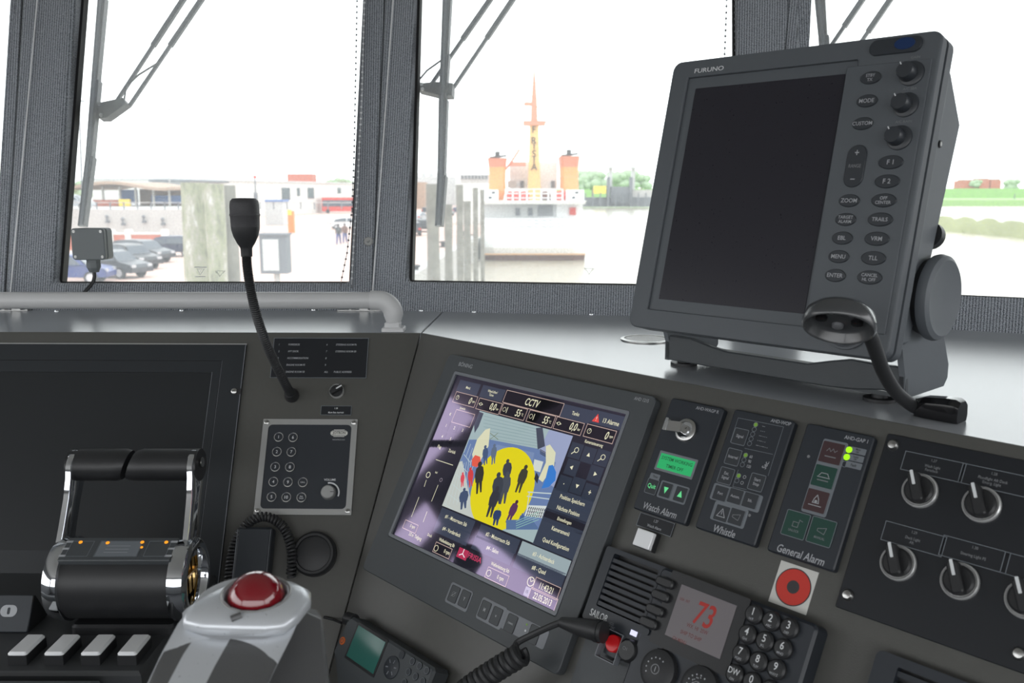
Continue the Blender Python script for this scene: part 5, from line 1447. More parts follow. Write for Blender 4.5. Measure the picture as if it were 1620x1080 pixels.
mb = MB(); mb.lathe([(.0001, -.0135), (.014, -.0130), (.022, -.0105), (.0268, -.006), (.0285, .001), (.0285, .006), (.0272, .0075), (.0258, .006), (.0250, -.001), (.021, -.004), (.0001, -.0045)], 'lamp_hood', hc, axh, 40, cap=False)
o = mb.build('lamp_head', lamp, smooth=60); o.scale = (1, 1, 1)
mb = MB(); e1 = axh.orthogonal().normalized(); e2 = axh.cross(e1)
for q_ in range(5):
    w_ = R(q_*72 + 10); mb.lathe([(.0048, -.004), (.0044, -.0015), (.0028, -.001)], 'blackgloss' if q_ % 2 else 'dimgrey', hc + (e1*math.cos(w_) + e2*math.sin(w_))*.0145, axh, 16)
mb.build('lamp_lenses', lamp)

# ================================================================== THROTTLE
D = at(312, 914, 1.07); DR = .048; LEN = .163
th = thing('throttle_lever', 'twin throttle lever with black grips, chrome arms and a black drum on the left desk', 'throttle', Matrix.Translation((D.x, D.y, DZ)))
zc_ = D.z - DZ; xr_, xl_ = 0.0, -LEN
mb = MB(); mb.cyl((xl_ + .016, 0, zc_), DR - .002, LEN - .032, 'blackgloss', (1, 0, 0), 48); dr = mb.build('drum', th)
dr.data.materials.clear(); dr.data.materials.append(M['black'])
for x, s_ in ((xl_, -1), (xr_, 1)):
    mb = MB(); a = x - s_*.020
    mb.lathe([(DR - .003, 0), (DR + .001, .0015), (DR + .0015, .010), (DR - .001, .018), (DR - .006, .021), (DR - .012, .021), (DR - .014, .018), (DR - .0145, .002)], 'chrome', (a, 0, zc_), (s_, 0, 0), 56, cap=False); mb.build('chrome_ring', th)
    mb = MB(); mb.cyl((a, 0, zc_), DR - .0145, .004, 'black', (s_, 0, 0), 40)
    for k in range(5): mb.bar((a + s_*.005, -.026 + k*.013, zc_ - .024), (a + s_*.005, -.026 + k*.013, zc_ + .024), .0075, .003, 'gold', (1, 0, 0))
    mb.bar((a + s_*.008, -.03, zc_ + .001), (a + s_*.008, .03, zc_ + .001), .003, .003, 'brass', (0, 0, 1))
    mb.build('hub_core', th)
# pictogram plate on top of the drum
pa = R(66); nn = V((0, -math.cos(pa), math.sin(pa))); uu = V((0, math.sin(pa), math.cos(pa)))
TP = Plane(V((LEN*-.5, 0, zc_)) + nn*.0405, V((1, 0, 0)), uu)
pt = thing('tmp', None, None); bpy.data.objects.remove(pt)
mb = MB(); mb.rbox(0, 0, LEN - .034, .036, 0, .0085, 'bezel', .002, .001)
o = mb.build('indicator_plate', th); o.matrix_local = TP.mtx()
tp = o
mb = MB(); z = .0086
mb.frame(0, 0, .050, .025, .0005, z, z + .0002, 'outline'); mb.rbox(0, 0, .048, .023, z - .0002, z + .0001, 'outline'); mb.frame(-.045, 0, .026, .024, .0006, z, z + .0002, 'outline'); mb.frame(.045, 0, .026, .024, .0006, z, z + .0002, 'outline')
for x in (-.061, .061):
    for y in (-.011, 0.0, .011): mb.rbox(x, y, .008, .003, z, z + .0002, 'grey')
for k in range(3): mb.line([(-.015, -.006 + k*.005), (.012, -.006 + k*.005)], .0006, z + .0004, 'grey')
mb.build('print', tp, smooth=0)
for x, y in ((-.048, .010), (-.016, .009), (.024, .010), (.026, .002), (.052, .010)):
    mb = MB(); mb.cyl((x, y, z), .0016 if y < .009 else .0022, .0006, 'led_amber', seg=12); mb.build('amber_lamp', tp)
# levers
HT = at(205, 736, 1.10); hz = HT.z - DZ; hy = HT.y - D.y
def lever(xa, xb, s_):
    lv = bpy.data.objects.new('lever', None); COL.objects.link(lv); lv.parent = th
    # arm
    P0 = V((xa, .008, zc_ + .036)); P1 = V((xa + s_*.002, hy, hz))
    d = (P1 - P0); secs = []
    for t, wd_ in ((-.12, .016), (0, .0165), (.25, .0155), (.6, .0150), (.85, .018), (1.0, .0225), (1.12, .0205), (1.2, .012)):
        c_ = P0 + d*t; fw = V((0, 1, 0)); 
        secs.append([c_ + V((x, 0, 0)) + V((0, y, -y*.25)) for x, y in ((-.005, -wd_*.8), (-.003, -wd_), (.003, -wd_), (.005, -wd_*.8), (.005, wd_*.8), (.003, wd_), (-.003, wd_), (-.005, wd_*.8))])
    mb = MB(); mb.loft(secs, 'chrome'); mb.build('arm', lv, smooth=50)
    mb = MB(); secs = []
    for t in [i/10 for i in range(11)]:
        x = xa + (xb - xa)*t - s_*.004*(1 - t)
        k = 1.0 - (.10 if t > .96 else 0)
        skew = s_*.0
        secs.append([(x + (.004 if s_ < 0 else .004)*math.sin(2*math.pi*i/28)*t*1.5, hy + .021*k*math.cos(2*math.pi*i/28), hz + .0205*k*math.sin(2*math.pi*i/28) * (1 if math.sin(2*math.pi*i/28) > 0 else .9)) for i in range(28)])
    mb.loft(secs, 'black'); mb.build('grip', lv, smooth=50)
    mb = MB(); mb.cyl((xa + (.0055 if s_ < 0 else -.0055), hy, hz + .004), .006, .0012, 'steel', (-s_, 0, 0), 16); mb.build('bolt', lv)
xm_ = (205 - 810)/FPX*1.10 - D.x
lever(xl_ + .004, xm_ - .002, 1); lever(xr_ - .010, xm_ + .004, -1)
mb = MB(); mb.rbox(xl_/2 , -.002, LEN - .040, .050, 0, .012, 'black', .008, .003); mb.build('base', th)
bsx = atZ(147, 1000, DZ + .0005)
mb = MB(); mb.rbox(0, 0, .0300, .011, 0, .0005, 'orange', .001); mb.rbox(-.0045, 0, .007, .008, .0005, .0008, 'led_blue'); mb.rbox(.006, 0, .007, .008, .0005, .0008, 'stickerred')
tag(mb.build('colour_label', mtx=Matrix.Translation((bsx.x, bsx.y, DZ))), 'tiny blue and red label on the desk in front of the throttle drum', 'sticker')

# push buttons on the desk
for i, (fx, bx_) in enumerate(((10, 37), (68, 93), (126, 149), (184, 206))):
    f0 = atZ(fx, 1032, DZ + .015); b0 = atZ(bx_, 1002, DZ + .015)
    w_ = .0215; l_ = b0.y - f0.y
    t = thing('desk_button', ('leftmost of the four white-topped push buttons on the desk', 'second from the left of the four white-topped push buttons on the desk', 'third from the left of the four white-topped push buttons on the desk', 'rightmost of the four white-topped push buttons on the desk')[i], 'button', Matrix.Translation((f0.x + w_/2, f0.y + l_/2, DZ)), 'white-topped push buttons on the desk')
    mb = MB(); mb.rbox(0, 0, w_, l_, 0, .0115, 'black', .001); mb.build('housing', t)
    mb = MB(); mb.rbox(0, 0, w_, l_, .0115, .015, 'capwhite', .0034, .0020); mb.build('cap', t)

# black unit with a white letter at the left edge of the frame
UP = Plane.tilted(atZ(48, 1003, DZ), -1, 60.7); a = UP.uv(53, 941); b = UP.uv(43, 1000)
W_ = .12; un = thing('control_unit', 'black control unit with large pale lettering lying at the far left of the desk', 'unit', UP.mtx((a[0] + b[0])/2 - W_/2, (a[1] + b[1])/2, -.004))
H_ = (a[1] - b[1])
mb = MB(); mb.rbox(0, 0, W_, H_, 0, .004, 'bezel_dark', .002, .0008); mb.build('housing', un)
mb = MB(); mb.loft([[(x, -H_/2, 0), (x, H_/2, 0), (x, H_/2 - .02, -.036), (x, -H_/2 + .01, -.018)] for x in (-W_/2, W_/2)], 'black'); mb.build('foot_wedge', un)
mb = MB(); o1 = UP.uv(14, 966)
ox, oy = o1[0] - ((a[0] + b[0])/2 - W_/2), o1[1] - (a[1] + b[1])/2
mb.ring(rrect(ox, oy, .0200, .0135, .0066, 6), rrect(ox, oy, .0034, .0080, .0016, 6), .004, .0044, 'grey'); mb.rbox(ox - .0150, oy, .0050, .0165, .004, .0044, 'grey', .0005); mb.build('lettering', un)

# ================================================================== TRACKBALL JOYSTICK
tb = thing('trackball_control', 'silver trackball control with a glossy dark red ball in the bottom foreground', 'trackball', Matrix.Translation(at(330, 1180, .56)))
TI = tb.matrix_world.inverted()
bc = at(405, 940, .62)
upv = V((.05, -.12, 1)).normalized()
xa_ = V((1, .05, 0)); xa_ = (xa_ - upv*xa_.dot(upv)).normalized(); ya_ = upv.cross(xa_)
def tbp(x, y, z): return TI @ (bc + xa_*x + ya_*y + upv*z)
mb = MB(); 
c_ = tbp(0, 0, -.004); mb.ball(c_, .0195, 'redball', 40, 24); mb.build('ball', tb)
# cap: rounded plate with a ring well
def capring(k, z, yo=0, xo=0):
    base = [(.036, .000), (.034, .012), (.024, .020), (.008, .024), (-.010, .022), (-.026, .014), (-.036, .002), (-.044, -.014), (-.040, -.026), (-.026, -.030), (-.008, -.031), (.012, -.031), (.024, -.028), (.031, -.018)]
    return [tbp(x*k + xo, y*k + yo, z) for x, y in base]
mb = MB()
well = [tbp(.0215*math.cos(2*math.pi*i/14 + .0), .0215*math.sin(2*math.pi*i/14), .001) for i in range(14)]
well2 = [tbp(.0200*math.cos(2*math.pi*i/14 + .0), .0200*math.sin(2*math.pi*i/14), -.006) for i in range(14)]
mb.loft([capring(.96, -.013), capring(1.03, -.010), capring(1.04, -.006), capring(.98, -.003), capring(.86, -.0002), well, well2], 'silver', cap=False)
o = mb.build('cap', tb, smooth=55)
mb = MB(); mb.lathe([(.0222, 0), (.0232, .0006), (.0238, 0), (.0232, -.0006), (.0222, 0)], 'alu', tbp(0, 0, .0012), (TI.to_3x3() @ upv), 44, cap=False); mb.build('ball_ring', tb)
mb = MB(); q0, q1 = tbp(-.010, -.0285, -.0008), tbp(-.004, -.0255, .0004); mb.tube([q0, q1], .0022, 'graphite', 10); mb.build('pin', tb)
# body below the cap: silver ribs between graphite facets, leaning to the lower left
N = 48
def sect(cx, cy, d, rx, ry, tilt=0.0):
    c0 = at(cx, cy, d); out = []
    for i in range(N):
        a_ = 2*math.pi*i/N
        out.append(TI @ (c0 + xa_*(rx*math.cos(a_)) + V((0, .93, .37))*(ry*math.sin(a_))))
    return out
secs = [sect(396, 955, .622, .0375, .026), sect(372, 995, .602, .0390, .030), sect(348, 1040, .580, .0380, .034), sect(322, 1095, .560, .0365, .038), sect(300, 1180, .540, .0365, .040), sect(285, 1300, .52, .036, .040)]
def fm(k, i):
    a_ = 360*i/N
    if 186 < a_ < 222: return 'graphite'
    if 262 < a_ < 345: return 'graphite'
    return 'silver'
mb = MB(); mb.loft(secs, 'silver', fm=fm); mb.build('body', tb, smooth=50)
b2 = [[TI @ at(x, y, d) for x, y, d in r] for r in (
    ((440, 985, .66), (482, 962, .655), (512, 978, .66), (505, 965, .70), (470, 955, .70), (440, 970, .69)),
    ((400, 1090, .62), (400, 1090, .60), (522, 1090, .61), (522, 1080, .70), (470, 1070, .72), (400, 1080, .70)),
    ((360, 1300, .56), (380, 1300, .55), (530, 1300, .56), (530, 1300, .66), (470, 1300, .68), (360, 1300, .66)))]
mb = MB(); mb.loft(b2, 'graphite', fm=lambda k, i: 'silver' if i in (0,) else 'graphite')
o = mb.build('rear_body', tb, smooth=30)
bv = o.modifiers.new('round', 'BEVEL'); bv.width = .003; bv.segments = 3

# ================================================================== OUTSIDE
QZ = CAM.z - 4.5       # quay
WZL = CAM.z - 6.5      # water
M['brickpave'] = mat('reddish_paving', (196, 168, 158), 0.9, bump=0.4, scale=3, var=0.08)
M['concrete'] = mat('pale_concrete', (178, 176, 174), 0.9, bump=0.4, scale=2, var=0.1)
M['pile'] = mat('weathered_pile', (122, 120, 113), 0.95, bump=1.0, scale=14, var=0.55)
M['pile_algae'] = mat('algae_on_pile', (148, 150, 124), 0.95, bump=1.0, scale=14, var=0.5)
def algae_mat():
    m = mat('algae_on_pile', (150, 148, 132), 0.95, bump=1.0, scale=14)
    t = m.node_tree; p = t.nodes['Principled BSDF']
    c = t.nodes.new('ShaderNodeTexCoord'); mp_ = t.nodes.new('ShaderNodeMapping'); mp_.inputs['Scale'].default_value = (1, 1, .35)
    n = t.nodes.new('ShaderNodeTexNoise'); n.inputs['Scale'].default_value = 4.5; n.inputs['Detail'].default_value = 8; n.inputs['Roughness'].default_value = .7
    r = t.nodes.new('ShaderNodeValToRGB'); r.color_ramp.elements[0].position = .34; r.color_ramp.elements[0].color = lin((112, 112, 100)); r.color_ramp.elements[1].position = .66; r.color_ramp.elements[1].color = lin((205, 204, 198))
    e = r.color_ramp.elements.new(.46); e.color = lin((146, 148, 124)); e = r.color_ramp.elements.new(.55); e.color = lin((158, 154, 142))
    t.links.new(c.outputs['Object'], mp_.inputs[0]); t.links.new(mp_.outputs[0], n.inputs['Vector']); t.links.new(n.outputs[0], r.inputs[0]); t.links.new(r.outputs[0], p.inputs['Base Color'])
    return m
M['pile_algae'] = algae_mat()
M['hull'] = mat('white_ship_paint', (228, 230, 232), 0.5)
M['hullgrey'] = mat('grey_ship_panel', (188, 190, 190), 0.5)
M['boot'] = mat('brown_boot_topping', (96, 60, 50), 0.7)
M['tan'] = mat('tan_stripe', (190, 150, 110), 0.6)
M['funnel'] = mat('funnel_orange', (222, 150, 92), 0.5)
M['funnel_red'] = mat('funnel_top_red', (192, 120, 92), 0.5)
M['spire'] = mat('mast_red_orange', (208, 136, 110), 0.5)
M['mastyellow'] = mat('mast_yellow', (228, 186, 120), 0.5)
M['darkgrey_out'] = mat('weathered_dark_grey', (108, 112, 118), 0.8)
M['blackpaint'] = mat('black_paint', (40, 40, 44), 0.6)
M['redpaint'] = mat('red_paint', (196, 60, 50), 0.5)
M['orangepaint'] = mat('orange_paint', (226, 130, 62), 0.5)
M['foliage'] = mat('hazy_foliage', (150, 170, 140), 0.95, bump=1.0, scale=1.5, var=0.25)
M['grass'] = mat('salt_marsh_grass', (130, 134, 92), 0.95, bump=1.0, scale=1.0, var=0.25)
M['greenfield'] = mat('green_dyke', (140, 176, 110), 0.95, var=0.1, scale=1)
M['redbrick'] = mat('red_brick_wall', (176, 108, 92), 0.9, var=0.1, scale=5)
M['whitewall'] = mat('white_render', (206, 206, 202), 0.8)
M['roofbrown'] = mat('brown_roof', (164, 142, 126), 0.8)
M['bluepaint'] = mat('blue_sheeting', (84, 116, 170), 0.6)
M['yellowpaint'] = mat('yellow_sheeting', (226, 196, 78), 0.6)
M['winglass'] = mat('dark_window', (70, 78, 90), 0.15)
M['tyre'] = mat('tyre', (36, 36, 40), 0.8)
M['hub'] = mat('wheel_hub', (190, 192, 196), 0.35, 0.5)
M['carglass'] = mat('car_glass', (70, 78, 88), 0.25)

def water_mat():
    m = bpy.data.materials.new('silty_harbour_water'); m.use_nodes = True; t = m.node_tree; p = t.nodes['Principled BSDF']
    p.inputs['Base Color'].default_value = lin((176, 168, 150)); p.inputs['Roughness'].default_value = 0.12
    n = t.nodes.new('ShaderNodeTexNoise'); n.inputs['Scale'].default_value = 0.9; n.inputs['Detail'].default_value = 5
    c = t.nodes.new('ShaderNodeTexCoord'); mp_ = t.nodes.new('ShaderNodeMapping'); mp_.inputs['Scale'].default_value = (1, 2.4, 1)
    t.links.new(c.outputs['Object'], mp_.inputs[0]); t.links.new(mp_.outputs[0], n.inputs['Vector'])
    b = t.nodes.new('ShaderNodeBump'); b.inputs['Strength'].default_value = 0.6; b.inputs['Distance'].default_value = 0.12
    t.links.new(n.outputs[0], b.inputs['Height']); t.links.new(b.outputs[0], p.inputs['Normal'])
    return m
M['water'] = water_mat()
mb = MB(); mb.prism([(-900, 8), (1500, 8), (1500, 1800), (-900, 1800)], WZL - 1.0, WZL, 'water')
tag(mb.build('harbour_water', smooth=0), 'pale silty harbour water around the ships out to the far shore', 'water', kind='stuff')
mb = MB(); mb.prism([(-300, 14), (-5.2, 14), (-5.2, 47), (-3.4, 92), (-3.4, 460), (-300, 460)], WZL - .5, QZ, 'concrete', topm='brickpave')
mb.prism([(-5.9, 14), (-5.2, 14), (-5.2, 47), (-3.4, 92), (-4.1, 92), (-5.9, 47)], QZ, QZ + .22, 'concrete')
tag(mb.build('quay', smooth=0), 'wide quay with reddish paving and a concrete edge beside the moored ship', 'quay')

def Q(x, y): return atZ(x, y, QZ)
def D_(x, y, Y): return atY(x, y, Y)
def post(name, label, cat, x, ytop, Y, w, m, zb=None, group=None, top_='same', lean=0):
    t_ = D_(x, ytop, Y); zb = WZL - .5 if zb is None else zb
    h_ = t_.z - zb
    mb = MB(); secs = []
    for k in range(9):
        t = k/8; rr_ = w/2*(1 + .06*math.sin(k*2.1 + x)); secs.append([(rr_*math.cos(2*math.pi*i/14)*(1 + .05*math.sin(i*1.7 + x)) + lean*t, rr_*math.sin(2*math.pi*i/14)*(1 + .05*math.cos(i*2.3)), h_*t) for i in range(14)])
    mb.loft(secs, m, fm=(lambda k, i: 'pile_algae' if k >= 3 else m) if top_ == 'algae' else None)
    o = mb.build(name, mtx=Matrix.Translation((t_.x, Y, zb)), smooth=60); tag(o, label, cat, group); return o
g_ = 'old timber mooring piles'
post('mooring_pile', 'thick algae-covered pile, leftmost of the near pile cluster in the left window', 'pile', 309, 289, 18, .56, 'pile', group=g_, top_='algae')
post('mooring_pile', 'grey algae-streaked pile in the middle of the near pile cluster', 'pile', 338, 291, 17.3, .36, 'pile', group=g_, top_='algae')
post('mooring_pile', 'slim pale pile at the right of the near pile cluster', 'pile', 359, 293, 18.6, .34, 'pile', group=g_)
for x, yt_, Y, w_, lb in ((684, 291, 34, .50, 'tall thick pile nearest the left edge of the middle window'), (709, 323, 36, .34, 'short pile just right of the middle wiper blade'), (727, 292, 45, .36, 'tall slim pile beside the quay edge, third from the left in the middle window'), (739, 318, 52, .42, 'short pale pile beside the quay edge, left of the farthest pile'), (752, 297, 58, .34, 'dark slim pile standing closest to the moored ship'), (763, 300, 66, .30, 'farthest thin pile half behind the moored ship')):
    post('mooring_pile', lb, 'pile', x, yt_, Y, w_, 'pile', group=g_)
# bollards
for x, y, lb in ((657, 433, 'squat dark bollard on the quay edge at the lower left of the middle window'), (701, 391, 'small dark bollard on the quay edge between the piles'), (734, 373, 'far dark bollard on the quay edge near the ship')):
    p = Q(x, y); mb = MB(); s_ = 1.0
    mb.lathe([(.30, 0), (.30, .08), (.20, .12), (.19, .34), (.30, .40), (.30, .48), (.2, .52)], 'blackpaint', seg=18); tag(mb.build('bollard', mtx=Matrix.Translation((p.x, p.y, QZ + (.0 if x < 680 else .0)))), lb, 'bollard', 'bollards on the quay')
# box on a post
p = D_(436, 402, 27)
bx = thing('cabinet_box', 'grey metal cabinet box on a post standing on the quay right of the microphone', 'box', Matrix.Translation((p.x, p.y, QZ)))
mb = MB(); s_ = 27/FPX; mb.box(-22*s_, -.2, p.z - QZ - 30*s_, 20*s_, .35, p.z - QZ + 30*s_, 'darkgrey_out'); mb.build('cabinet', bx)
mb = MB(); mb.box(-17*s_, -.23, p.z - QZ - 25*s_, 8*s_, -.2, p.z - QZ + 24*s_, 'hullgrey'); mb.build('door', bx)
mb = MB(); mb.box(-24*s_, -.26, p.z - QZ + 30*s_, 22*s_, .4, p.z - QZ + 33*s_, 'darkgrey_out'); mb.build('lid', bx)
mb = MB(); mb.cyl((0, .05, 0), .09, p.z - QZ - 30*s_, 'concrete', seg=12); mb.build('stand', bx)
p = Q(462, 368)
op = thing('orange_pillar', 'orange ticket pillar standing on the quay right of the microphone head', 'pillar', Matrix.Translation((p.x, p.y, QZ)))
mb = MB(); mb.box(-.36, -.25, 0, .30, .25, 2.45, 'orangepaint'); mb.build('column', op); mb = MB(); mb.box(-.36, -.3, 2.0, .1, -.24, 2.6, 'yellowpaint'); mb.build('sign_plate', op)

# cars
def car(label, p, yaw, body, L=4.3, estate=False, rear=False, z=QZ):
    t = thing('car', label, 'car', Matrix.Translation((p.x, p.y, z)) @ Matrix.Rotation(R(yaw), 4, 'Z'), 'cars parked around the quay')
    w2 = .86
    low = [(-L/2, .35), (-L/2 - .02, .62), (-L/2 + .08, .86), (-L/2 + .5, .93), (L/2 - .95, .93), (L/2 - .15, .76), (L/2, .58), (L/2 - .02, .32)]
    prof2 = [[(x, s_*w2*k, z_) for x, z_ in low] for s_, k in ((-1, .92), (-1, 1.0), (1, 1.0), (1, .92))]
    mb = MB(); mb.loft(prof2, body)
    cab = [(-L/2 + .12, .88), (-L/2 + (.25 if estate else .55), 1.38), (-L/2 + 1.0, 1.46), (.25, 1.46), (.65, 1.38), (L/2 - 1.0, .9)]
    roof = [[(x, s_*w2*k*(1 if z_ < 1 else .84), z_) for x, z_ in cab] for s_, k in ((-1, .93), (1, .93))]
    mb.loft(roof, body); mb.build('body', t, smooth=25)
    for s_ in (-1, 1):
        mb = MB(); gl = [(-L/2 + .42, .95), (-L/2 + (.42 if estate else .72), 1.33), (-.1, 1.39), (-.1, .95)]; g2 = [(0, .95), (0, 1.39), (.42, 1.37), (L/2 - 1.25, .95)]
        for gg in (gl, g2):
            vs = [(x, s_*w2*(.935 - .145*((z_ - .9)/.5)), z_) for x, z_ in gg]; vs2 = [(x, y_*.98, z_) for x, y_, z_ in vs]
            mb.loft([vs, vs2] if s_ > 0 else [vs2, vs], 'carglass')
        mb.build('side_window', t, smooth=0)
    mb = MB(); mb.loft([[(.68, -.62, 1.37), (L/2 - .98, -.74, .93), (L/2 - .95, -.74, .93), (.72, -.62, 1.38)], [(.68, .62, 1.37), (L/2 - .98, .74, .93), (L/2 - .95, .74, .93), (.72, .62, 1.38)]], 'carglass'); mb.build('windscreen', t, smooth=0)
    for s_ in (-1, 1):
        for x in (-L/2 + .75, L/2 - .8):
            mb = MB(); mb.cyl((x, s_*(w2 - .17), .31), .32, .19, 'tyre', (0, s_, 0), 22); mb.cyl((x, s_*(w2 + .015), .31), .21, .012, 'hub', (0, s_, 0), 10); mb.build('wheel', t)
        mb = MB(); mb.box(L/2 - .25, s_*.62 - .16, .60, L/2 - .01, s_*.62 + .16, .74, 'hub'); mb.build('headlight', t)
        mb = MB(); mb.box(-L/2 - .02, s_*.66 - .14, .66, -L/2 + .1, s_*.66 + .14, .84, 'redpaint'); mb.build('tail_light', t)
    return t
for k, c_ in (('car_blue', (46, 62, 120)), ('car_dark', (52, 56, 64)), ('car_black', (38, 40, 46)), ('car_navy', (40, 46, 72)), ('car_silver', (170, 176, 182)), ('car_white', (222, 224, 226)), ('car_red', (170, 60, 60))):
    M[k] = mat(k, c_, 0.35)
car('blue car parked at the lower left corner of the left window', Q(108, 447), 8, M['car_blue'], 4.3)
car('silver grey car parked between the blue car and the black one', Q(176, 438), -18, M['car_dark'], 4.2)
car('black estate car showing a red tail light in the left window', Q(205, 424) , -32, M['car_black'], 4.2, True)
car('dark grey car nose towards the piles behind the black estate', Q(224, 414), -22, M['car_dark'], 4.3)
car('dark navy hatchback half hidden behind the near piles', Q(270, 405), 176, M['car_navy'], 4.5, True)
car('white car parked near the two walking people', Q(548, 362), 20, M['car_white'], 4.3)
UZ = CAM.z - 1.6
car('pale silver car on the upper road at the far left of the window', atY(112, 330, 92), 5, M['car_silver'], 4.4, z=UZ)
pk = [(652, 372, 'car_dark'), (668, 366, 'car_black'), (664, 350, 'car_silver'), (690, 352, 'car_navy'), (708, 341, 'car_silver'), (650, 338, 'car_white'), (678, 338, 'car_dark'), (722, 338, 'car_navy'), (700, 330, 'car_white'), (742, 334, 'car_white'), (656, 326, 'car_silver')]
wh = ['frontmost dark car parked behind the left edge of the middle window', 'black car, second nearest of the cars behind the quay piles', 'silver car in the third row of the cars behind the piles', 'navy car behind the middle wiper blade', 'silver car seen right of the middle wiper blade', 'white car far back at the left edge of the middle window', 'dark car far back left of the middle wiper blade', 'navy car far back between the slim piles', 'white car in the farthest row behind the middle wiper', 'white car far back beside the ship funnel', 'silver car in the farthest row at the left edge of the middle window']
for (x, y, c_), lb in zip(pk, wh): car(lb, Q(x, y), random.choice((75, 95, 100)), M[c_], 4.3, c_ == 'car_dark')
# bus
p = Q(534, 337)
bus = thing('bus', 'red and grey bus in front of the long white building', 'bus', Matrix.Translation((p.x, p.y, QZ)) @ Matrix.Rotation(R(14), 4, 'Z'))
mb = MB(); mb.box(-3.4, -1.2, .4, 5.2, 1.2, 3.5, 'redpaint'); mb.build('body', bus); mb = MB(); mb.box(-3.3, -1.24, 1.5, 5.1, -1.19, 2.9, 'winglass'); mb.build('window_band', bus)
for x in (-2.2, 3.4):
    mb = MB(); mb.cyl((x, -1.25, .45), .45, .3, 'tyre', (0, 1, 0), 18); mb.build('wheel', bus)

# two people walking
def person(label, p, h_, coat, legs, stride):
    t = thing('person', label, 'person', Matrix.Translation((p.x, p.y, QZ)), 'people walking on the quay'); k = h_/1.75
    me = bpy.data.meshes.new('body')
    J = [(0, 0, .95), (0, 0, 1.15), (0, 0, 1.40), (0, 0, 1.50), (0, -.01, 1.60), (0, -.01, 1.70),
         (-.10, 0, .90), (-.11, -stride, .50), (-.12, -stride*1.3 + .0, .08), (-.12, -stride*1.3 - .14, .04),
         (.10, 0, .90), (.11, stride*.6, .50), (.12, stride*1.5, .10), (.12, stride*1.5 - .12, .04),
         (-.19, 0, 1.42), (-.24, .06, 1.15), (-.24, -.04, .92), (.19, 0, 1.42), (.24, -.06, 1.15), (.24, -.12, .93)]
    E2 = [(0, 1), (1, 2), (2, 3), (3, 4), (4, 5), (0, 6), (6, 7), (7, 8), (8, 9), (0, 10), (10, 11), (11, 12), (12, 13), (2, 14), (14, 15), (15, 16), (2, 17), (17, 18), (18, 19)]
    rad_ = [.15, .15, .16, .06, .10, .09, .09, .065, .045, .045, .09, .065, .045, .045, .07, .05, .04, .07, .05, .04]
    me.from_pydata([tuple(V(j)*k) for j in J], E2, []); o = bpy.data.objects.new('body', me); COL.objects.link(o); o.parent = t
    me.materials.append(M[coat])
    md = o.modifiers.new('skin', 'SKIN'); md.use_smooth_shade = True
    for v_, r_ in zip(me.skin_vertices[0].data, rad_): v_.radius = (r_*k, r_*k)
    me.skin_vertices[0].data[0].use_root = True
    sb_ = o.modifiers.new('sub', 'SUBSURF'); sb_.levels = 1; sb_.render_levels = 1
    mb = MB()
    for s_, a_, b_, c2 in ((-1, 6, 7, 8), (1, 10, 11, 12)): mb.tube([V(J[a_])*k, V(J[b_])*k, V(J[c2])*k], [.115*k, .085*k, .065*k], legs, 12)
    mb.build('trousers', t); mb = MB(); mb.ball(V((0, .01, 1.67))*k, .115*k, 'blackpaint', sc=(1, 1, .9)); mb.build('hair', t)
person('person in a dark jacket and blue jeans walking on the quay, left of the pair', Q(536, 387), 1.8, 'car_black', 'car_blue', .16)
person('person in a dark brown jacket walking on the quay, right of the pair', Q(546, 385), 1.8, 'boot', 'car_blue', .10)

# low wall and ramp wall
mb = MB(); a = Q(60, 392); b = Q(262, 392)
Yw = a.y
def wbox(mb, x0, x1, yb_, yt_, Y, dpt, m, zb=None):
    p0 = atY(x0, yb_, Y); p1 = atY(x1, yt_, Y)
    if zb is not None: p0.z = zb
    mb.box(p0.x, Y, min(p0.z, p1.z), p1.x, Y + dpt, max(p0.z, p1.z), m)
lw = thing('low_brick_wall', 'low red brick wall with white capped piers behind the parked cars', 'wall', Matrix.Translation((0, 0, 0)))
Y = 72
for x0, x1 in ((94, 118), (178, 198), (204, 256)):
    mb = MB(); wbox(mb, x0, x1, 395, 371, Y, .3, 'redbrick'); wbox(mb, x0 - 1, x1 + 1, 371, 368, Y - .05, .4, 'whitewall'); mb.build('brick_section', lw)
for x0 in (90, 171, 199, 256):
    mb = MB(); wbox(mb, x0, x0 + 7, 395, 363 if x0 > 100 else 362, Y - .1, .5, 'whitewall'); mb.build('pier', lw)
mb = MB()
p0 = atY(60, 332, 90); p1 = atY(340, 332, 90)
mb.prism([(-75, 90), (p1.x + 2, 90), (p1.x + 2, 91), (-75, 91)], QZ, UZ, 'concrete')
mb.prism([(-140, 91), (p1.x + 2, 91), (atY(330, 332, 150).x, 150), (-140, 150)], UZ - .3, UZ, 'concrete')
tag(mb.build('retaining_wall', smooth=0), 'long pale concrete retaining wall of the upper road in the left window', 'wall')  # concrete retaining wall with the upper road slab behind it
for i, x in enumerate((170, 195, 228, 258)):
    p = atY(x, 349 + (i % 2)*4, 89.8); mb = MB(); mb.cyl((0, 0, 0), .09, .35, 'darkgrey_out', seg=10); mb.ball((0, 0, .4), .16, 'darkgrey_out', 10, 8)
    mb.box(-.16, -.1, -.2, .16, .3, 0, 'darkgrey_out')
    tag(mb.build('wall_lamp', mtx=Matrix.Translation((p.x, 89.7, p.z))), ('small dark fitting on the retaining wall, ' + ('leftmost of the four', 'second of the four from the left', 'third of the four from the left', 'rightmost of the four, next to the piles')[i]), 'lamp', 'fittings on the retaining wall')
rl = thing('road_railing', 'low railing along the upper road above the retaining wall', 'railing', Matrix.Translation((0, 0, 0)))
for k in range(26):
    x = -48 + k*1.35; mb = MB(); mb.box(x, 90.3, UZ, x + .10, 90.4, UZ + .7, 'darkgrey_out'); mb.build('railing_post', rl)
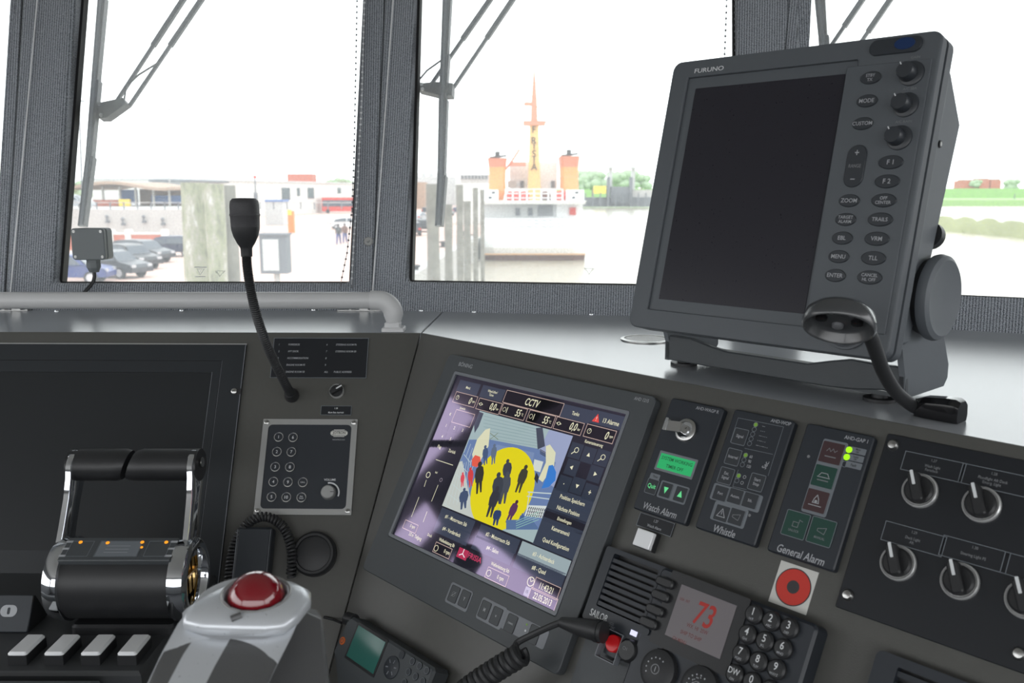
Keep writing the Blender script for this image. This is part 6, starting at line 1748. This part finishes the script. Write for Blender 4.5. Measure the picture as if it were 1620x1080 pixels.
mb = MB(); mb.box(-48, 90.3, UZ + .62, -13, 90.4, UZ + .7, 'concrete'); mb.build('top_rail', rl)
# wave roof terminal
tm = thing('terminal_building', 'low terminal with a wavy brown canopy roof on white columns behind the ramp wall', 'building', Matrix.Translation((0, 0, 0)))
Y = 112
pts = []
for i in range(31):
    x = 122 + (292 - 122)*i/30; y = 292 - 5*math.sin((i - 4)/30*2*math.pi*1.0) if i < 28 else 296
    p = atY(x, y, Y); pts.append((p.x, p.z))
mb = MB(); secs = [[(x, Y - 3, z_), (x, Y + 12, z_), (x, Y + 12, z_ - .35), (x, Y - 3, z_ - .35)] for x, z_ in pts]; mb.loft(secs, 'roofbrown'); mb.build('canopy_roof', tm)
for x in (160, 187, 212, 240, 265, 287):
    p = atY(x, 295, Y); q2 = atY(x + 2.4, 295, Y); mb = MB(); mb.box(p.x, Y, UZ, q2.x, Y + .3, p.z, 'whitewall'); mb.build('column', tm)
mb = MB(); wbox(mb, 222, 290, 326, 299, Y + 6, 4, 'roofbrown'); mb.build('back_wall', tm)
mb = MB(); wbox(mb, 190, 216, 322, 300, Y + 3, .3, 'bluepaint'); mb.build('blue_hoarding', tm); mb = MB(); wbox(mb, 240, 292, 322, 309, Y + 2, .3, 'bluepaint'); mb.build('blue_hoarding', tm)
mb = MB(); wbox(mb, 188, 205, 326, 315, Y - 2, .3, 'yellowpaint'); mb.build('yellow_hoarding', tm)
mb = MB(); wbox(mb, 148, 186, 328, 316, Y - 1, .4, 'redbrick'); mb.build('brown_counter', tm)
for i, (x0, x1, yt_, mm) in enumerate(((237, 300, 289, 'darkgrey_out'),)):
    mb = MB(); wbox(mb, x0, x1, 300, 286, 150, 20, 'hullgrey'); wbox(mb, x0 - 2, x1 + 2, 287, 284.5, 149, 22, mm); tag(mb.build('flat_roof_building', smooth=0), 'flat grey-roofed block peeking out behind the wavy canopy', 'building')
# long white building
wb = thing('long_building', 'long white building with small dark windows behind the quay in the left window', 'building', Matrix.Translation((0, 0, 0)))
A_ = atY(262, 290, 150); B_ = atY(640, 289, 260)
A_.z = B_.z = CAM.z + 2.2; 
dv = (B_ - A_); Lb = dv.length; WBP = Plane(V((A_.x, A_.y, QZ)), V((dv.x, dv.y, 0)), (0, 0, 1))
H_ = A_.z - QZ
mb = MB(); mb.rbox(Lb/2, H_/2, Lb, H_, -14, 0, 'whitewall'); mb.build('wall', wb).matrix_world = WBP.mtx()
mb = MB(); mb.rbox(Lb/2, H_ + .1, Lb + .4, .3, -14.3, .3, 'hullgrey'); mb.build('roof_edge', wb).matrix_world = WBP.mtx()
for x0, x1, y0_, y1_ in ((358, 369, 298, 320), (446, 458, 297, 316), (487, 496, 297, 314), (534, 539, 297, 306), (470, 474, 297, 310), (600, 608, 298, 312)):
    a = WBP.uv(x0, y1_); b = WBP.uv(x1, y0_); mb = MB(); mb.rbox((a[0]+b[0])/2, (a[1]+b[1])/2, b[0]-a[0], b[1]-a[1], 0, .1, 'winglass'); o = mb.build('window', wb); o.matrix_world = WBP.mtx()
a = WBP.uv(400, 288); 
for nm, x, lb in (('roof_mast', 405, 'thin mast with an orange lamp standing at the roof of the long white building'),):
    p = atY(x, 320, 150); t2 = atY(x, 280, 150); mb = MB(); mb.cyl((0, 0, 0), .12, t2.z - p.z, 'darkgrey_out', seg=8); mb.box(-.3, -.2, 0, .3, .2, 1.6, 'darkgrey_out'); mb.ball((0, 0, t2.z - p.z), .28, 'redpaint', 10, 8); tag(mb.build(nm, mtx=Matrix.Translation(p)), lb, 'mast')
mb = MB(); wbox(mb, 420, 447, 350, 318, 128, 3, 'hullgrey', QZ); wbox(mb, 419, 448, 319, 316, 127.8, 3.4, 'bluepaint'); tag(mb.build('site_hut', smooth=0), 'pale hut with a blue roof edge right of the microphone head', 'hut')
mb = MB(); wbox(mb, 455, 493, 292, 275, 420, 10, 'redbrick', QZ); p = atY(474, 271, 425)
tag(mb.build('brick_house', smooth=0), 'faint red brick house behind the long white building', 'house')
# grey industrial hall at the left of the middle window
mb = MB(); wbox(mb, 600, 720, 300, 279, 330, 30, 'hullgrey', QZ)
for k in range(9): wbox(mb, 606 + k*12, 610 + k*12, 279, 273, 330, 8, 'hullgrey')
tag(mb.build('industrial_hall', smooth=0), 'pale hall with roof ventilators behind the car park in the middle window', 'building')
mb = MB(); wbox(mb, 728, 775, 300, 276, 300, 30, 'concrete', QZ)
for k in range(8): wbox(mb, 730 + k*5.4, 733 + k*5.4, 283, 277.5, 299.6, .4, 'darkgrey_out')
tag(mb.build('office_block', smooth=0), 'flat brownish block with a row of windows left of the ship funnel', 'building')
mb = MB(); wbox(mb, 648, 672, 302, 288, 260, 8, 'roofbrown', QZ); tag(mb.build('brick_shed', smooth=0), 'small red building at the left edge of the middle window', 'building')
mb = MB(); wbox(mb, 722, 772, 312, 290, 130, 8, 'whitewall', QZ); tag(mb.build('box_trailer', smooth=0), 'white box trailer behind the slim piles left of the ship', 'trailer')
p = Q(733, 350); mb = MB(); mb.box(-.4, -.3, 0, .4, .3, 2.3, 'redpaint'); tag(mb.build('red_box', mtx=Matrix.Translation(p)), 'narrow red box standing between the slim piles', 'box')
# lamp masts
for i, (x, yt_, yb_, Y, lb) in enumerate(((130, 160, 320, 95, 'lamp mast with a double head at the left of the left window'), (268, 173, 320, 140, 'tall pale lamp mast above the wavy canopy'), (318, 204, 290, 170, 'lamp mast standing just above the near pile cluster'), (193, 229, 310, 160, 'short lamp mast above the left part of the canopy'), (168, 262, 310, 180, 'lowest far lamp mast left of the canopy'))):
    t_ = atY(x - (5 if i == 0 else 0), yt_, Y); b_2 = V((atY(x, yb_, Y).x, Y, UZ))
    mb = MB(); mb.tube([(0, 0, 0), t_ - b_2], .09 if Y < 150 else .12, 'concrete' if i else 'darkgrey_out', 8); q_ = t_ - b_2
    mb.bar(q_ - V((.55, 0, 0)), q_ + V((.55, 0, 0)), .25, .14, 'darkgrey_out'); tag(mb.build('lamp_mast', mtx=Matrix.Translation(b_2)), lb, 'lamp mast', 'lamp masts of the harbour')

# trees and shores
def tree(label, x, y, rpx, Y, group='hazy trees on the skyline', flat=.7, zb=None):
    c_ = atY(x, y, Y); r_ = rpx*Y/FPX; zb = (QZ if zb is None else zb)
    t = thing('tree', label, 'tree', Matrix.Translation((c_.x, Y, zb)), group)
    mb = MB(); rnd = random.Random(int(x*7 + y)); 
    mb.cyl((0, 0, 0), r_*.07, c_.z - zb, 'roofbrown', seg=8); mb.build('trunk', t)
    mb = MB()
    for k in range(34):
        a_ = rnd.uniform(0, 6.28); d_ = rnd.uniform(0, 1.0)*r_; hh_ = rnd.uniform(-.9, .45)*r_*flat
        mb.ball((d_*math.cos(a_), d_*math.sin(a_)*.6, c_.z - zb + hh_), r_*rnd.uniform(.26, .46), 'foliage', 9, 7, (1, 1, .8))
    mb.build('crown', t)
for x, y, r_, Y, lb in ((112, 296, 18, 260, 'green tree at the left edge of the left window'), (146, 299, 15, 270, 'green tree seen just behind the left wiper blade'), (178, 302, 14, 280, 'low green tree under the wavy canopy'), (525, 288, 12, 420, 'green treetop above the long white building'), (546, 289, 11, 430, 'green treetop beside the bead chain above the white building'),
                        (938, 282, 22, 520, 'round green tree right of the ship funnel'), (985, 282, 20, 540, 'green tree between the two ramp towers'), (1015, 284, 17, 560, 'green tree at the left edge of the radar display'), (918, 290, 14, 515, 'small green tree close behind the right funnel'), (1545, 289, 9, 640, 'small green bush left of the red brick buildings on the far shore'), (1600, 290, 12, 700, 'distant green tree at the right edge of the frame')):
    tree(lb, x, y, r_, Y, zb=QZ + 1)
mb = MB(); mb.prism([(20, 470), (900, 440), (900, 900), (20, 900)], WZL, QZ + 1.0, 'greenfield'); mb.prism([(30, 620), (900, 620), (900, 640), (30, 640)], QZ, CAM.z + 3, 'greenfield')
tag(mb.build('far_shore', smooth=0), 'low green dyke of the far shore across the water', 'shore')
mb = MB(); rnd = random.Random(3)
P1_, P2_ = atZ(1440, 362, WZL), atZ(1760, 384, WZL)
n = 60; secs = []
Pa = atZ(1380, 352, WZL); Pb = atZ(1900, 400, WZL)
for i in range(n + 1):
    t = i/n; c_ = Pa.lerp(Pb, t) + V((0, 13, 0)); s_ = 1 + .12*math.sin(i*.9) + .08*math.sin(i*2.7); hh_ = (2.3 + .25*math.sin(i*1.3) + rnd.uniform(-.15, .15))
    secs.append([(c_.x + dy*.3, c_.y + dy, WZL + z_*hh_ - .2) for dy, z_ in ((-12*s_, 0), (-7, .55), (-2, 1), (3, 1), (8, .6), (13*s_, 0))])
mb.loft(secs, 'grass'); tag(mb.build('breakwater', smooth=60), 'long mound of rough brown-green grass in the water behind the radar display', 'breakwater')
for x0, x1, yt_, lb, mm in ((1524, 1548, 286, 'red brick building on the far shore, left of the three', 'redbrick'), (1549, 1566, 284, 'red brick building on the far shore, middle of the three', 'redbrick'), (1567, 1584, 285, 'red brick building on the far shore, right of the three', 'redbrick')):
    mb = MB(); wbox(mb, x0, x1, 296, yt_, 640, 14, mm, CAM.z + 3); wbox(mb, x0 + 2, x1 - 2, yt_, yt_ - 2, 642, 10, 'roofbrown'); tag(mb.build('shore_house', smooth=0), lb, 'house', 'red brick houses on the far shore')
for x, w_, lb in ((1541, 20, 'small white boat moored before the far shore, left one'), (1562, 12, 'small white boat moored before the far shore, second from the left'), (1605, 24, 'long low dark boat before the far shore at the right edge')):
    p = atZ(x, 308, WZL); s_ = p.y/FPX; mb = MB(); mm = 'darkgrey_out' if x > 1600 else 'hull'
    mb.loft([[(-w_/2*s_, -1.5, 0), (w_/2*s_, -1.5, 0), (w_/2*s_, 1.5, 0), (-w_/2*s_, 1.5, 0)], [(-w_*.6*s_, -2, 2.2), (w_*.6*s_, -2, 2.2), (w_*.6*s_, 2, 2.2), (-w_*.6*s_, 2, 2.2)]], mm); mb.box(-w_*.2*s_, -1, 2.2, w_*.25*s_, 1, 4.6, mm); mb.cyl((0, 0, 4.6), .2, 5, mm, seg=6)
    tag(mb.build('small_boat', mtx=Matrix.Translation(p)), lb, 'boat', 'boats before the far shore')
p = atZ(1557, 318, WZL); mb = MB(); mb.cyl((0, 0, 0), .3, 7, 'darkgrey_out', seg=8); tag(mb.build('channel_marker', mtx=Matrix.Translation(p)), 'thin dark marker pole in the water before the far shore', 'marker')
p = atZ(1604, 324, WZL); mb = MB(); mb.cyl((0, 0, 0), .25, 6, 'darkgrey_out', seg=8); mb.box(-4, -1, 0, 5, 1, .9, 'darkgrey_out'); tag(mb.build('channel_marker', mtx=Matrix.Translation(p)), 'thin marker pole on a low float at the right edge of the frame', 'marker')

# ferry ramp behind the ship
fr = thing('ferry_ramp', 'dark ferry ramp with two lift towers on a pier right of the moored ship', 'ramp', Matrix.Translation((0, 0, 0)))
Y = 400
for x0 in (960, 996):
    mb = MB(); wbox(mb, x0, x0 + 5, 326, 280, Y, 3, 'darkgrey_out'); wbox(mb, x0 + 3, x0 + 9, 300, 262, Y + 3, 3, 'hullgrey'); wbox(mb, x0 - 1, x0 + 12, 266, 262, Y, 3, 'hullgrey'); mb.build('tower', fr)
mb = MB(); wbox(mb, 966, 998, 322, 295, Y + 1, 4, 'darkgrey_out'); mb.build('ramp_deck', fr)
mb = MB(); wbox(mb, 920, 1032, 327, 312, Y + 2, 14, 'darkgrey_out'); mb.build('pier', fr)
mb = MB(); wbox(mb, 940, 959, 306, 294, Y, 4, 'yellowpaint'); mb.build('yellow_cabin', fr)
mb = MB(); wbox(mb, 1000, 1040, 315, 300, Y + 4, 4, 'concrete'); mb.build('approach', fr)
for k in range(9):
    mb = MB(); wbox(mb, 925 + k*12, 927 + k*12, 327, 305, Y - 1, 1, 'darkgrey_out'); mb.build('pier_post', fr)

# ------------------------------------------------------------------ moored ship seen from astern
SY = 87.0; sc = SY/FPX
ship = thing('moored_ship', 'white passenger ship with orange funnels and a tall yellow mast moored ahead', 'ship', Matrix.Translation((atY(842, 412, SY).x, SY, WZL)))
SO = ship.matrix_world.translation
def S(x, y, dy=0.0):
    p = atY(x, y, SY + dy); return (p.x - SO.x, dy, p.z - SO.z)
def sbox(x0, x1, yb_, yt_, dy, dd, m, name):
    a = S(x0, yb_, dy); b = S(x1, yt_, dy); mb = MB(); mb.box(a[0], dy, a[2], b[0], dy + dd, b[2], m); return mb.build(name, ship)
mb = MB(); secs = []
for y, xl2, xr2, dy in ((416, 764, 927, 1.0), (404, 762, 928, .8), (392, 761, 927, .3), (360, 760, 924, 0)):
    a = S(xl2, y); b = S(xr2, y)
    secs.append([(a[0], dy + .8, a[2]), (a[0] + 1.2, dy, a[2]), (b[0] - 1.2, dy, b[2]), (b[0], dy + .8, b[2]), (b[0], 42, b[2]), (0.0, 58, b[2]), (a[0], 42, a[2])])
mb.loft(secs, 'hull', fm=lambda k, i: 'boot' if k == 0 else ('hull'))
mb.build('hull', ship, smooth=20)
mb = MB(); a = S(762, 402); b = S(927, 401); mb.box(a[0], .2, a[2] - .08, b[0], .4, a[2] + .06, 'tan'); mb.build('rubbing_strake', ship)
sbox(764, 922, 362, 320, 3.2, 30, 'hull', 'superstructure')
sbox(764, 807, 344, 322, 2.9, .4, 'hullgrey', 'side_panel'); sbox(807, 850, 344, 324, 2.9, .4, 'hullgrey', 'door_recess'); sbox(880, 922, 344, 322, 2.9, .4, 'hull', 'side_panel')
for x in (819, 839):
    sbox(x - 3.5, x + 3.5, 341, 329, 2.7, .3, 'darkgrey_out', 'doorway')
mb = MB()
for k in range(6): a = S(853, 342 - k*3.3); b = S(877, 340.4 - k*3.3); mb.box(a[0], 2.6, a[2], b[0], 2.9, b[2], 'darkgrey_out')
mb.build('louvre', ship)
sbox(901, 911, 340, 328, 2.6, .3, 'redpaint', 'fire_locker')
# main deck openings and rail
for x0, x1 in ((774, 784), (789, 806), (814, 832), (836, 848), (856, 866), (872, 884), (891, 903), (908, 916)):
    sbox(x0, x1, 366, 361 - (x0 % 3), .6, .4, 'darkgrey_out' if x0 % 2 else 'hullgrey', 'deck_gear')
def rail(y0_, y1_, xl2, xr2, dy, n_, name, m='hull'):
    mb = MB()
    for k in range(n_ + 1):
        a = S(xl2 + (xr2 - xl2)*k/n_, y0_, dy); b = S(0, y1_, dy); mb.box(a[0] - .07, dy, a[2], a[0] + .07, dy + .08, b[2], m)
    for k in range(3):
        a = S(xl2, y1_ + (y0_ - y1_)*k/3, dy); b = S(xr2, y1_, dy); mb.box(a[0], dy, a[2] - .04, b[0], dy + .08, a[2] + .04, m)
    mb.build(name, ship)
rail(362, 346, 762, 924, .2, 14, 'main_deck_rail')
# upper deck overhang
mb = MB(); a = S(758, 323, 0); b = S(928, 323, 0)
mb.loft([[(a[0] + 2.4*sc, .3, a[2]), (b[0] - 2.4*sc, .3, a[2]), (b[0] - 2, 34, a[2]), (a[0] + 2, 34, a[2])], [(a[0], 0, a[2] + .35), (b[0], 0, a[2] + .35), (b[0], 34, a[2] + .35), (a[0], 34, a[2] + .35)]], 'hull'); mb.build('upper_deck', ship)
rail(320, 299, 800, 890, .6, 8, 'upper_deck_rail')
for x0, x1, s_ in ((764, 788, -1), (896, 924, 1)):
    sbox(x0, x1, 319, 300, 1.0, 5, 'hull', 'bulwark_box')
    for k in range(2): sbox(x0 + 9 + 5*k, x0 + 14 + 5*k, 314 - 8*k, 311 - 8*k, .9, .2, 'blackpaint', 'scupper')
for x0, x1, nm in ((801, 838, 'life_raft'), (856, 872, 'life_raft'), (877, 898, 'life_raft')):
    a = S((x0 + x1)/2, 311, 2.5); mb = MB(); mb.lathe([(.25, 0), (.5, .1), (.55, .2), (.55, (x1 - x0)*sc - .2), (.5, (x1 - x0)*sc - .1), (.25, (x1 - x0)*sc)], 'redpaint' if x0 != 856 else 'boot', (a[0] - (x1 - x0)*sc/2, 2.5, a[2]), (1, 0, 0), 16); mb.build(nm, ship)
sbox(806, 882, 300, 256, 8, 14, 'hull', 'upper_house')
for x0 in (803, 823, 872): sbox(x0, x0 + (14 if x0 == 803 else 6), 297, 286, 7.6, .4, 'hullgrey' if x0 == 803 else 'darkgrey_out', 'house_window')
def funnel(xc, top_y):
    mb = MB(); secs = []
    for y, w2, dd in ((320, 8.5, 3), (300, 13, 3.5), (285, 12.5, 3.5), (265, 13, 3.6), (252, 14.5, 3.8), (top_y, 15, 3.9)):
        a = S(xc, y, 5); w_ = w2*SY*1.05/FPX; secs.append([(a[0] + w_*cx_, 5 + dd*cy_, a[2]) for cx_, cy_ in ((-1, -.5), (-.8, -.6), (.8, -.6), (1, -.5), (1, .6), (-1, .6))])
    mb.loft(secs, 'funnel', fm=lambda k, i: 'funnel_red' if k >= 3 else 'funnel'); f_ = mb.build('funnel', ship, smooth=20)
    a = S(xc, top_y, 5); mb = MB(); mb.cyl((a[0], 5, a[2]), .25, .7, 'blackpaint', seg=10); mb.bar((a[0] - .8, 5, a[2] + .1), (a[0] + .9, 5, a[2] + .3), .2, .2, 'blackpaint'); mb.build('exhaust_pipe', f_)
funnel(787, 251); funnel(900, 248)
sbox(776, 790, 320, 300, 3, 2.5, 'funnel', 'funnel_base'); 
mb = MB(); secs = []
for y, w2 in ((318, 10), (300, 10.0), (260, 8.5), (220, 7.2), (197, 6.8), (196, 5.5), (160, 4.2), (130, 2.2), (104, .5)):
    a = S(845, y, 6); w_ = w2*(SY + 6)/FPX; secs.append([(a[0] - w_, 6 - .5, a[2]), (a[0] + w_, 6 - .5, a[2]), (a[0] + w_, 6 + w_*1.4, a[2]), (a[0] - w_, 6 + w_*1.4, a[2])])
mb.loft(secs, 'mastyellow', fm=lambda k, i: 'spire' if k >= 4 else 'mastyellow'); ms = mb.build('mast', ship, smooth=20)
a = S(845, 197, 6); mb = MB(); mb.rbox(a[0], 6, 2.2, 1.6, a[2] - .1, a[2] + .15, 'spire'); mb.bar((a[0] - 1.1, 5.3, a[2] + .2), (a[0] + 1.2, 5.3, a[2] + .2), .12, .25, 'spire'); mb.build('crosstree', ms)
a = S(836, 168, 6); mb = MB(); mb.box(a[0] - .45, 5.4, a[2], a[0] + .4, 5.8, a[2] + .35, 'spire'); mb.bar((a[0] + .3, 5.6, a[2] - .1), (a[0] + 1.0, 5.6, a[2] - .1), .1, .1, 'spire'); mb.build('radar_scanner', ms)
mb = MB()
FR = Matrix(((1, 0, 0, 0), (0, 0, -1, 0), (0, 1, 0, 0), (0, 0, 0, 1)))
for ch, y in (('F', 205), ('R', 222), ('I', 231), ('S', 243), ('I', 254), ('A', 264)):
    a = S(845, y, 5.3); t_ = MB(); t_.text(ch, a[0], a[2], 0, .95, 'blackpaint', 1.0); mb.add([(v.x, 5.3, v.y) for v in t_.v], t_.f, 'blackpaint')
mb.build('mast_lettering', ms, smooth=0)
for x, y, x2, y2 in ((805, 262, 822, 236), (800, 268, 812, 252)):
    a = S(x, y, 5); b = S(x2, y2, 5); mb = MB(); mb.tube([a, b], .12, 'spire', 6); mb.build('davit', ship)
sbox(806, 832, 262, 256, 5, 2, 'spire', 'rescue_boat')
a = S(764, 372, .5); b = Q(726, 391); mb = MB()
mb.tube([V((0, 0, 0)), (V((b.x, b.y, b.z + .4)) - (SO + V(a)))*.5 + V((0, 0, -.3)), V((b.x, b.y, b.z + .4)) - (SO + V(a))], .06, 'whitewall', 6)
tag(mb.build('mooring_rope', mtx=Matrix.Translation(SO + V(a))), 'pale mooring rope from the ship stern to the quay edge', 'rope')
# fender timbers on the quay face
for i, (x, y) in enumerate(((705, 396), (722, 386), (735, 379), (745, 372))):
    p = Q(x, y); mb = MB(); mb.box(-.3, -.35, WZL - QZ - .3, .35, .35, .1, 'pile'); mb.box(-.25, -.4, WZL - QZ, .3, -.3, -.3, 'darkgrey_out')
    tag(mb.build('fender_post', mtx=Matrix.Translation((p.x + .3, p.y, QZ))), ('dark fender timber on the quay face, ' + ('nearest of the four', 'second nearest of the four', 'third nearest of the four', 'farthest of the four, beside the ship')[i]), 'fender', 'fender timbers of the quay')
